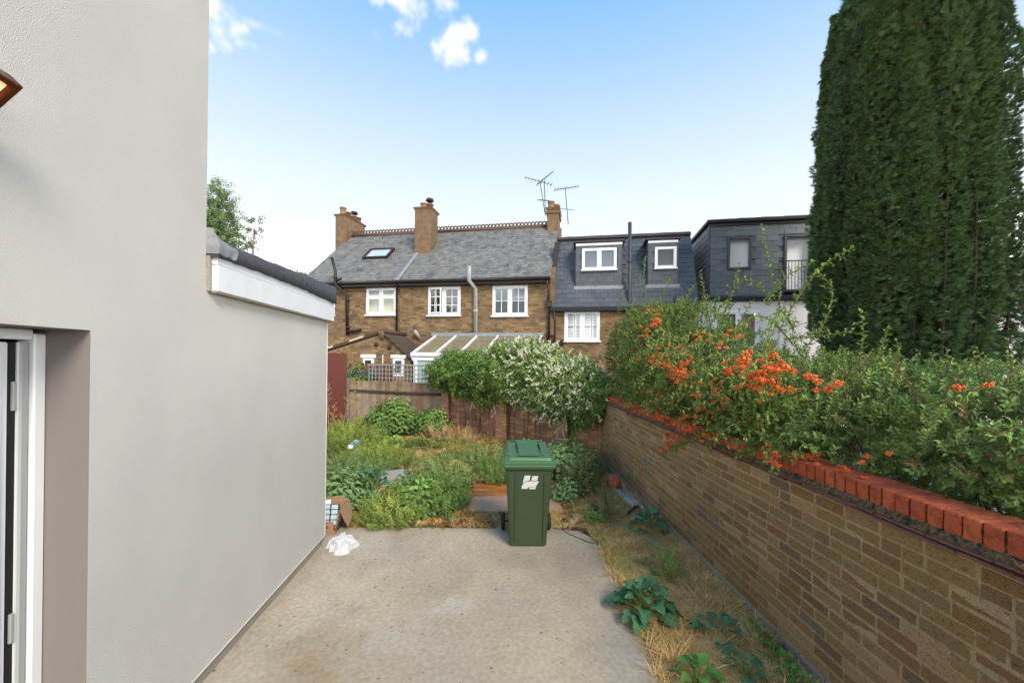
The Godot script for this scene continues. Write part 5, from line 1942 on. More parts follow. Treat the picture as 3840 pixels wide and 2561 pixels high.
func make_hedge() -> void:
	var f := thing("firethorn", "big unruly firethorn shrub laden with orange berries, spilling over the brick garden wall", "shrub", Vector3.ZERO)
	var blobs := [
		[Vector3(2.72, 2.15, -8.25), Vector3(0.62, 1.0, 0.6)], [Vector3(2.75, 2.1, -7.4), Vector3(0.7, 0.95, 0.7)],
		[Vector3(2.8, 2.02, -6.5), Vector3(0.78, 0.95, 0.7)], [Vector3(2.85, 1.8, -5.6), Vector3(0.85, 0.68, 0.7)],
		[Vector3(2.9, 1.55, -4.8), Vector3(0.9, 0.45, 0.62)], [Vector3(2.9, 1.6, -4.1), Vector3(0.86, 0.48, 0.55)],
		[Vector3(2.4, 1.6, -5.4), Vector3(0.5, 0.34, 1.0)], [Vector3(2.35, 1.58, -4.1), Vector3(0.42, 0.3, 0.75)], [Vector3(2.2, 1.5, -3.4), Vector3(0.28, 0.22, 0.45)], [Vector3(2.25, 1.45, -6.4), Vector3(0.3, 0.25, 0.7)],
	]
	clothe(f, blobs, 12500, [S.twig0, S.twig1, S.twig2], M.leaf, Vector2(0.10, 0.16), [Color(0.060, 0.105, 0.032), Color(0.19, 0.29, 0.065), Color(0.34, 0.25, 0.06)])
	var b := B.new()
	b.smooth(true)
	for q in blobs:
		var c: Vector3 = q[0]
		for i in 6:
			var e: Vector3 = c + rdir() * q[1] * 0.8
			if e.y < 0.9:
				e.y = 1.4
			b.tube([Vector3(c.x + rr(-0.1, 0.1), -0.05, c.z + rr(-0.1, 0.1)), Vector3(lerpf(c.x, e.x, 0.4), e.y * 0.55, lerpf(c.z, e.z, 0.4)), e], [0.022, 0.016, 0.004], 5, false)
	part("stem", b.done(), M.stem, f)
	var shoots := [
		[Vector3(2.33, 2.88, -6.80), Vector3(2.23, 3.40, -6.80), Vector3(2.27, 3.86, -6.80)],
		[Vector3(2.49, 3.03, -6.80), Vector3(2.62, 3.33, -6.80), Vector3(2.69, 3.48, -6.80)],
		[Vector3(2.13, 3.02, -8.00), Vector3(2.17, 3.28, -8.00), Vector3(2.23, 3.48, -8.00)],
		[Vector3(2.84, 2.32, -5.60), Vector3(2.73, 2.87, -5.60), Vector3(2.63, 3.34, -5.60)],
		[Vector3(2.80, 2.60, -5.40), Vector3(2.97, 2.96, -5.40), Vector3(3.08, 3.43, -5.40)],
		[Vector3(2.97, 2.02, -4.90), Vector3(3.29, 2.67, -4.90), Vector3(3.15, 3.26, -4.90), Vector3(3.05, 3.77, -4.90)],
		[Vector3(2.93, 2.73, -4.60), Vector3(3.13, 3.03, -4.60), Vector3(3.48, 3.24, -4.60)],
		[Vector3(2.89, 2.41, -4.30), Vector3(3.07, 2.74, -4.30), Vector3(3.35, 3.11, -4.30), Vector3(3.68, 3.32, -4.30)],
		[Vector3(3.10, 2.22, -4.20), Vector3(3.32, 2.54, -4.20), Vector3(3.37, 2.86, -4.20), Vector3(3.18, 3.04, -4.20)],
		[Vector3(3.18, 2.78, -4.90), Vector3(3.01, 3.04, -4.90), Vector3(2.75, 3.09, -4.90)],
		[Vector3(2.92, 2.30, -5.20), Vector3(2.98, 2.59, -5.20), Vector3(3.14, 2.87, -5.20)],
		[Vector3(2.87, 2.31, -4.20), Vector3(3.33, 2.36, -4.20), Vector3(3.60, 2.41, -4.20)],
		[Vector3(3.18, 2.04, -3.70), Vector3(3.27, 2.28, -3.70), Vector3(3.24, 2.55, -3.70)],
		[Vector3(3.23, 2.04, -3.50), Vector3(3.26, 2.24, -3.50), Vector3(3.32, 2.40, -3.50)],
		[Vector3(3.10, 2.08, -4.20), Vector3(2.96, 2.31, -4.20), Vector3(3.00, 2.54, -4.20)],
		[Vector3(2.60, 2.81, -6.20), Vector3(2.73, 3.09, -6.20), Vector3(2.86, 3.29, -6.20)],
		[Vector3(1.95, 1.42, -3.82), Vector3(1.95, 1.18, -4.38), Vector3(1.95, 0.85, -5.13), Vector3(1.95, 0.25, -6.02)],
		[Vector3(2.00, 1.94, -3.93), Vector3(2.00, 1.79, -5.01), Vector3(2.00, 1.49, -6.89), Vector3(2.00, 1.29, -8.29)],
		[Vector3(1.95, 1.85, -3.27), Vector3(1.95, 1.70, -4.19), Vector3(1.95, 1.49, -5.47), Vector3(1.95, 1.18, -6.70)],
		[Vector3(2.00, 1.84, -2.79), Vector3(2.00, 1.71, -3.23), Vector3(2.00, 1.52, -3.84)],
		[Vector3(1.90, 1.67, -3.04), Vector3(1.90, 1.54, -2.99), Vector3(1.90, 1.42, -2.96), Vector3(1.90, 1.26, -2.88)],
		[Vector3(2.00, 1.62, -3.12), Vector3(2.00, 1.54, -2.83), Vector3(2.00, 1.48, -2.62)],
		[Vector3(1.93, 1.71, -3.12), Vector3(1.93, 1.49, -3.42), Vector3(1.93, 1.20, -3.95)],
		[Vector3(2.05, 1.81, -2.66), Vector3(2.05, 1.76, -2.99), Vector3(2.05, 1.71, -3.31)],
		[Vector3(2.20, 1.96, -2.00), Vector3(2.20, 1.85, -2.04), Vector3(2.20, 1.79, -2.15)],
		[Vector3(2.05, 1.85, -4.87), Vector3(2.05, 1.79, -6.14), Vector3(2.05, 1.66, -7.34)]
	]
	for i in shoots.size():
		shoot(f, "shoot", shoots[i], Color(0.17, 0.285, 0.06) if i != 20 else Color(0.25, 0.44, 0.085), 0.05)
	# more untidy shoots all over the top
	for i in 150:
		var q: Array = blobs[rng.randi() % 10]
		var d := rdir()
		d.x = -absf(d.x) if i % 3 else d.x
		d.y = absf(d.y) * 0.8
		var p: Vector3 = q[0] + d * q[1] * 0.9
		var up := (d * 1.2 + Vector3.UP * rr(0.0, 1.0) + rv(0.4)).normalized()
		var l := rr(0.2, 0.55)
		shoot(f, "shoot", [p, p + up * l * 0.5, p + up * l + Vector3(0, -0.3 * l, 0) + rv(0.06)], Color(0.20, 0.32, 0.075), 0.042, 0.026)
	# long arching sprays down the face of the shrub
	for i in 46:
		var d0 := rr(3.2, 7.6)
		var p := Vector3(2.3, rr(1.55, 2.35), -d0)
		var l := rr(0.4, 0.85)
		var side := Vector3(-0.7, rr(-0.1, 0.5), rr(-0.8, 0.9)).normalized()
		shoot(f, "shoot", [p, p + side * l * 0.45 + Vector3(0, 0.05, 0), p + side * l * 0.8 + Vector3(0, -0.1 * l, 0), p + side * l + Vector3(0, -0.35 * l, 0)], Color(0.20, 0.33, 0.075), 0.042, 0.024)
	var tones := [Color(0.83, 0.39, 0.125), Color(0.77, 0.33, 0.10), Color(0.68, 0.27, 0.09), Color(0.86, 0.44, 0.15)]
	var mats := []
	for i in 4:
		mats.append(mat("berry%d" % i, tones[i], 0.45, null, 1.0, {"vc": true}))
	var bunches := [
		[2.02, 2.64, -5.57, 2.0], [2.02, 2.50, -5.70, 1.5], [2.02, 2.71, -5.46, 1.2], [2.02, 2.09, -5.91, 1.5], [2.02, 2.05, -5.52, 1.5], [2.02, 2.03, -5.21, 1.3],
		[2.02, 1.98, -4.95, 1.2], [2.02, 1.90, -4.77, 1.4], [2.02, 1.96, -4.62, 1.3], [2.02, 1.88, -4.45, 1.6], [2.02, 1.79, -4.61, 1.4], [2.02, 1.80, -4.79, 1.0],
		[2.02, 1.97, -4.35, 1.0], [2.02, 2.16, -5.07, 0.9], [2.02, 2.24, -5.37, 1.0], [2.02, 2.22, -4.68, 0.9], [2.02, 2.26, -5.00, 0.8], [2.02, 1.60, -5.67, 1.3],
		[2.02, 1.68, -5.35, 1.2], [2.02, 1.68, -5.05, 1.2], [2.02, 1.51, -5.34, 1.6], [2.02, 1.53, -4.91, 1.6], [2.02, 1.58, -4.67, 1.2], [2.02, 1.71, -4.34, 1.2],
		[2.02, 1.74, -4.19, 1.2], [2.02, 1.68, -3.97, 1.5], [2.02, 1.75, -3.84, 1.5], [2.02, 1.68, -3.74, 1.3], [2.02, 1.56, -4.05, 1.6], [2.02, 1.50, -4.28, 1.4],
		[2.02, 1.58, -3.84, 1.4], [2.02, 1.43, -4.44, 1.3], [2.02, 1.30, -4.49, 1.0], [2.02, 2.02, -3.59, 1.3], [2.02, 2.03, -3.49, 1.2], [2.02, 1.90, -3.85, 1.0],
		[2.02, 2.07, -3.27, 1.2], [2.02, 2.04, -3.17, 1.3], [2.02, 2.00, -3.11, 1.7], [2.02, 1.96, -3.05, 1.7], [2.02, 1.92, -2.99, 1.5], [2.02, 1.92, -3.30, 1.2],
		[2.02, 1.88, -3.26, 1.2], [2.02, 2.00, -2.96, 1.2], [2.02, 1.87, -3.03, 1.0], [2.02, 1.81, -3.15, 0.9], [2.12, 1.96, -2.74, 1.3], [2.12, 1.97, -2.68, 1.4],
		[2.12, 1.96, -2.62, 1.4], [2.12, 1.93, -2.57, 1.4], [2.12, 1.92, -2.53, 1.3], [2.02, 1.29, -7.37, 1.0], [2.02, 1.37, -6.82, 1.3], [2.02, 1.38, -6.35, 1.3],
		[2.02, 1.37, -6.00, 1.2], [2.02, 1.19, -6.24, 1.4], [2.02, 1.22, -5.84, 1.4], [2.02, 1.34, -4.91, 1.2], [2.02, 1.33, -5.34, 1.0], [1.97, 1.12, -4.66, 1.2],
		[1.97, 1.05, -4.84, 1.1], [1.97, 0.94, -5.00, 1.0], [1.97, 1.19, -4.48, 1.1], [1.97, 1.26, -4.32, 1.0], [2.02, 1.31, -4.18, 1.0], [1.97, 1.35, -3.86, 1.1],
		[2.02, 1.39, -4.23, 1.2], [2.02, 1.45, -3.65, 1.0], [2.02, 1.56, -3.58, 1.0], [1.97, 1.32, -3.70, 0.9], [2.02, 1.58, -3.41, 1.0], [1.97, 1.40, -2.87, 1.1],
		[1.97, 1.39, -2.82, 1.0], [2.12, 1.43, -2.68, 1.0], [2.12, 1.36, -2.65, 1.3], [2.12, 1.39, -2.63, 1.2], [2.12, 1.41, -2.45, 1.1], [2.12, 1.42, -2.40, 1.1],
		[2.12, 1.56, -2.20, 1.0], [2.12, 1.97, -1.68, 0.9], [2.02, 2.77, -7.91, 0.8], [2.02, 2.66, -8.44, 0.7], [2.02, 2.34, -4.11, 1.0], [2.02, 2.30, -3.59, 0.9],
		[2.02, 2.19, -3.70, 0.8], [2.02, 2.28, -3.98, 0.8], [2.02, 2.27, -6.50, 0.8], [2.02, 2.07, -4.35, 0.9]
	]
	for q in bunches:
		for k in (7 if q[3] > 1.15 else 4) if q[2] < -2.8 else 2:
			var s: float = 0.05 * q[3] * rr(0.75, 1.15)
			var p: Vector3 = Vector3(q[0], q[1], q[2]) + rv(0.085) * q[3] * minf(1.0, k) * Vector3(0.6, 0.8, 1.3) + Vector3(rr(-0.14, 0.0), 0, 0)
			part("berry_bunch", S["berries%d" % (rng.randi() % 2)], mats[rng.randi() % 4 if q[1] < 1.75 else (rng.randi() % 2) * 3], f, Transform3D(Basis.from_euler(Vector3(rr(-0.5, 0.5), rr(0, 6), rr(-0.5, 0.5))).scaled(Vector3(s, s * rr(0.8, 1.2), s)), p))
	# the clipped hedge next to it
	var h := thing("hedge", "dense small-leaved green hedge overhanging the coping at the near end of the brick wall", "hedge", Vector3.ZERO)
	var hb := [
		[Vector3(3.0, 1.52, -3.5), Vector3(0.85, 0.48, 0.6)], [Vector3(3.05, 1.54, -2.85), Vector3(0.88, 0.42, 0.55)],
		[Vector3(3.1, 1.58, -2.25), Vector3(0.86, 0.36, 0.55)], [Vector3(3.15, 1.6, -1.65), Vector3(0.85, 0.34, 0.55)], [Vector3(3.2, 1.6, -1.0), Vector3(0.85, 0.34, 0.6)],
		[Vector3(4.2, 1.55, -3.6), Vector3(0.9, 0.42, 0.8)], [Vector3(4.2, 1.5, -2.4), Vector3(0.9, 0.36, 0.8)], [Vector3(4.0, 1.6, -4.8), Vector3(0.8, 0.42, 0.8)],
	]
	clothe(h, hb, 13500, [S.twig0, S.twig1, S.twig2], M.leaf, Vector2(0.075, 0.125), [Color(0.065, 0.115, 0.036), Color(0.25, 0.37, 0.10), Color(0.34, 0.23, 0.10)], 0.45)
	b = B.new()
	b.smooth(true)
	for q in hb:
		var c: Vector3 = q[0]
		for i in 7:
			var e: Vector3 = c + rdir() * q[1] * 0.85
			b.tube([Vector3(c.x + rr(-0.2, 0.2), -0.05, c.z + rr(-0.25, 0.25)), Vector3(lerpf(c.x, e.x, 0.35), 0.9, lerpf(c.z, e.z, 0.35)), e], [0.024, 0.017, 0.004], 5, false)
	part("stem", b.done(), M.stem, h)
	for i in 190:
		var q: Array = hb[rng.randi() % 8]
		var d := rdir()
		d.y = absf(d.y) + 0.5
		d = d.normalized()
		var p: Vector3 = q[0] + d * q[1] * 0.92
		var up := (Vector3.UP * rr(0.3, 1.0) + d * 0.7 + rv(0.3)).normalized()
		var l := rr(0.12, 0.34)
		shoot(h, "shoot", [p, p + up * l * 0.5, p + up * l + rv(0.02)], Color(0.20, 0.30, 0.08) if i % 7 else Color(0.30, 0.19, 0.10), 0.03, 0.02)
	# pale green sprays that lean out over the wall
	for q in [[Vector3(2.25, 1.95, -1.9), Vector3(2.15, 1.86, -1.98), Vector3(2.1, 1.72, -2.0)], [Vector3(2.5, 1.75, -1.85), Vector3(2.3, 1.78, -1.8), Vector3(2.12, 1.74, -1.75)]]:
		shoot(h, "shoot", q, Color(0.20, 0.36, 0.08), 0.034, 0.016)

# ---------------------------------------------------------------- climber over the end wall
func make_vine() -> void:
	var o := thing("flowering_climber", "rampant climber with sprays of creamy white flowers tumbling over the red brick end wall", "climber", Vector3(-1.9, 0, -11.23), -0.665)
	# local: x along the wall to the right, z out of it
	var blobs := [
		[Vector3(0.0, 1.62, 0.0), Vector3(0.42, 0.3, 0.35)], [Vector3(0.55, 1.72, 0.0), Vector3(0.5, 0.42, 0.4)], [Vector3(1.1, 1.7, 0.0), Vector3(0.55, 0.42, 0.42)],
		[Vector3(1.7, 1.72, 0.0), Vector3(0.55, 0.45, 0.45)], [Vector3(2.35, 1.8, 0.0), Vector3(0.6, 0.55, 0.5)], [Vector3(3.0, 1.82, 0.02), Vector3(0.62, 0.55, 0.5)],
		[Vector3(3.6, 1.68, 0.05), Vector3(0.6, 0.5, 0.45)], [Vector3(4.15, 1.5, 0.1), Vector3(0.5, 0.5, 0.42)], [Vector3(4.6, 1.35, 0.12), Vector3(0.4, 0.42, 0.35)],
		[Vector3(3.1, 1.42, 0.16), Vector3(0.45, 0.34, 0.2)], [Vector3(3.7, 1.22, 0.2), Vector3(0.42, 0.36, 0.18)], [Vector3(2.5, 1.45, 0.18), Vector3(0.35, 0.3, 0.2)], [Vector3(4.4, 1.1, 0.15), Vector3(0.28, 0.36, 0.16)],
		[Vector3(1.75, 1.3, 0.16), Vector3(0.26, 0.3, 0.13)], [Vector3(0.95, 1.35, 0.12), Vector3(0.25, 0.22, 0.12)],
	]
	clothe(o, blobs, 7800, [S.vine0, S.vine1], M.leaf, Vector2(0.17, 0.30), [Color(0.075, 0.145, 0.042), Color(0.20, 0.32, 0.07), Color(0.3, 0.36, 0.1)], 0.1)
	var b := B.new()
	b.smooth(true)
	for i in 26:
		var x := rr(0.2, 4.6)
		var p := Vector3(x, -0.05, 0.06)
		b.tube([p, p + Vector3(rr(-0.1, 0.1), 0.7, rr(0, 0.06)), p + Vector3(rr(-0.3, 0.3), 1.55, 0.08)], [0.010, 0.008, 0.006], 4, false)
	part("stem", b.done(), M.stem, o)
	# loose trailing shoots
	for i in 46:
		var q: Array = blobs[rng.randi() % 13]
		var d := rdir()
		d.z = absf(d.z) * 0.8
		var p: Vector3 = q[0] + d * q[1] * 1.0
		var l := rr(0.25, 0.6)
		var e := p + (d + Vector3.UP * rr(-0.8, 0.7)).normalized() * l
		shoot(o, "shoot", [p, p.lerp(e, 0.5) + Vector3(0, 0.06, 0), e + Vector3(0, -0.15 * l, 0)], Color(0.16, 0.28, 0.06), 0.075, 0.035)
	# flowers, thickest right of the middle
	var ts := [[], [], []]
	var cs := [[], [], []]
	var tries := 0
	while tries < 5200:
		tries += 1
		var k: int = [4, 5, 5, 6, 6, 7, 7, 8, 9, 9, 10, 10, 11, 12, 3, 6, 5, 7][rng.randi() % 18]
		var q: Array = blobs[k]
		var d := rdir()
		if d.z < -0.35:
			continue
		var p: Vector3 = q[0] + d * q[1] * (rr(1.0, 1.2) + 0.2 * maxf(0.0, lump.get_noise_3d((q[0] + d * q[1]).x * 1.6, (q[0] + d * q[1]).y * 1.6, (q[0] + d * q[1]).z * 1.6)))
		var share := clampf((p.x - 1.8) / 1.0, 0.0, 1.0) * clampf((p.y - 0.45) / 0.8, 0.12, 1.0)
		share *= clampf(0.6 + 1.3 * lump.get_noise_3d(p.x * 1.4, p.y * 1.4, 5), 0.08, 1)
		if rng.randf() > share:
			continue
		var v: int = rng.randi() % 3
		ts[v].append(along(p, d * 0.6 + Vector3(0, rr(-0.7, 0.6), 0.2) + rv(0.5), rr(0.15, 0.28)))
		cs[v].append(tint(Color(0.76, 0.77, 0.52).lerp(Color(0.90, 0.89, 0.72), rng.randf()), 0.1))
	# a few strings of blossom hanging against the bricks
	for s in [[Vector3(3.95, 0.95, 0.3), 0.5], [Vector3(4.1, 0.9, 0.3), 0.35], [Vector3(2.05, 1.05, 0.25), 0.3], [Vector3(4.35, 0.55, 0.25), 0.25], [Vector3(1.2, 1.0, 0.1), 0.25]]:
		for i in 5:
			var v: int = rng.randi() % 3
			ts[v].append(along(s[0] + Vector3(rr(-0.08, 0.08), -i * s[1] * 0.2, rr(-0.03, 0.03)), Vector3(rr(-0.8, 0.8), -1, 0.2), rr(0.12, 0.2)))
			cs[v].append(Color(0.82, 0.81, 0.63))
	for v in 3:
		many("blossom", S["panicle%d" % v], M.flower, o, ts[v], cs[v])

# ---------------------------------------------------------------- wheeled bin
func make_bin() -> void:
	var o := thing("wheeled_bin", "green wheeled bin with a white emblem standing at the far edge of the concrete slab", "bin", Vector3(0.2, 0, -4.38), 0.02)
	# local z points to the camera; the front foot is at z 0
	var b := B.new()
	var ring := func(y: float, hw: float, zf: float, zb: float, r: float) -> Array:
		var out := []
		for c in [[hw, zf, 0.0], [hw, zb, 1.0], [-hw, zb, 2.0], [-hw, zf, 3.0]]:
			for k in 4:
				var a: float = PI / 2 - c[2] * PI / 2 - k * PI / 6.0
				out.append(Vector3(c[0] - signf(c[0]) * r + cos(a) * r, y, c[1] + (-r if c[1] == zf else r) + sin(a) * r))
		return out
	var loft := func(bb: B, rings: Array) -> void:
		for i in rings.size() - 1:
			for k in 16:
				var k2: int = (k + 1) % 16
				bb.quad(rings[i][k2], rings[i][k], rings[i + 1][k], rings[i + 1][k2])
		for k in 14:
			bb.tri(rings[-1][0], rings[-1][k + 2], rings[-1][k + 1])
			bb.tri(rings[0][0], rings[0][k + 1], rings[0][k + 2])
	loft.call(b, [ring.call(0.0, 0.198, -0.02, -0.42, 0.03), ring.call(0.02, 0.207, -0.005, -0.44, 0.035), ring.call(0.045, 0.207, -0.003, -0.45, 0.035), ring.call(0.5, 0.232, 0.05, -0.5, 0.035), ring.call(0.86, 0.252, 0.095, -0.545, 0.035), ring.call(0.885, 0.275, 0.12, -0.57, 0.03), ring.call(0.935, 0.277, 0.122, -0.572, 0.03)])
	part("body", b.done(), M.bin, o)
	# upright ribs of the front
	b = B.new()
	var ft := plane(Vector3(0, 0.03, 0.002), Vector3(0, 0.83, 0.098))
	for x in [-0.15, 0.165]:
		b.cham(Vector3(x, 0.42, 0.0), Vector3(0.014, 0.80, 0.010), 0.004, ft)
	part("rib", b.done(), M.bin, o)
	b = B.new()
	loft.call(b, [ring.call(0.905, 0.284, 0.135, -0.58, 0.02), ring.call(0.925, 0.290, 0.14, -0.585, 0.022), ring.call(0.933, 0.284, 0.134, -0.58, 0.022), ring.call(0.945, 0.290, 0.14, -0.585, 0.025), ring.call(0.968, 0.290, 0.14, -0.585, 0.03), ring.call(0.975, 0.284, 0.133, -0.58, 0.03), ring.call(0.977, 0.262, 0.10, -0.57, 0.05), ring.call(1.0, 0.256, 0.09, -0.565, 0.06), ring.call(1.008, 0.25, 0.082, -0.56, 0.06)])
	# the lid rises to its hinge
	var lid := part("lid", b.done(), M.lid, o)
	b = B.new()
	b.hull8([Vector3(-0.115, 1.0, 0.03), Vector3(0.115, 1.0, 0.03), Vector3(0.135, 1.0, -0.55), Vector3(-0.135, 1.0, -0.55), Vector3(-0.105, 1.022, 0.02), Vector3(0.105, 1.022, 0.02), Vector3(0.125, 1.058, -0.55), Vector3(-0.125, 1.058, -0.55)])
	b.cham(Vector3(0, 1.02, 0.03), Vector3(0.23, 0.014, 0.03), 0.005)
	for s in [-1, 1]:
		b.hull8([Vector3(s * 0.19 - 0.055, 1.0, -0.06), Vector3(s * 0.19 + 0.055, 1.0, -0.06), Vector3(s * 0.19 + 0.055, 1.0, -0.55), Vector3(s * 0.19 - 0.055, 1.0, -0.55), Vector3(s * 0.19 - 0.045, 1.012, -0.1), Vector3(s * 0.19 + 0.045, 1.012, -0.1), Vector3(s * 0.19 + 0.045, 1.045, -0.54), Vector3(s * 0.19 - 0.045, 1.045, -0.54)])
	part("lid_flap", b.done(), M.lid, lid)
	for s in [-1, 1]:
		b = B.new()
		b.cham(Vector3(s * 0.195, 1.012, 0.025), Vector3(0.075, 0.012, 0.05), 0.004)
		b.cham(Vector3(s * 0.19, 1.02, -0.005), Vector3(0.085, 0.016, 0.014), 0.004)
		part("hand_grip", b.done(), M.lid, lid)
	b = B.new()
	b.smooth(true)
	b.tube([Vector3(-0.2, 1.045, -0.6), Vector3(0.2, 1.045, -0.6)], [0.016, 0.016], 8)
	b.tube([Vector3(-0.19, 1.0, -0.57), Vector3(-0.19, 1.05, -0.61)], [0.014, 0.014], 6)
	b.tube([Vector3(0.19, 1.0, -0.57), Vector3(0.19, 1.05, -0.61)], [0.014, 0.014], 6)
	part("handle", b.done(), M.lid, o)
	b = B.new()
	b.smooth(true)
	b.tube([Vector3(-0.27, 0.1, -0.47), Vector3(0.27, 0.1, -0.47)], [0.012, 0.012], 8)
	part("axle", b.done(), M.rubber, o)
	for s in [-1, 1]:
		b = B.new()
		b.smooth(true)
		b.lathe([Vector2(0.04, -0.022), Vector2(0.085, -0.024), Vector2(0.1, -0.014), Vector2(0.1, 0.014), Vector2(0.085, 0.024), Vector2(0.04, 0.022)], 24, Transform3D(Basis(Vector3.BACK, PI / 2), Vector3(s * 0.275, 0.1, -0.47)))
		var wheel := part("wheel", b.done(), M.rubber, o)
		b = B.new()
		b.lathe([Vector2(0.001, -0.02), Vector2(0.05, -0.018), Vector2(0.05, 0.018), Vector2(0.001, 0.02)], 12, Transform3D(Basis(Vector3.BACK, PI / 2), Vector3(s * 0.275, 0.1, -0.47)))
		part("hub", b.done(), M.anthracite, wheel)
	# white emblem on the front
	b = B.new()
	var sc := 0.00093
	var et := ft * Transform3D(Basis.IDENTITY, Vector3(0.012, 0.715, 0.0025))
	for poly in [
		[[530, 558], [600, 558], [588, 616], [560, 624], [536, 636], [508, 658]],
		[[622, 562], [690, 563], [678, 620], [608, 617]],
		[[495, 718], [500, 685], [520, 656], [550, 635], [600, 625], [700, 627], [662, 692], [604, 690], [578, 698], [560, 718]],
		[[588, 699], [668, 695], [655, 722], [583, 720]],
	]:
		var pts := []
		for p in poly:
			pts.append(Vector2((p[0] - 598) * sc, (640 - p[1]) * sc))
		pts.reverse()
		b.slab(pts, -0.001, 0.0015, et)
	part("emblem", b.done(), M.emblem, o)

# ---------------------------------------------------------------- things lying about
func make_litter() -> void:
	# basketball
	var o := thing("basketball", "faded orange basketball resting in the weeds at the foot of the brick garden wall", "ball", Vector3(1.66, 0.115, -6.4))
	var b := B.new()
	b.smooth(true)
	var prof := []
	for i in 17:
		var a := PI * i / 16.0 - PI / 2
		prof.append(Vector2(maxf(0.0005, cos(a) * 0.12), sin(a) * 0.12))
	b.lathe(prof, 32)
	part("cover", b.done(), M.ball, o)
	var turn := Basis.from_euler(Vector3(0.5, 0.3, 0.25))
	for k in 4:
		b = B.new()
		var pts := []
		var rad := []
		for i in 41:
			var a := TAU * i / 40.0
			var p := Vector3(cos(a), sin(a), 0) * 0.1205
			if k == 1:
				p = Vector3(0, cos(a), sin(a)) * 0.1205
			elif k > 1: # the two curved side seams
				p = Vector3((0.55 + 0.25 * cos(2 * a)) * (1 if k == 2 else -1), cos(a) * 0.8, sin(a) * 0.8).normalized() * 0.1205
			pts.append(turn * p)
			rad.append(0.0024)
		b.tube(pts, rad, 5, false)
		part("seam", b.done(), M.rubber, o)
	# board on the ground behind the bin
	o = thing("plywood_board", "large flat orange-stained wooden board lying on the ground behind the green bin", "board", Vector3(0.06, -0.028, -6.04), 0.015)
	b = B.new()
	b.cham(Vector3(0, 0.01, 0), Vector3(1.32, 0.022, 1.22), 0.004)
	part("sheet", b.done(), M.tanwood, o)
	var im := Image.create_empty(256, 256, false, Image.FORMAT_RGB8)
	var wet := FastNoiseLite.new()
	wet.seed = 12
	wet.frequency = 0.012
	wet.fractal_octaves = 4
	for y in 256:
		for x in 256:
			var k := clampf((150.0 - y) / 22.0 + 2.4 * wet.get_noise_2d(x * 0.6, y), 0, 1)
			var dk := clampf(0.5 + 1.6 * wet.get_noise_2d(x * 0.5 + 200, y * 1.6), 0, 1)
			var c := Color(0.77, 0.575, 0.475).lerp(Color(0.74, 0.46, 0.21).lerp(Color(0.52, 0.31, 0.20), dk * 0.8), k)
			var g := 1.0 + 0.06 * wet.get_noise_2d(x * 9, y * 2)
			im.set_pixel(x, y, Color(c.r * g, c.g * g, c.b * g))
	var bm := StandardMaterial3D.new()
	bm.albedo_texture = ImageTexture.create_from_image(im)
	bm.roughness = 0.4
	var bs := SurfaceTool.new()
	bs.begin(Mesh.PRIMITIVE_TRIANGLES)
	for q in [[-1, -1], [1, -1], [1, 1], [-1, -1], [1, 1], [-1, 1]]:
		bs.set_normal(Vector3.UP)
		bs.set_uv(Vector2(q[0] * 0.5 + 0.5, q[1] * 0.5 + 0.5))
		bs.add_vertex(Vector3(q[0] * 0.654, 0.0235, q[1] * 0.604))
	part("stained_face", bs.commit(), bm, o)
	# old timber against the wall
	var bits := [
		["weathered grey plank with a split end lying below the basketball", Vector3(1.70, 0.05, -5.98), 0.10, Vector3(0.085, 0.03, 0.95), "greywood", -0.05],
		["thin grey lath lying against the wall beside the split grey plank", Vector3(1.80, 0.045, -5.9), 0.02, Vector3(0.04, 0.025, 1.0), "greywood", -0.03],
		["raw tan batten angled from the planks towards the wall foot", Vector3(1.80, 0.04, -5.35), -0.22, Vector3(0.03, 0.025, 0.5), "tanwood", 0.04],
		["short dark brown stick across the end of the grey planks", Vector3(1.66, 0.035, -5.42), -0.6, Vector3(0.03, 0.03, 0.32), "rail", 0.0],
		["tan stick leaning on the wall by the planks", Vector3(1.80, 0.1, -5.85), 0.9, Vector3(0.022, 0.022, 0.3), "tanwood", 0.5],
	]
	for q in bits:
		o = thing("timber_offcut", q[0], "timber", q[1], q[2], "old timber by the wall")
		b = B.new()
		var s: Vector3 = q[3]
		b.cham(Vector3.ZERO, s, 0.004, Transform3D(Basis(Vector3.RIGHT, q[5]), Vector3.ZERO), 0.004, rng)
		if s.x > 0.06:
			b.cham(Vector3(-0.05, -0.008, 0.1), Vector3(0.03, 0.02, 0.7), 0.004, Transform3D(Basis(Vector3.UP, 0.05), Vector3.ZERO), 0.003, rng)
		part("wood", b.done(), M[q[4]], o)
	o = thing("white_scrap", "small white plastic scrap at the end of the old timber", "scrap", Vector3(1.71, 0.03, -5.16), 0.4)
	b = B.new()
	b.cham(Vector3.ZERO, Vector3(0.06, 0.035, 0.09), 0.008)
	part("plastic", b.done(), M.paper, o)
	# pale stone in the weeds
	o = thing("stone_slab", "pale broken stone slab half hidden in the weeds", "stone", Vector3(-1.93, 0.1, -6.5), 0.3)
	b = B.new()
	b.hull8([Vector3(-0.2, -0.15, 0.14), Vector3(0.24, -0.15, 0.12), Vector3(0.2, -0.15, -0.2), Vector3(-0.22, -0.15, -0.16), Vector3(-0.18, 0.07, 0.12), Vector3(0.22, 0.05, 0.10), Vector3(0.18, 0.1, -0.18), Vector3(-0.2, 0.09, -0.14)])
	part("rock", b.done(), M.stone, o)
	o = thing("crumpled_packet", "crumpled teal and white packet in the tall weeds", "packet", Vector3(-3.25, 0.28, -8.3), 0.3)
	b = B.new()
	b.cham(Vector3.ZERO, Vector3(0.16, 0.12, 0.1), 0.02, Transform3D(Basis.from_euler(Vector3(0.4, 0.2, 0.5)), Vector3.ZERO), 0.02, rng)
	part("wrapper", b.done(), M.teal, o)
	b = B.new()
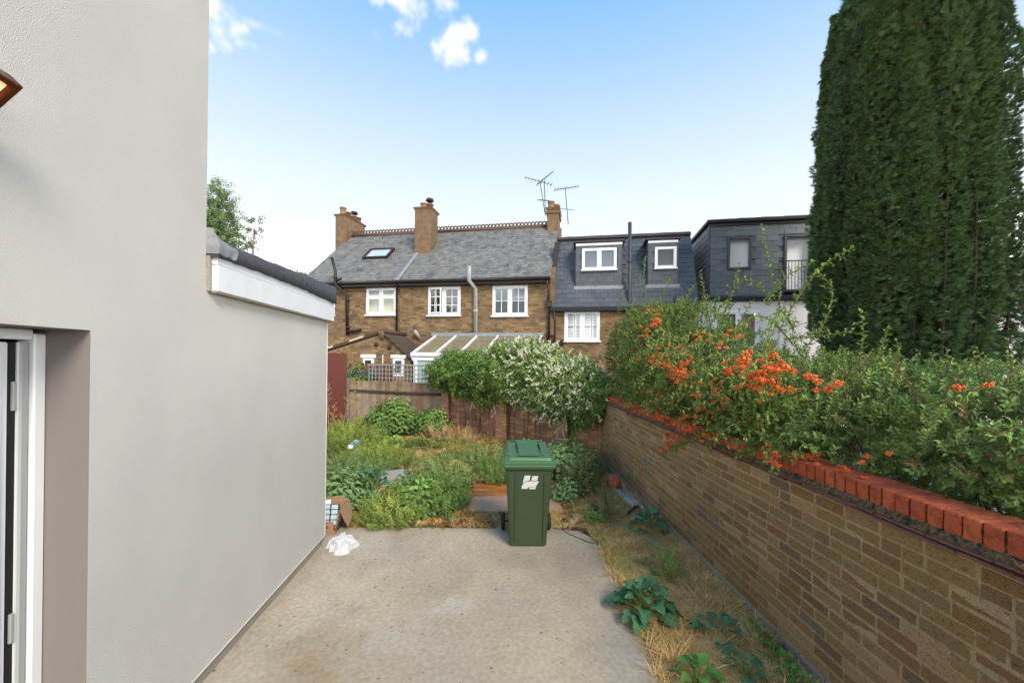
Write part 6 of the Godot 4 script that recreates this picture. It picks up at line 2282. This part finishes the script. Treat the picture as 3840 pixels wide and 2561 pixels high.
	b.cham(Vector3(-0.09, -0.06, 0.03), Vector3(0.12, 0.1, 0.06), 0.015, Transform3D.IDENTITY, 0.02, rng)
	part("lining", b.done(), M.paper, o)
	# cardboard box at the corner of the extension
	o = thing("cardboard_box", "open brown cardboard box with sagging flaps at the corner of the rendered extension", "box", Vector3(-2.27, 0, -4.80), 0.12)
	b = B.new()
	var wall := func(bb: B, a: Vector3, e: Vector3, h0: float, h1: float, lean: Vector3) -> void:
		var n := (e - a).cross(Vector3.UP).normalized() * 0.004
		bb.hull8([a - n, e - n, e + n, a + n, a - n + Vector3(0, h0, 0) + lean, e - n + Vector3(0, h1, 0) + lean, e + n + Vector3(0, h1, 0) + lean, a + n + Vector3(0, h0, 0) + lean])
	for q in [[Vector3(-0.24, 0, 0.2), Vector3(0.2, 0, 0.2), 0.2, 0.16, Vector3(0, 0, 0.02)], [Vector3(0.2, 0, 0.2), Vector3(0.2, 0, -0.2), 0.25, 0.3, Vector3(0.05, 0, 0)], [Vector3(0.2, 0, -0.2), Vector3(-0.24, 0, -0.2), 0.3, 0.32, Vector3(0, 0, -0.02)], [Vector3(-0.24, 0, -0.2), Vector3(-0.24, 0, 0.2), 0.3, 0.25, Vector3.ZERO]]:
		b = B.new()
		wall.call(b, q[0], q[1], q[2], q[3], q[4])
		part("side_panel", b.done(), M.card, o)
	b = B.new()
	b.quad(Vector3(0.25, 0.27, 0.18), Vector3(0.33, 0.05, 0.12), Vector3(0.33, 0.1, -0.1), Vector3(0.25, 0.3, -0.19))
	b.quad(Vector3(0.252, 0.3, -0.19), Vector3(0.332, 0.1, -0.1), Vector3(0.332, 0.05, 0.12), Vector3(0.252, 0.27, 0.18))
	part("flap", b.done(), M.card, o)
	b = B.new()
	b.span(Vector3(-0.235, 0.003, -0.195), Vector3(0.195, 0.01, 0.195))
	part("bottom", b.done(), M.card, o)
	# what lies in it
	o = thing("keyboard_tray", "pale blue-grey moulded plastic tray sticking out of the cardboard box", "tray", Vector3(-2.21, 0.16, -4.74), 0.12)
	var tt := Transform3D(Basis.from_euler(Vector3(0.55, 0.25, -0.15)), Vector3(0.02, 0.02, 0.02))
	b = B.new()
	b.cham(Vector3.ZERO, Vector3(0.3, 0.02, 0.34), 0.006, tt)
	part("plate", b.done(), M.anthracite, o)
	for i in 3:
		for j in 4:
			b = B.new()
			b.cham(Vector3(-0.09 + i * 0.09, 0.013, -0.12 + j * 0.075), Vector3(0.075, 0.012, 0.06), 0.004, tt)
			part("key", b.done(), M.keyplate, o)
	o = thing("paper_sheet", "white sheet of paper tucked behind the plastic tray in the cardboard box", "paper", Vector3(-2.3, 0.25, -4.82), 0.2)
	b = B.new()
	b.quad(Vector3(-0.1, -0.12, 0.1), Vector3(0.12, -0.1, 0.08), Vector3(0.1, 0.06, -0.08), Vector3(-0.12, 0.04, -0.06))
	part("sheet", b.done(), M.paper, o)
	o = thing("black_tray", "dark plastic oddment at the bottom of the cardboard box", "tray", Vector3(-2.13, 0.09, -4.82), 0.2)
	b = B.new()
	b.cham(Vector3.ZERO, Vector3(0.16, 0.1, 0.26), 0.02, Transform3D(Basis.from_euler(Vector3(0.3, 0, 0.1)), Vector3.ZERO))
	part("shell", b.done(), M.rubber, o)
	# crumpled bag: a noisy folded sheet
	o = thing("plastic_bag", "crumpled white plastic bag lying against the foot of the rendered wall", "bag", Vector3(-1.82, 0, -4.33))
	var fold := FastNoiseLite.new()
	fold.seed = 77
	fold.frequency = 6.0
	fold.fractal_octaves = 3
	fold.fractal_type = FastNoiseLite.FRACTAL_RIDGED
	b = B.new()
	var g := []
	var nn := 30
	for i in nn + 1:
		var row := []
		for j in nn + 1:
			var u := i / float(nn) * 2 - 1
			var v := j / float(nn) * 2 - 1
			var a := atan2(v, u)
			var e := maxf(absf(u), absf(v))
			var rim := 0.8 + 0.35 * lump.get_noise_2d(cos(a) * 1.6, sin(a) * 1.6 + 7)
			var p := Vector3(cos(a) * e * 0.155 * rim * 1.2, 0, sin(a) * e * 0.14 * rim * 1.2)
			var dome := pow(maxf(0.0, 1.0 - e * e), 0.6)
			p.y = 0.004 + dome * 0.05 + (0.5 + 0.5 * fold.get_noise_2d(p.x, p.z)) * 0.11 * (0.2 + dome * 0.8) * (1.0 if e < 0.99 else 0.15)
			p += Vector3(fold.get_noise_3d(p.x, 3, p.z), 0, fold.get_noise_3d(p.x, 9, p.z)) * 0.06
			row.append(p)
		g.append(row)
	for i in nn:
		for j in nn:
			b.tri(g[i][j], g[i][j + 1], g[i + 1][j])
			b.tri(g[i + 1][j], g[i][j + 1], g[i + 1][j + 1])
	part("film", b.done(), M.bag, o)
	# white covered furniture beyond the trellis
	o = thing("garden_table", "white covered garden table in the neighbouring yard behind the trellis", "table", Vector3(-2.2, 0, -12.6), -0.2)
	b = B.new()
	b.hull8([Vector3(-0.55, 0.75, 0.4), Vector3(0.55, 0.75, 0.4), Vector3(0.55, 0.75, -0.4), Vector3(-0.55, 0.75, -0.4), Vector3(-0.38, 1.62, 0.3), Vector3(0.42, 1.72, 0.3), Vector3(0.42, 1.72, -0.3), Vector3(-0.38, 1.62, -0.3)])
	part("cover", b.done(), M.whiteblind, o)
	for x in [-0.45, 0.45]:
		for z in [-0.3, 0.3]:
			b = B.new()
			b.tube([Vector3(x, 0, z), Vector3(x, 0.76, z)], [0.03, 0.03], 6)
			part("leg", b.done(), M.upvc, o)

# ---------------------------------------------------------------- weeds, grass and broad-leaved plants
var leaf_shapes := []

func lobed_leaf(lobes: float, deep: float) -> ArrayMesh:
	var b := B.new()
	b.smooth(true)
	var n := 12
	var L := []
	var C := []
	var R := []
	for i in n + 1:
		var t := i / float(n)
		var w := 0.46 * pow(sin(PI * pow(t * 0.96 + 0.04, 0.75)), 0.8) * (1.0 + deep * sin(t * PI * lobes))
		if i == n:
			w = 0.01
		var y := 0.10 * sin(t * PI) - 0.30 * t * t
		var curl := w * (0.30 + 0.12 * sin(i * 2.1))
		L.append(Vector3(-w, y + curl + 0.025 * sin(i * 2.9), -t))
		C.append(Vector3(0, y, -t))
		R.append(Vector3(w, y + curl + 0.025 * sin(i * 3.4 + 1), -t))
	b.col(Color.WHITE)
	for i in n:
		b.st.set_color(gray(1.0))
		b.quad(C[i], C[i + 1], L[i + 1], L[i])
		b.quad(R[i], R[i + 1], C[i + 1], C[i])
	return b.done()

func broad_plant(label: String, at: Vector3, r: float, count: int, shape: int, m: Material, rise := 0.6, group := "") -> void:
	var o := thing("broad_leaved_plant", label, "plant", at, 0.0, group)
	var stalks := B.new()
	for i in count:
		var q := (i + 0.5) / count
		var a := i * 2.4 + rr(-0.25, 0.25)
		var out := Vector3(cos(a), 0, sin(a))
		var reach := r * sqrt(q)
		var p := out * reach * 0.62 + Vector3(0, r * rise * (1.15 - q) + rr(-0.015, 0.02), 0)
		stalks.tube([Vector3(out.x, 0, out.z) * 0.015, p * Vector3(0.6, 0.75, 0.6), p], [0.007, 0.006, 0.004], 4, false)
		var s := r * rr(0.48, 0.68) * (0.65 + 0.4 * q)
		var pitch := lerpf(0.75, -0.15, q) + rr(-0.2, 0.2)
		var basis := Basis(Vector3.UP, atan2(-out.x, -out.z) + rr(-0.3, 0.3)) * Basis(Vector3.RIGHT, pitch) * Basis(Vector3.BACK, rr(-0.3, 0.3))
		part("leaf", leaf_shapes[shape], m, o, Transform3D(basis.scaled_local(Vector3(s * rr(0.85, 1.1), s, s)), p))
	part("stalk", stalks.done(), M.greenstem, o)

func weed(called: String, label: String, at: Vector3, h: float, r: float, kind: String, variants: int, count: int, tones: Array, size: Vector2, group := "", m: Material = null) -> void:
	var o := thing(called, label, "weed", at, 0.0, group)
	var ts := []
	var cs := []
	for v in variants:
		ts.append([])
		cs.append([])
	var stems := B.new()
	for i in count:
		var a := rr(0, TAU)
		var q := sqrt(rng.randf())
		var out := Vector3(cos(a), 0, sin(a))
		var top := h * (1.0 - 0.55 * q * q) * rr(0.35, 1.05)
		var p := out * r * q + Vector3(0, maxf(0.0, top - size.y * 0.6), 0)
		p += Vector3(0.12 * r * lump.get_noise_2d(p.x * 6, p.z * 6), 0, 0)
		var v: int = rng.randi() % variants
		ts[v].append(along(p, Vector3.UP * 1.0 + out * (0.25 + 0.7 * q) + rv(0.35), rr(size.x, size.y)))
		var t: Color = tones[0].lerp(tones[1], clampf(top / h + rr(-0.3, 0.3), 0, 1))
		cs[v].append(tint(t, 0.2))
		if i % 6 == 0:
			stems.tube([out * r * q * 0.3, p * Vector3(0.8, 0.6, 0.8), p], [0.006, 0.005, 0.003], 3, false)
	part("stem", stems.done(), M.greenstem, o).set_meta("kind", "stuff")
	for v in variants:
		many("leaves", S["%s%d" % [kind, v]], m if m else M.leaf, o, ts[v], cs[v])

func make_weeds() -> void:
	leaf_shapes = [lobed_leaf(5.0, 0.22), lobed_leaf(1.0, 0.04), lobed_leaf(7.0, 0.12)]
	mat("broadbright", Color(0.30, 0.50, 0.22), 0.6, null, 1.0, {"back": 0.5, "spec": 0.35})
	mat("broadlime", Color(0.52, 0.66, 0.24), 0.6, null, 1.0, {"back": 0.5, "spec": 0.35})
	var g1 := [Color(0.085, 0.15, 0.042), Color(0.20, 0.32, 0.075)]
	var g2 := [Color(0.15, 0.21, 0.052), Color(0.36, 0.43, 0.09)]
	var g3 := [Color(0.11, 0.19, 0.075), Color(0.24, 0.36, 0.13)]
	var g4 := [Color(0.16, 0.22, 0.075), Color(0.32, 0.40, 0.14)]
	var dry := [Color(0.32, 0.22, 0.10), Color(0.62, 0.42, 0.22)]
	# broad-leaved plants on the strip by the wall
	broad_plant("large lobed blue-green plant spreading over the edge of the concrete slab", Vector3(1.10, 0.0, -3.22), 0.27, 30, 0, M.broad, 0.75)
	broad_plant("dark green leafy plant pressed against the wall foot near the old timber", Vector3(1.70, 0.0, -4.85), 0.25, 18, 1, M.broad, 0.7)
	broad_plant("sparse plant with a few toothed leaves lying in the straw-coloured grass", Vector3(1.58, 0.0, -2.98), 0.22, 8, 2, M.broad, 0.45)
	broad_plant("bright green young plant at the near corner of the grass strip", Vector3(1.20, 0.0, -2.52), 0.17, 16, 1, M.broadbright, 0.8)
	broad_plant("blue-green seedling beside the bright green young plant", Vector3(1.56, 0.0, -2.60), 0.14, 9, 0, M.broad, 0.7)
	broad_plant("tiny two-toned seedling midway along the straw-coloured grass", Vector3(1.36, 0.0, -4.0), 0.09, 6, 1, M.broadbright, 0.8)
	for i in 7:
		var d := 3.02 - i * 0.085
		broad_plant(["topmost bright green rosette of the row along the wall foot", "second bright rosette down the row along the wall foot", "third bright rosette down the row along the wall foot", "middle bright rosette of the row along the wall foot", "fifth bright rosette down the row along the wall foot", "sixth bright rosette down the row along the wall foot", "lowest bright green rosette of the row along the wall foot"][i], Vector3(1.86 + rr(-0.03, 0.03), 0.0, -d), 0.095, 8, 1, M.broadbright, 0.7, "bright rosettes along the wall foot")
	broad_plant("glossy blue-green dock with wide leaves in front of the pale stone slab", Vector3(-2.02, 0.05, -5.75), 0.36, 16, 1, M.broad, 0.9)
	broad_plant("broad-leaved plant tucked behind the dense bush to the side of the stone slab", Vector3(-1.55, 0.05, -5.9), 0.28, 12, 1, M.broad, 0.9)
	broad_plant("small three-leaved plant at the far slab edge by the tall grass tuft", Vector3(-0.80, 0.0, -5.08), 0.14, 5, 1, M.broad, 0.9)
	broad_plant("lime green plant halfway up the weedy garden", Vector3(-2.55, 0.15, -8.6), 0.32, 14, 2, M.broadlime, 0.6)
	for q in [[-1.28, "pair of limp leaves"], [-1.12, "curled pale leaf"], [-0.98, "flat round leaf"], [-0.83, "drooping leaf"]]:
		broad_plant("%s creeping over the far edge of the slab" % q[1], Vector3(q[0], 0.0, -4.87), 0.07, 4, 1, M.broadbright, 0.3)
	# leafy clumps, near to far
	weed("weed_clump", "yellow-green feathery weed clump at the slab edge next to the cardboard box", Vector3(-1.52, 0, -5.08), 0.42, 0.34, "weed", 3, 260, g2, Vector2(0.13, 0.22))
	weed("weed_clump", "dense mid-green bushy weed spilling beside the orange board", Vector3(-0.98, 0, -5.45), 0.56, 0.36, "weed", 3, 330, g1, Vector2(0.14, 0.24))
	weed("weed_clump", "dark leafy weed clump between the dock and the bushy weed", Vector3(-1.28, 0, -5.42), 0.5, 0.32, "herb", 3, 150, g1, Vector2(0.16, 0.26))
	weed("weed_clump", "leafy green clump beside the extension corner above the cardboard box", Vector3(-2.42, 0, -5.5), 0.5, 0.34, "herb", 3, 170, g3, Vector2(0.2, 0.32))
	weed("weed_clump", "tall fresh green weed clump behind the bushy weed", Vector3(-1.12, 0, -6.5), 0.46, 0.42, "weed", 3, 380, g4, Vector2(0.16, 0.28))
	weed("weed_clump", "low dark green bush along the back edge of the orange board", Vector3(-0.25, 0, -7.0), 0.36, 0.48, "weed", 3, 300, g1, Vector2(0.13, 0.22))
	weed("weed_clump", "blue-green lance-leaved clump just past the bin towards the wall", Vector3(0.92, 0, -7.0), 0.6, 0.32, "herb", 3, 190, g3, Vector2(0.18, 0.3))
	weed("weed_clump", "lower lance-leaved sprout at the corner of the orange board", Vector3(0.86, 0, -5.95), 0.35, 0.16, "herb", 3, 60, g3, Vector2(0.12, 0.2))
	weed("weed_clump", "straggly olive weed with tiny seed heads in front of the basketball", Vector3(1.12, 0, -6.2), 0.7, 0.26, "weed", 3, 130, [Color(0.10, 0.12, 0.04), Color(0.2, 0.22, 0.08)], Vector2(0.14, 0.24))
	weed("weed_clump", "thin brown twiggy weed standing in the dry grass", Vector3(1.26, 0, -5.25), 0.5, 0.14, "weed", 3, 46, [Color(0.14, 0.10, 0.05), Color(0.2, 0.17, 0.07)], Vector2(0.12, 0.2))
	weed("weed_clump", "small green tuft beside the thin brown twiggy weed", Vector3(1.14, 0, -5.2), 0.16, 0.14, "herb", 3, 40, g1, Vector2(0.08, 0.14))
	weed("weed_clump", "wiry upright green weed in the strip beside the lobed plant", Vector3(1.50, 0, -3.75), 0.36, 0.12, "weed", 3, 50, g1, Vector2(0.08, 0.15))
	weed("weed_clump", "mixed green undergrowth clump halfway down the extension side", Vector3(-2.75, 0.05, -6.7), 0.42, 0.6, "weed", 3, 260, g3, Vector2(0.16, 0.26))
	weed("weed_clump", "pale yellow-green spreading clump in the middle of the garden", Vector3(-2.6, 0.05, -7.7), 0.38, 0.6, "weed", 3, 340, g2, Vector2(0.16, 0.28))
	weed("weed_clump", "olive tangled clump below the tall dry stalks", Vector3(-3.6, 0.08, -8.9), 0.62, 0.65, "weed", 3, 360, g2, Vector2(0.2, 0.32))
	weed("weed_clump", "big dark green bramble bush in front of the timber fence", Vector3(-3.15, 0.1, -10.6), 0.85, 0.62, "herb", 3, 300, g1, Vector2(0.22, 0.36))
	weed("weed_clump", "upright green bush by the end of the timber fence", Vector3(-2.05, 0.1, -10.35), 0.72, 0.36, "herb", 3, 170, g1, Vector2(0.2, 0.3))
	weed("weed_clump", "light green airy clump in front of the red brick end wall", Vector3(-0.55, 0.05, -8.0), 0.34, 0.45, "weed", 3, 120, g4, Vector2(0.18, 0.3))
	weed("weed_clump", "low green clump at the foot of the middle brick pier", Vector3(0.35, 0.05, -8.3), 0.35, 0.45, "herb", 3, 110, g1, Vector2(0.14, 0.24))
	weed("weed_clump", "green clump filling the corner where the two brick walls meet", Vector3(1.2, 0, -7.6), 0.55, 0.38, "herb", 3, 190, g4, Vector2(0.16, 0.28))
	weed("yard_shrub", "leafy shrub poking up between the red fence and the shed roof", Vector3(-4.95, 0.2, -12.95), 1.75, 0.28, "herb", 3, 170, g1, Vector2(0.2, 0.3))
	# dead flower stalks
	for i in 9:
		var p := Vector3(-3.75 - 0.14 * i + rr(-0.1, 0.1), 0.08, -9.6 + rr(-0.9, 0.9))
		var o := thing("dry_stalk", "dead tan flower stalk with a branching seed head before the red and timber fences", "stalk", p, 0.0, "dead flower stalks by the fence corner")
		var b := B.new()
		var h := rr(0.95, 1.45)
		var bend := rv(0.2)
		b.col(tint(Color(0.42, 0.27, 0.14), 0.2))
		b.tube([Vector3.ZERO, Vector3(bend.x * 0.4, h * 0.5, bend.z * 0.4), Vector3(bend.x, h, bend.z)], [0.008, 0.006, 0.003], 4, false)
		for k in 16:
			var y := rr(0.45, 1.0)
			var q := Vector3(bend.x * y, h * y, bend.z * y)
			var d := (Vector3(rr(-1, 1), rr(0.3, 1), rr(-1, 1))).normalized()
			var e := q + d * rr(0.08, 0.22)
			b.tube([q, e], [0.003, 0.002], 3, false)
			for s in 5:
				b.leaf(q.lerp(e, rr(0.4, 1)), rdir(), rdir(), rr(0.02, 0.045), 0.02, tint(Color(0.50, 0.30, 0.16), 0.25))
		part("seed_head", b.done(), M.straw, o)
	weed("weed_clump", "rusty dry weeds along the foot of the red brick wall", Vector3(-1.3, 0.08, -9.9), 0.36, 0.5, "weed", 3, 120, dry, Vector2(0.16, 0.28), "", M.straw)
	weed("weed_clump", "sparse pink-brown seed heads at the end of the timber fence", Vector3(-1.75, 0.08, -9.7), 0.42, 0.45, "weed", 3, 90, dry, Vector2(0.16, 0.28), "", M.straw)
	# ground cover, everything too small to count
	var ts := [[], [], []]
	var cs := [[], [], []]
	for i in 9000:
		var x := rr(-4.7, 1.75)
		var d := rr(4.98, 11.6)
		if d > 8.25 + (1.9 - x) * 0.78 - 0.1 or x < -2.15 and d < 4.6:
			continue
		if absf(x - 0.06) < 0.75 and d > 5.3 and d < 6.7: # the board
			continue
		var gold := lump.get_noise_2d(x * 0.7 + 3, d * 0.7)
		var bare := gold > -0.02 or (x > -0.75 and d < 5.5) or x > 0.9 and d < 6.0
		if bare and rng.randf() < 0.93:
			continue
		var v: int = rng.randi() % 3
		var s := rr(0.08, 0.2) * (0.6 + clampf((d - 5) * 0.08, 0, 0.3))
		ts[v].append(along(Vector3(x, soil_height(x, d), -d), Vector3.UP + rv(0.4), s))
		cs[v].append(tint(g1[0].lerp(g2[1], clampf(0.5 + lump.get_noise_2d(x * 1.1, d * 1.1 + 40) + rr(-0.3, 0.3), 0, 1)), 0.25))
	var cover := thing("ground_cover", "low mixed green weeds carpeting the neglected garden", "ground cover")
	cover.set_meta("kind", "stuff")
	for v in 3:
		many("low_weeds", S["herb%d" % v] if v != 1 else S.weed1, M.leaf, cover, ts[v], cs[v])
	# dry grass: matted on the strip by the wall, golden patches in the garden
	ts = [[], [], []]
	cs = [[], [], []]
	for i in 21000:
		var strip := rng.randf() < 0.6
		var x := rr(0.98, 1.98) if strip else rr(-4.6, 1.3)
		var d := rr(1.9, 7.2) if strip else rr(4.92, 10.8)
		if not strip:
			if d > 8.25 + (1.9 - x) * 0.78 - 0.1 or x < -2.2 and d < 4.9:
				continue
			if absf(x - 0.06) < 0.68 and d > 5.42 and d < 6.66:
				continue
			if lump.get_noise_2d(x * 0.7 + 3, d * 0.7) < -0.08 and rng.randf() < 0.8 and x < -0.7:
				continue
		var worn := lump.get_noise_2d(x * 2.2, d * 2.2 + 70)
		if strip and x > 1.55 and worn > 0.1 and rng.randf() < 0.75:
			continue
		if strip and x < 1.03 and rng.randf() < 0.4:
			continue
		var flat := rng.randf() < 0.6
		var v := 2 if flat else rng.randi() % 2
		var flow := lump.get_noise_2d(x * 1.3 + 11, d * 1.3) * 3.4
		var s := rr(0.10, 0.2) if strip else rr(0.10, 0.2)
		var bs := Basis(Vector3.UP, flow + rr(-0.45, 0.45)).scaled(Vector3(s * 1.25, s * rr(0.35, 0.8), s * 1.25))
		ts[v].append(Transform3D(bs, Vector3(x, soil_height(x, d) + rr(0.0, 0.02), -d)))
		var green := clampf(lump.get_noise_2d(x * 1.5 + 60, d * 1.5) * 1.5 - 0.3 + (0.7 if strip and x < 1.28 and d > 3.5 and d < 4.9 else 0.0), 0, 1)
		var c := Color(0.78, 0.52, 0.20).lerp(Color(0.62, 0.36, 0.12), rng.randf())
		if rng.randf() < 0.3:
			c = Color(0.85, 0.65, 0.32)
		cs[v].append(tint(c.lerp(Color(0.32, 0.36, 0.10), green * 0.8), 0.32))
	var grass := thing("dry_grass", "matted straw-coloured dry grass along the wall strip and between the weeds", "grass")
	grass.set_meta("kind", "stuff")
	for v in 3:
		many("grass_blades", S["tuft%d" % v], M.straw, grass, ts[v], cs[v])
	# dead leaves and crumbs over the soil
	var lb := B.new()
	lb.leaf(Vector3.ZERO, Vector3(0, 0.1, -1).normalized(), Vector3.UP, 1.0, 0.6, Color.WHITE, 0.25, 0.2)
	var lm := lb.done()
	ts = []
	cs = []
	for i in 900:
		var x := rr(1.0, 1.98)
		var d := rr(1.9, 6.5)
		if i > 600:
			x = rr(-0.8, 0.9)
			d = rr(4.9, 5.4)
		ts.append(Transform3D(Basis.from_euler(Vector3(rr(-0.4, 0.4), rr(0, TAU), rr(-0.4, 0.4))).scaled(Vector3.ONE * rr(0.015, 0.04)), Vector3(x, soil_height(x, d) + rr(0.005, 0.03), -d)))
		cs.append(tint(Color(0.20, 0.11, 0.06).lerp(Color(0.38, 0.24, 0.12), rng.randf()), 0.2))
	var litter := thing("leaf_litter", "small dead brown leaves scattered on the soil by the wall", "leaf litter")
	litter.set_meta("kind", "stuff")
	many("dead_leaves", lm, M.straw, litter, ts, cs)
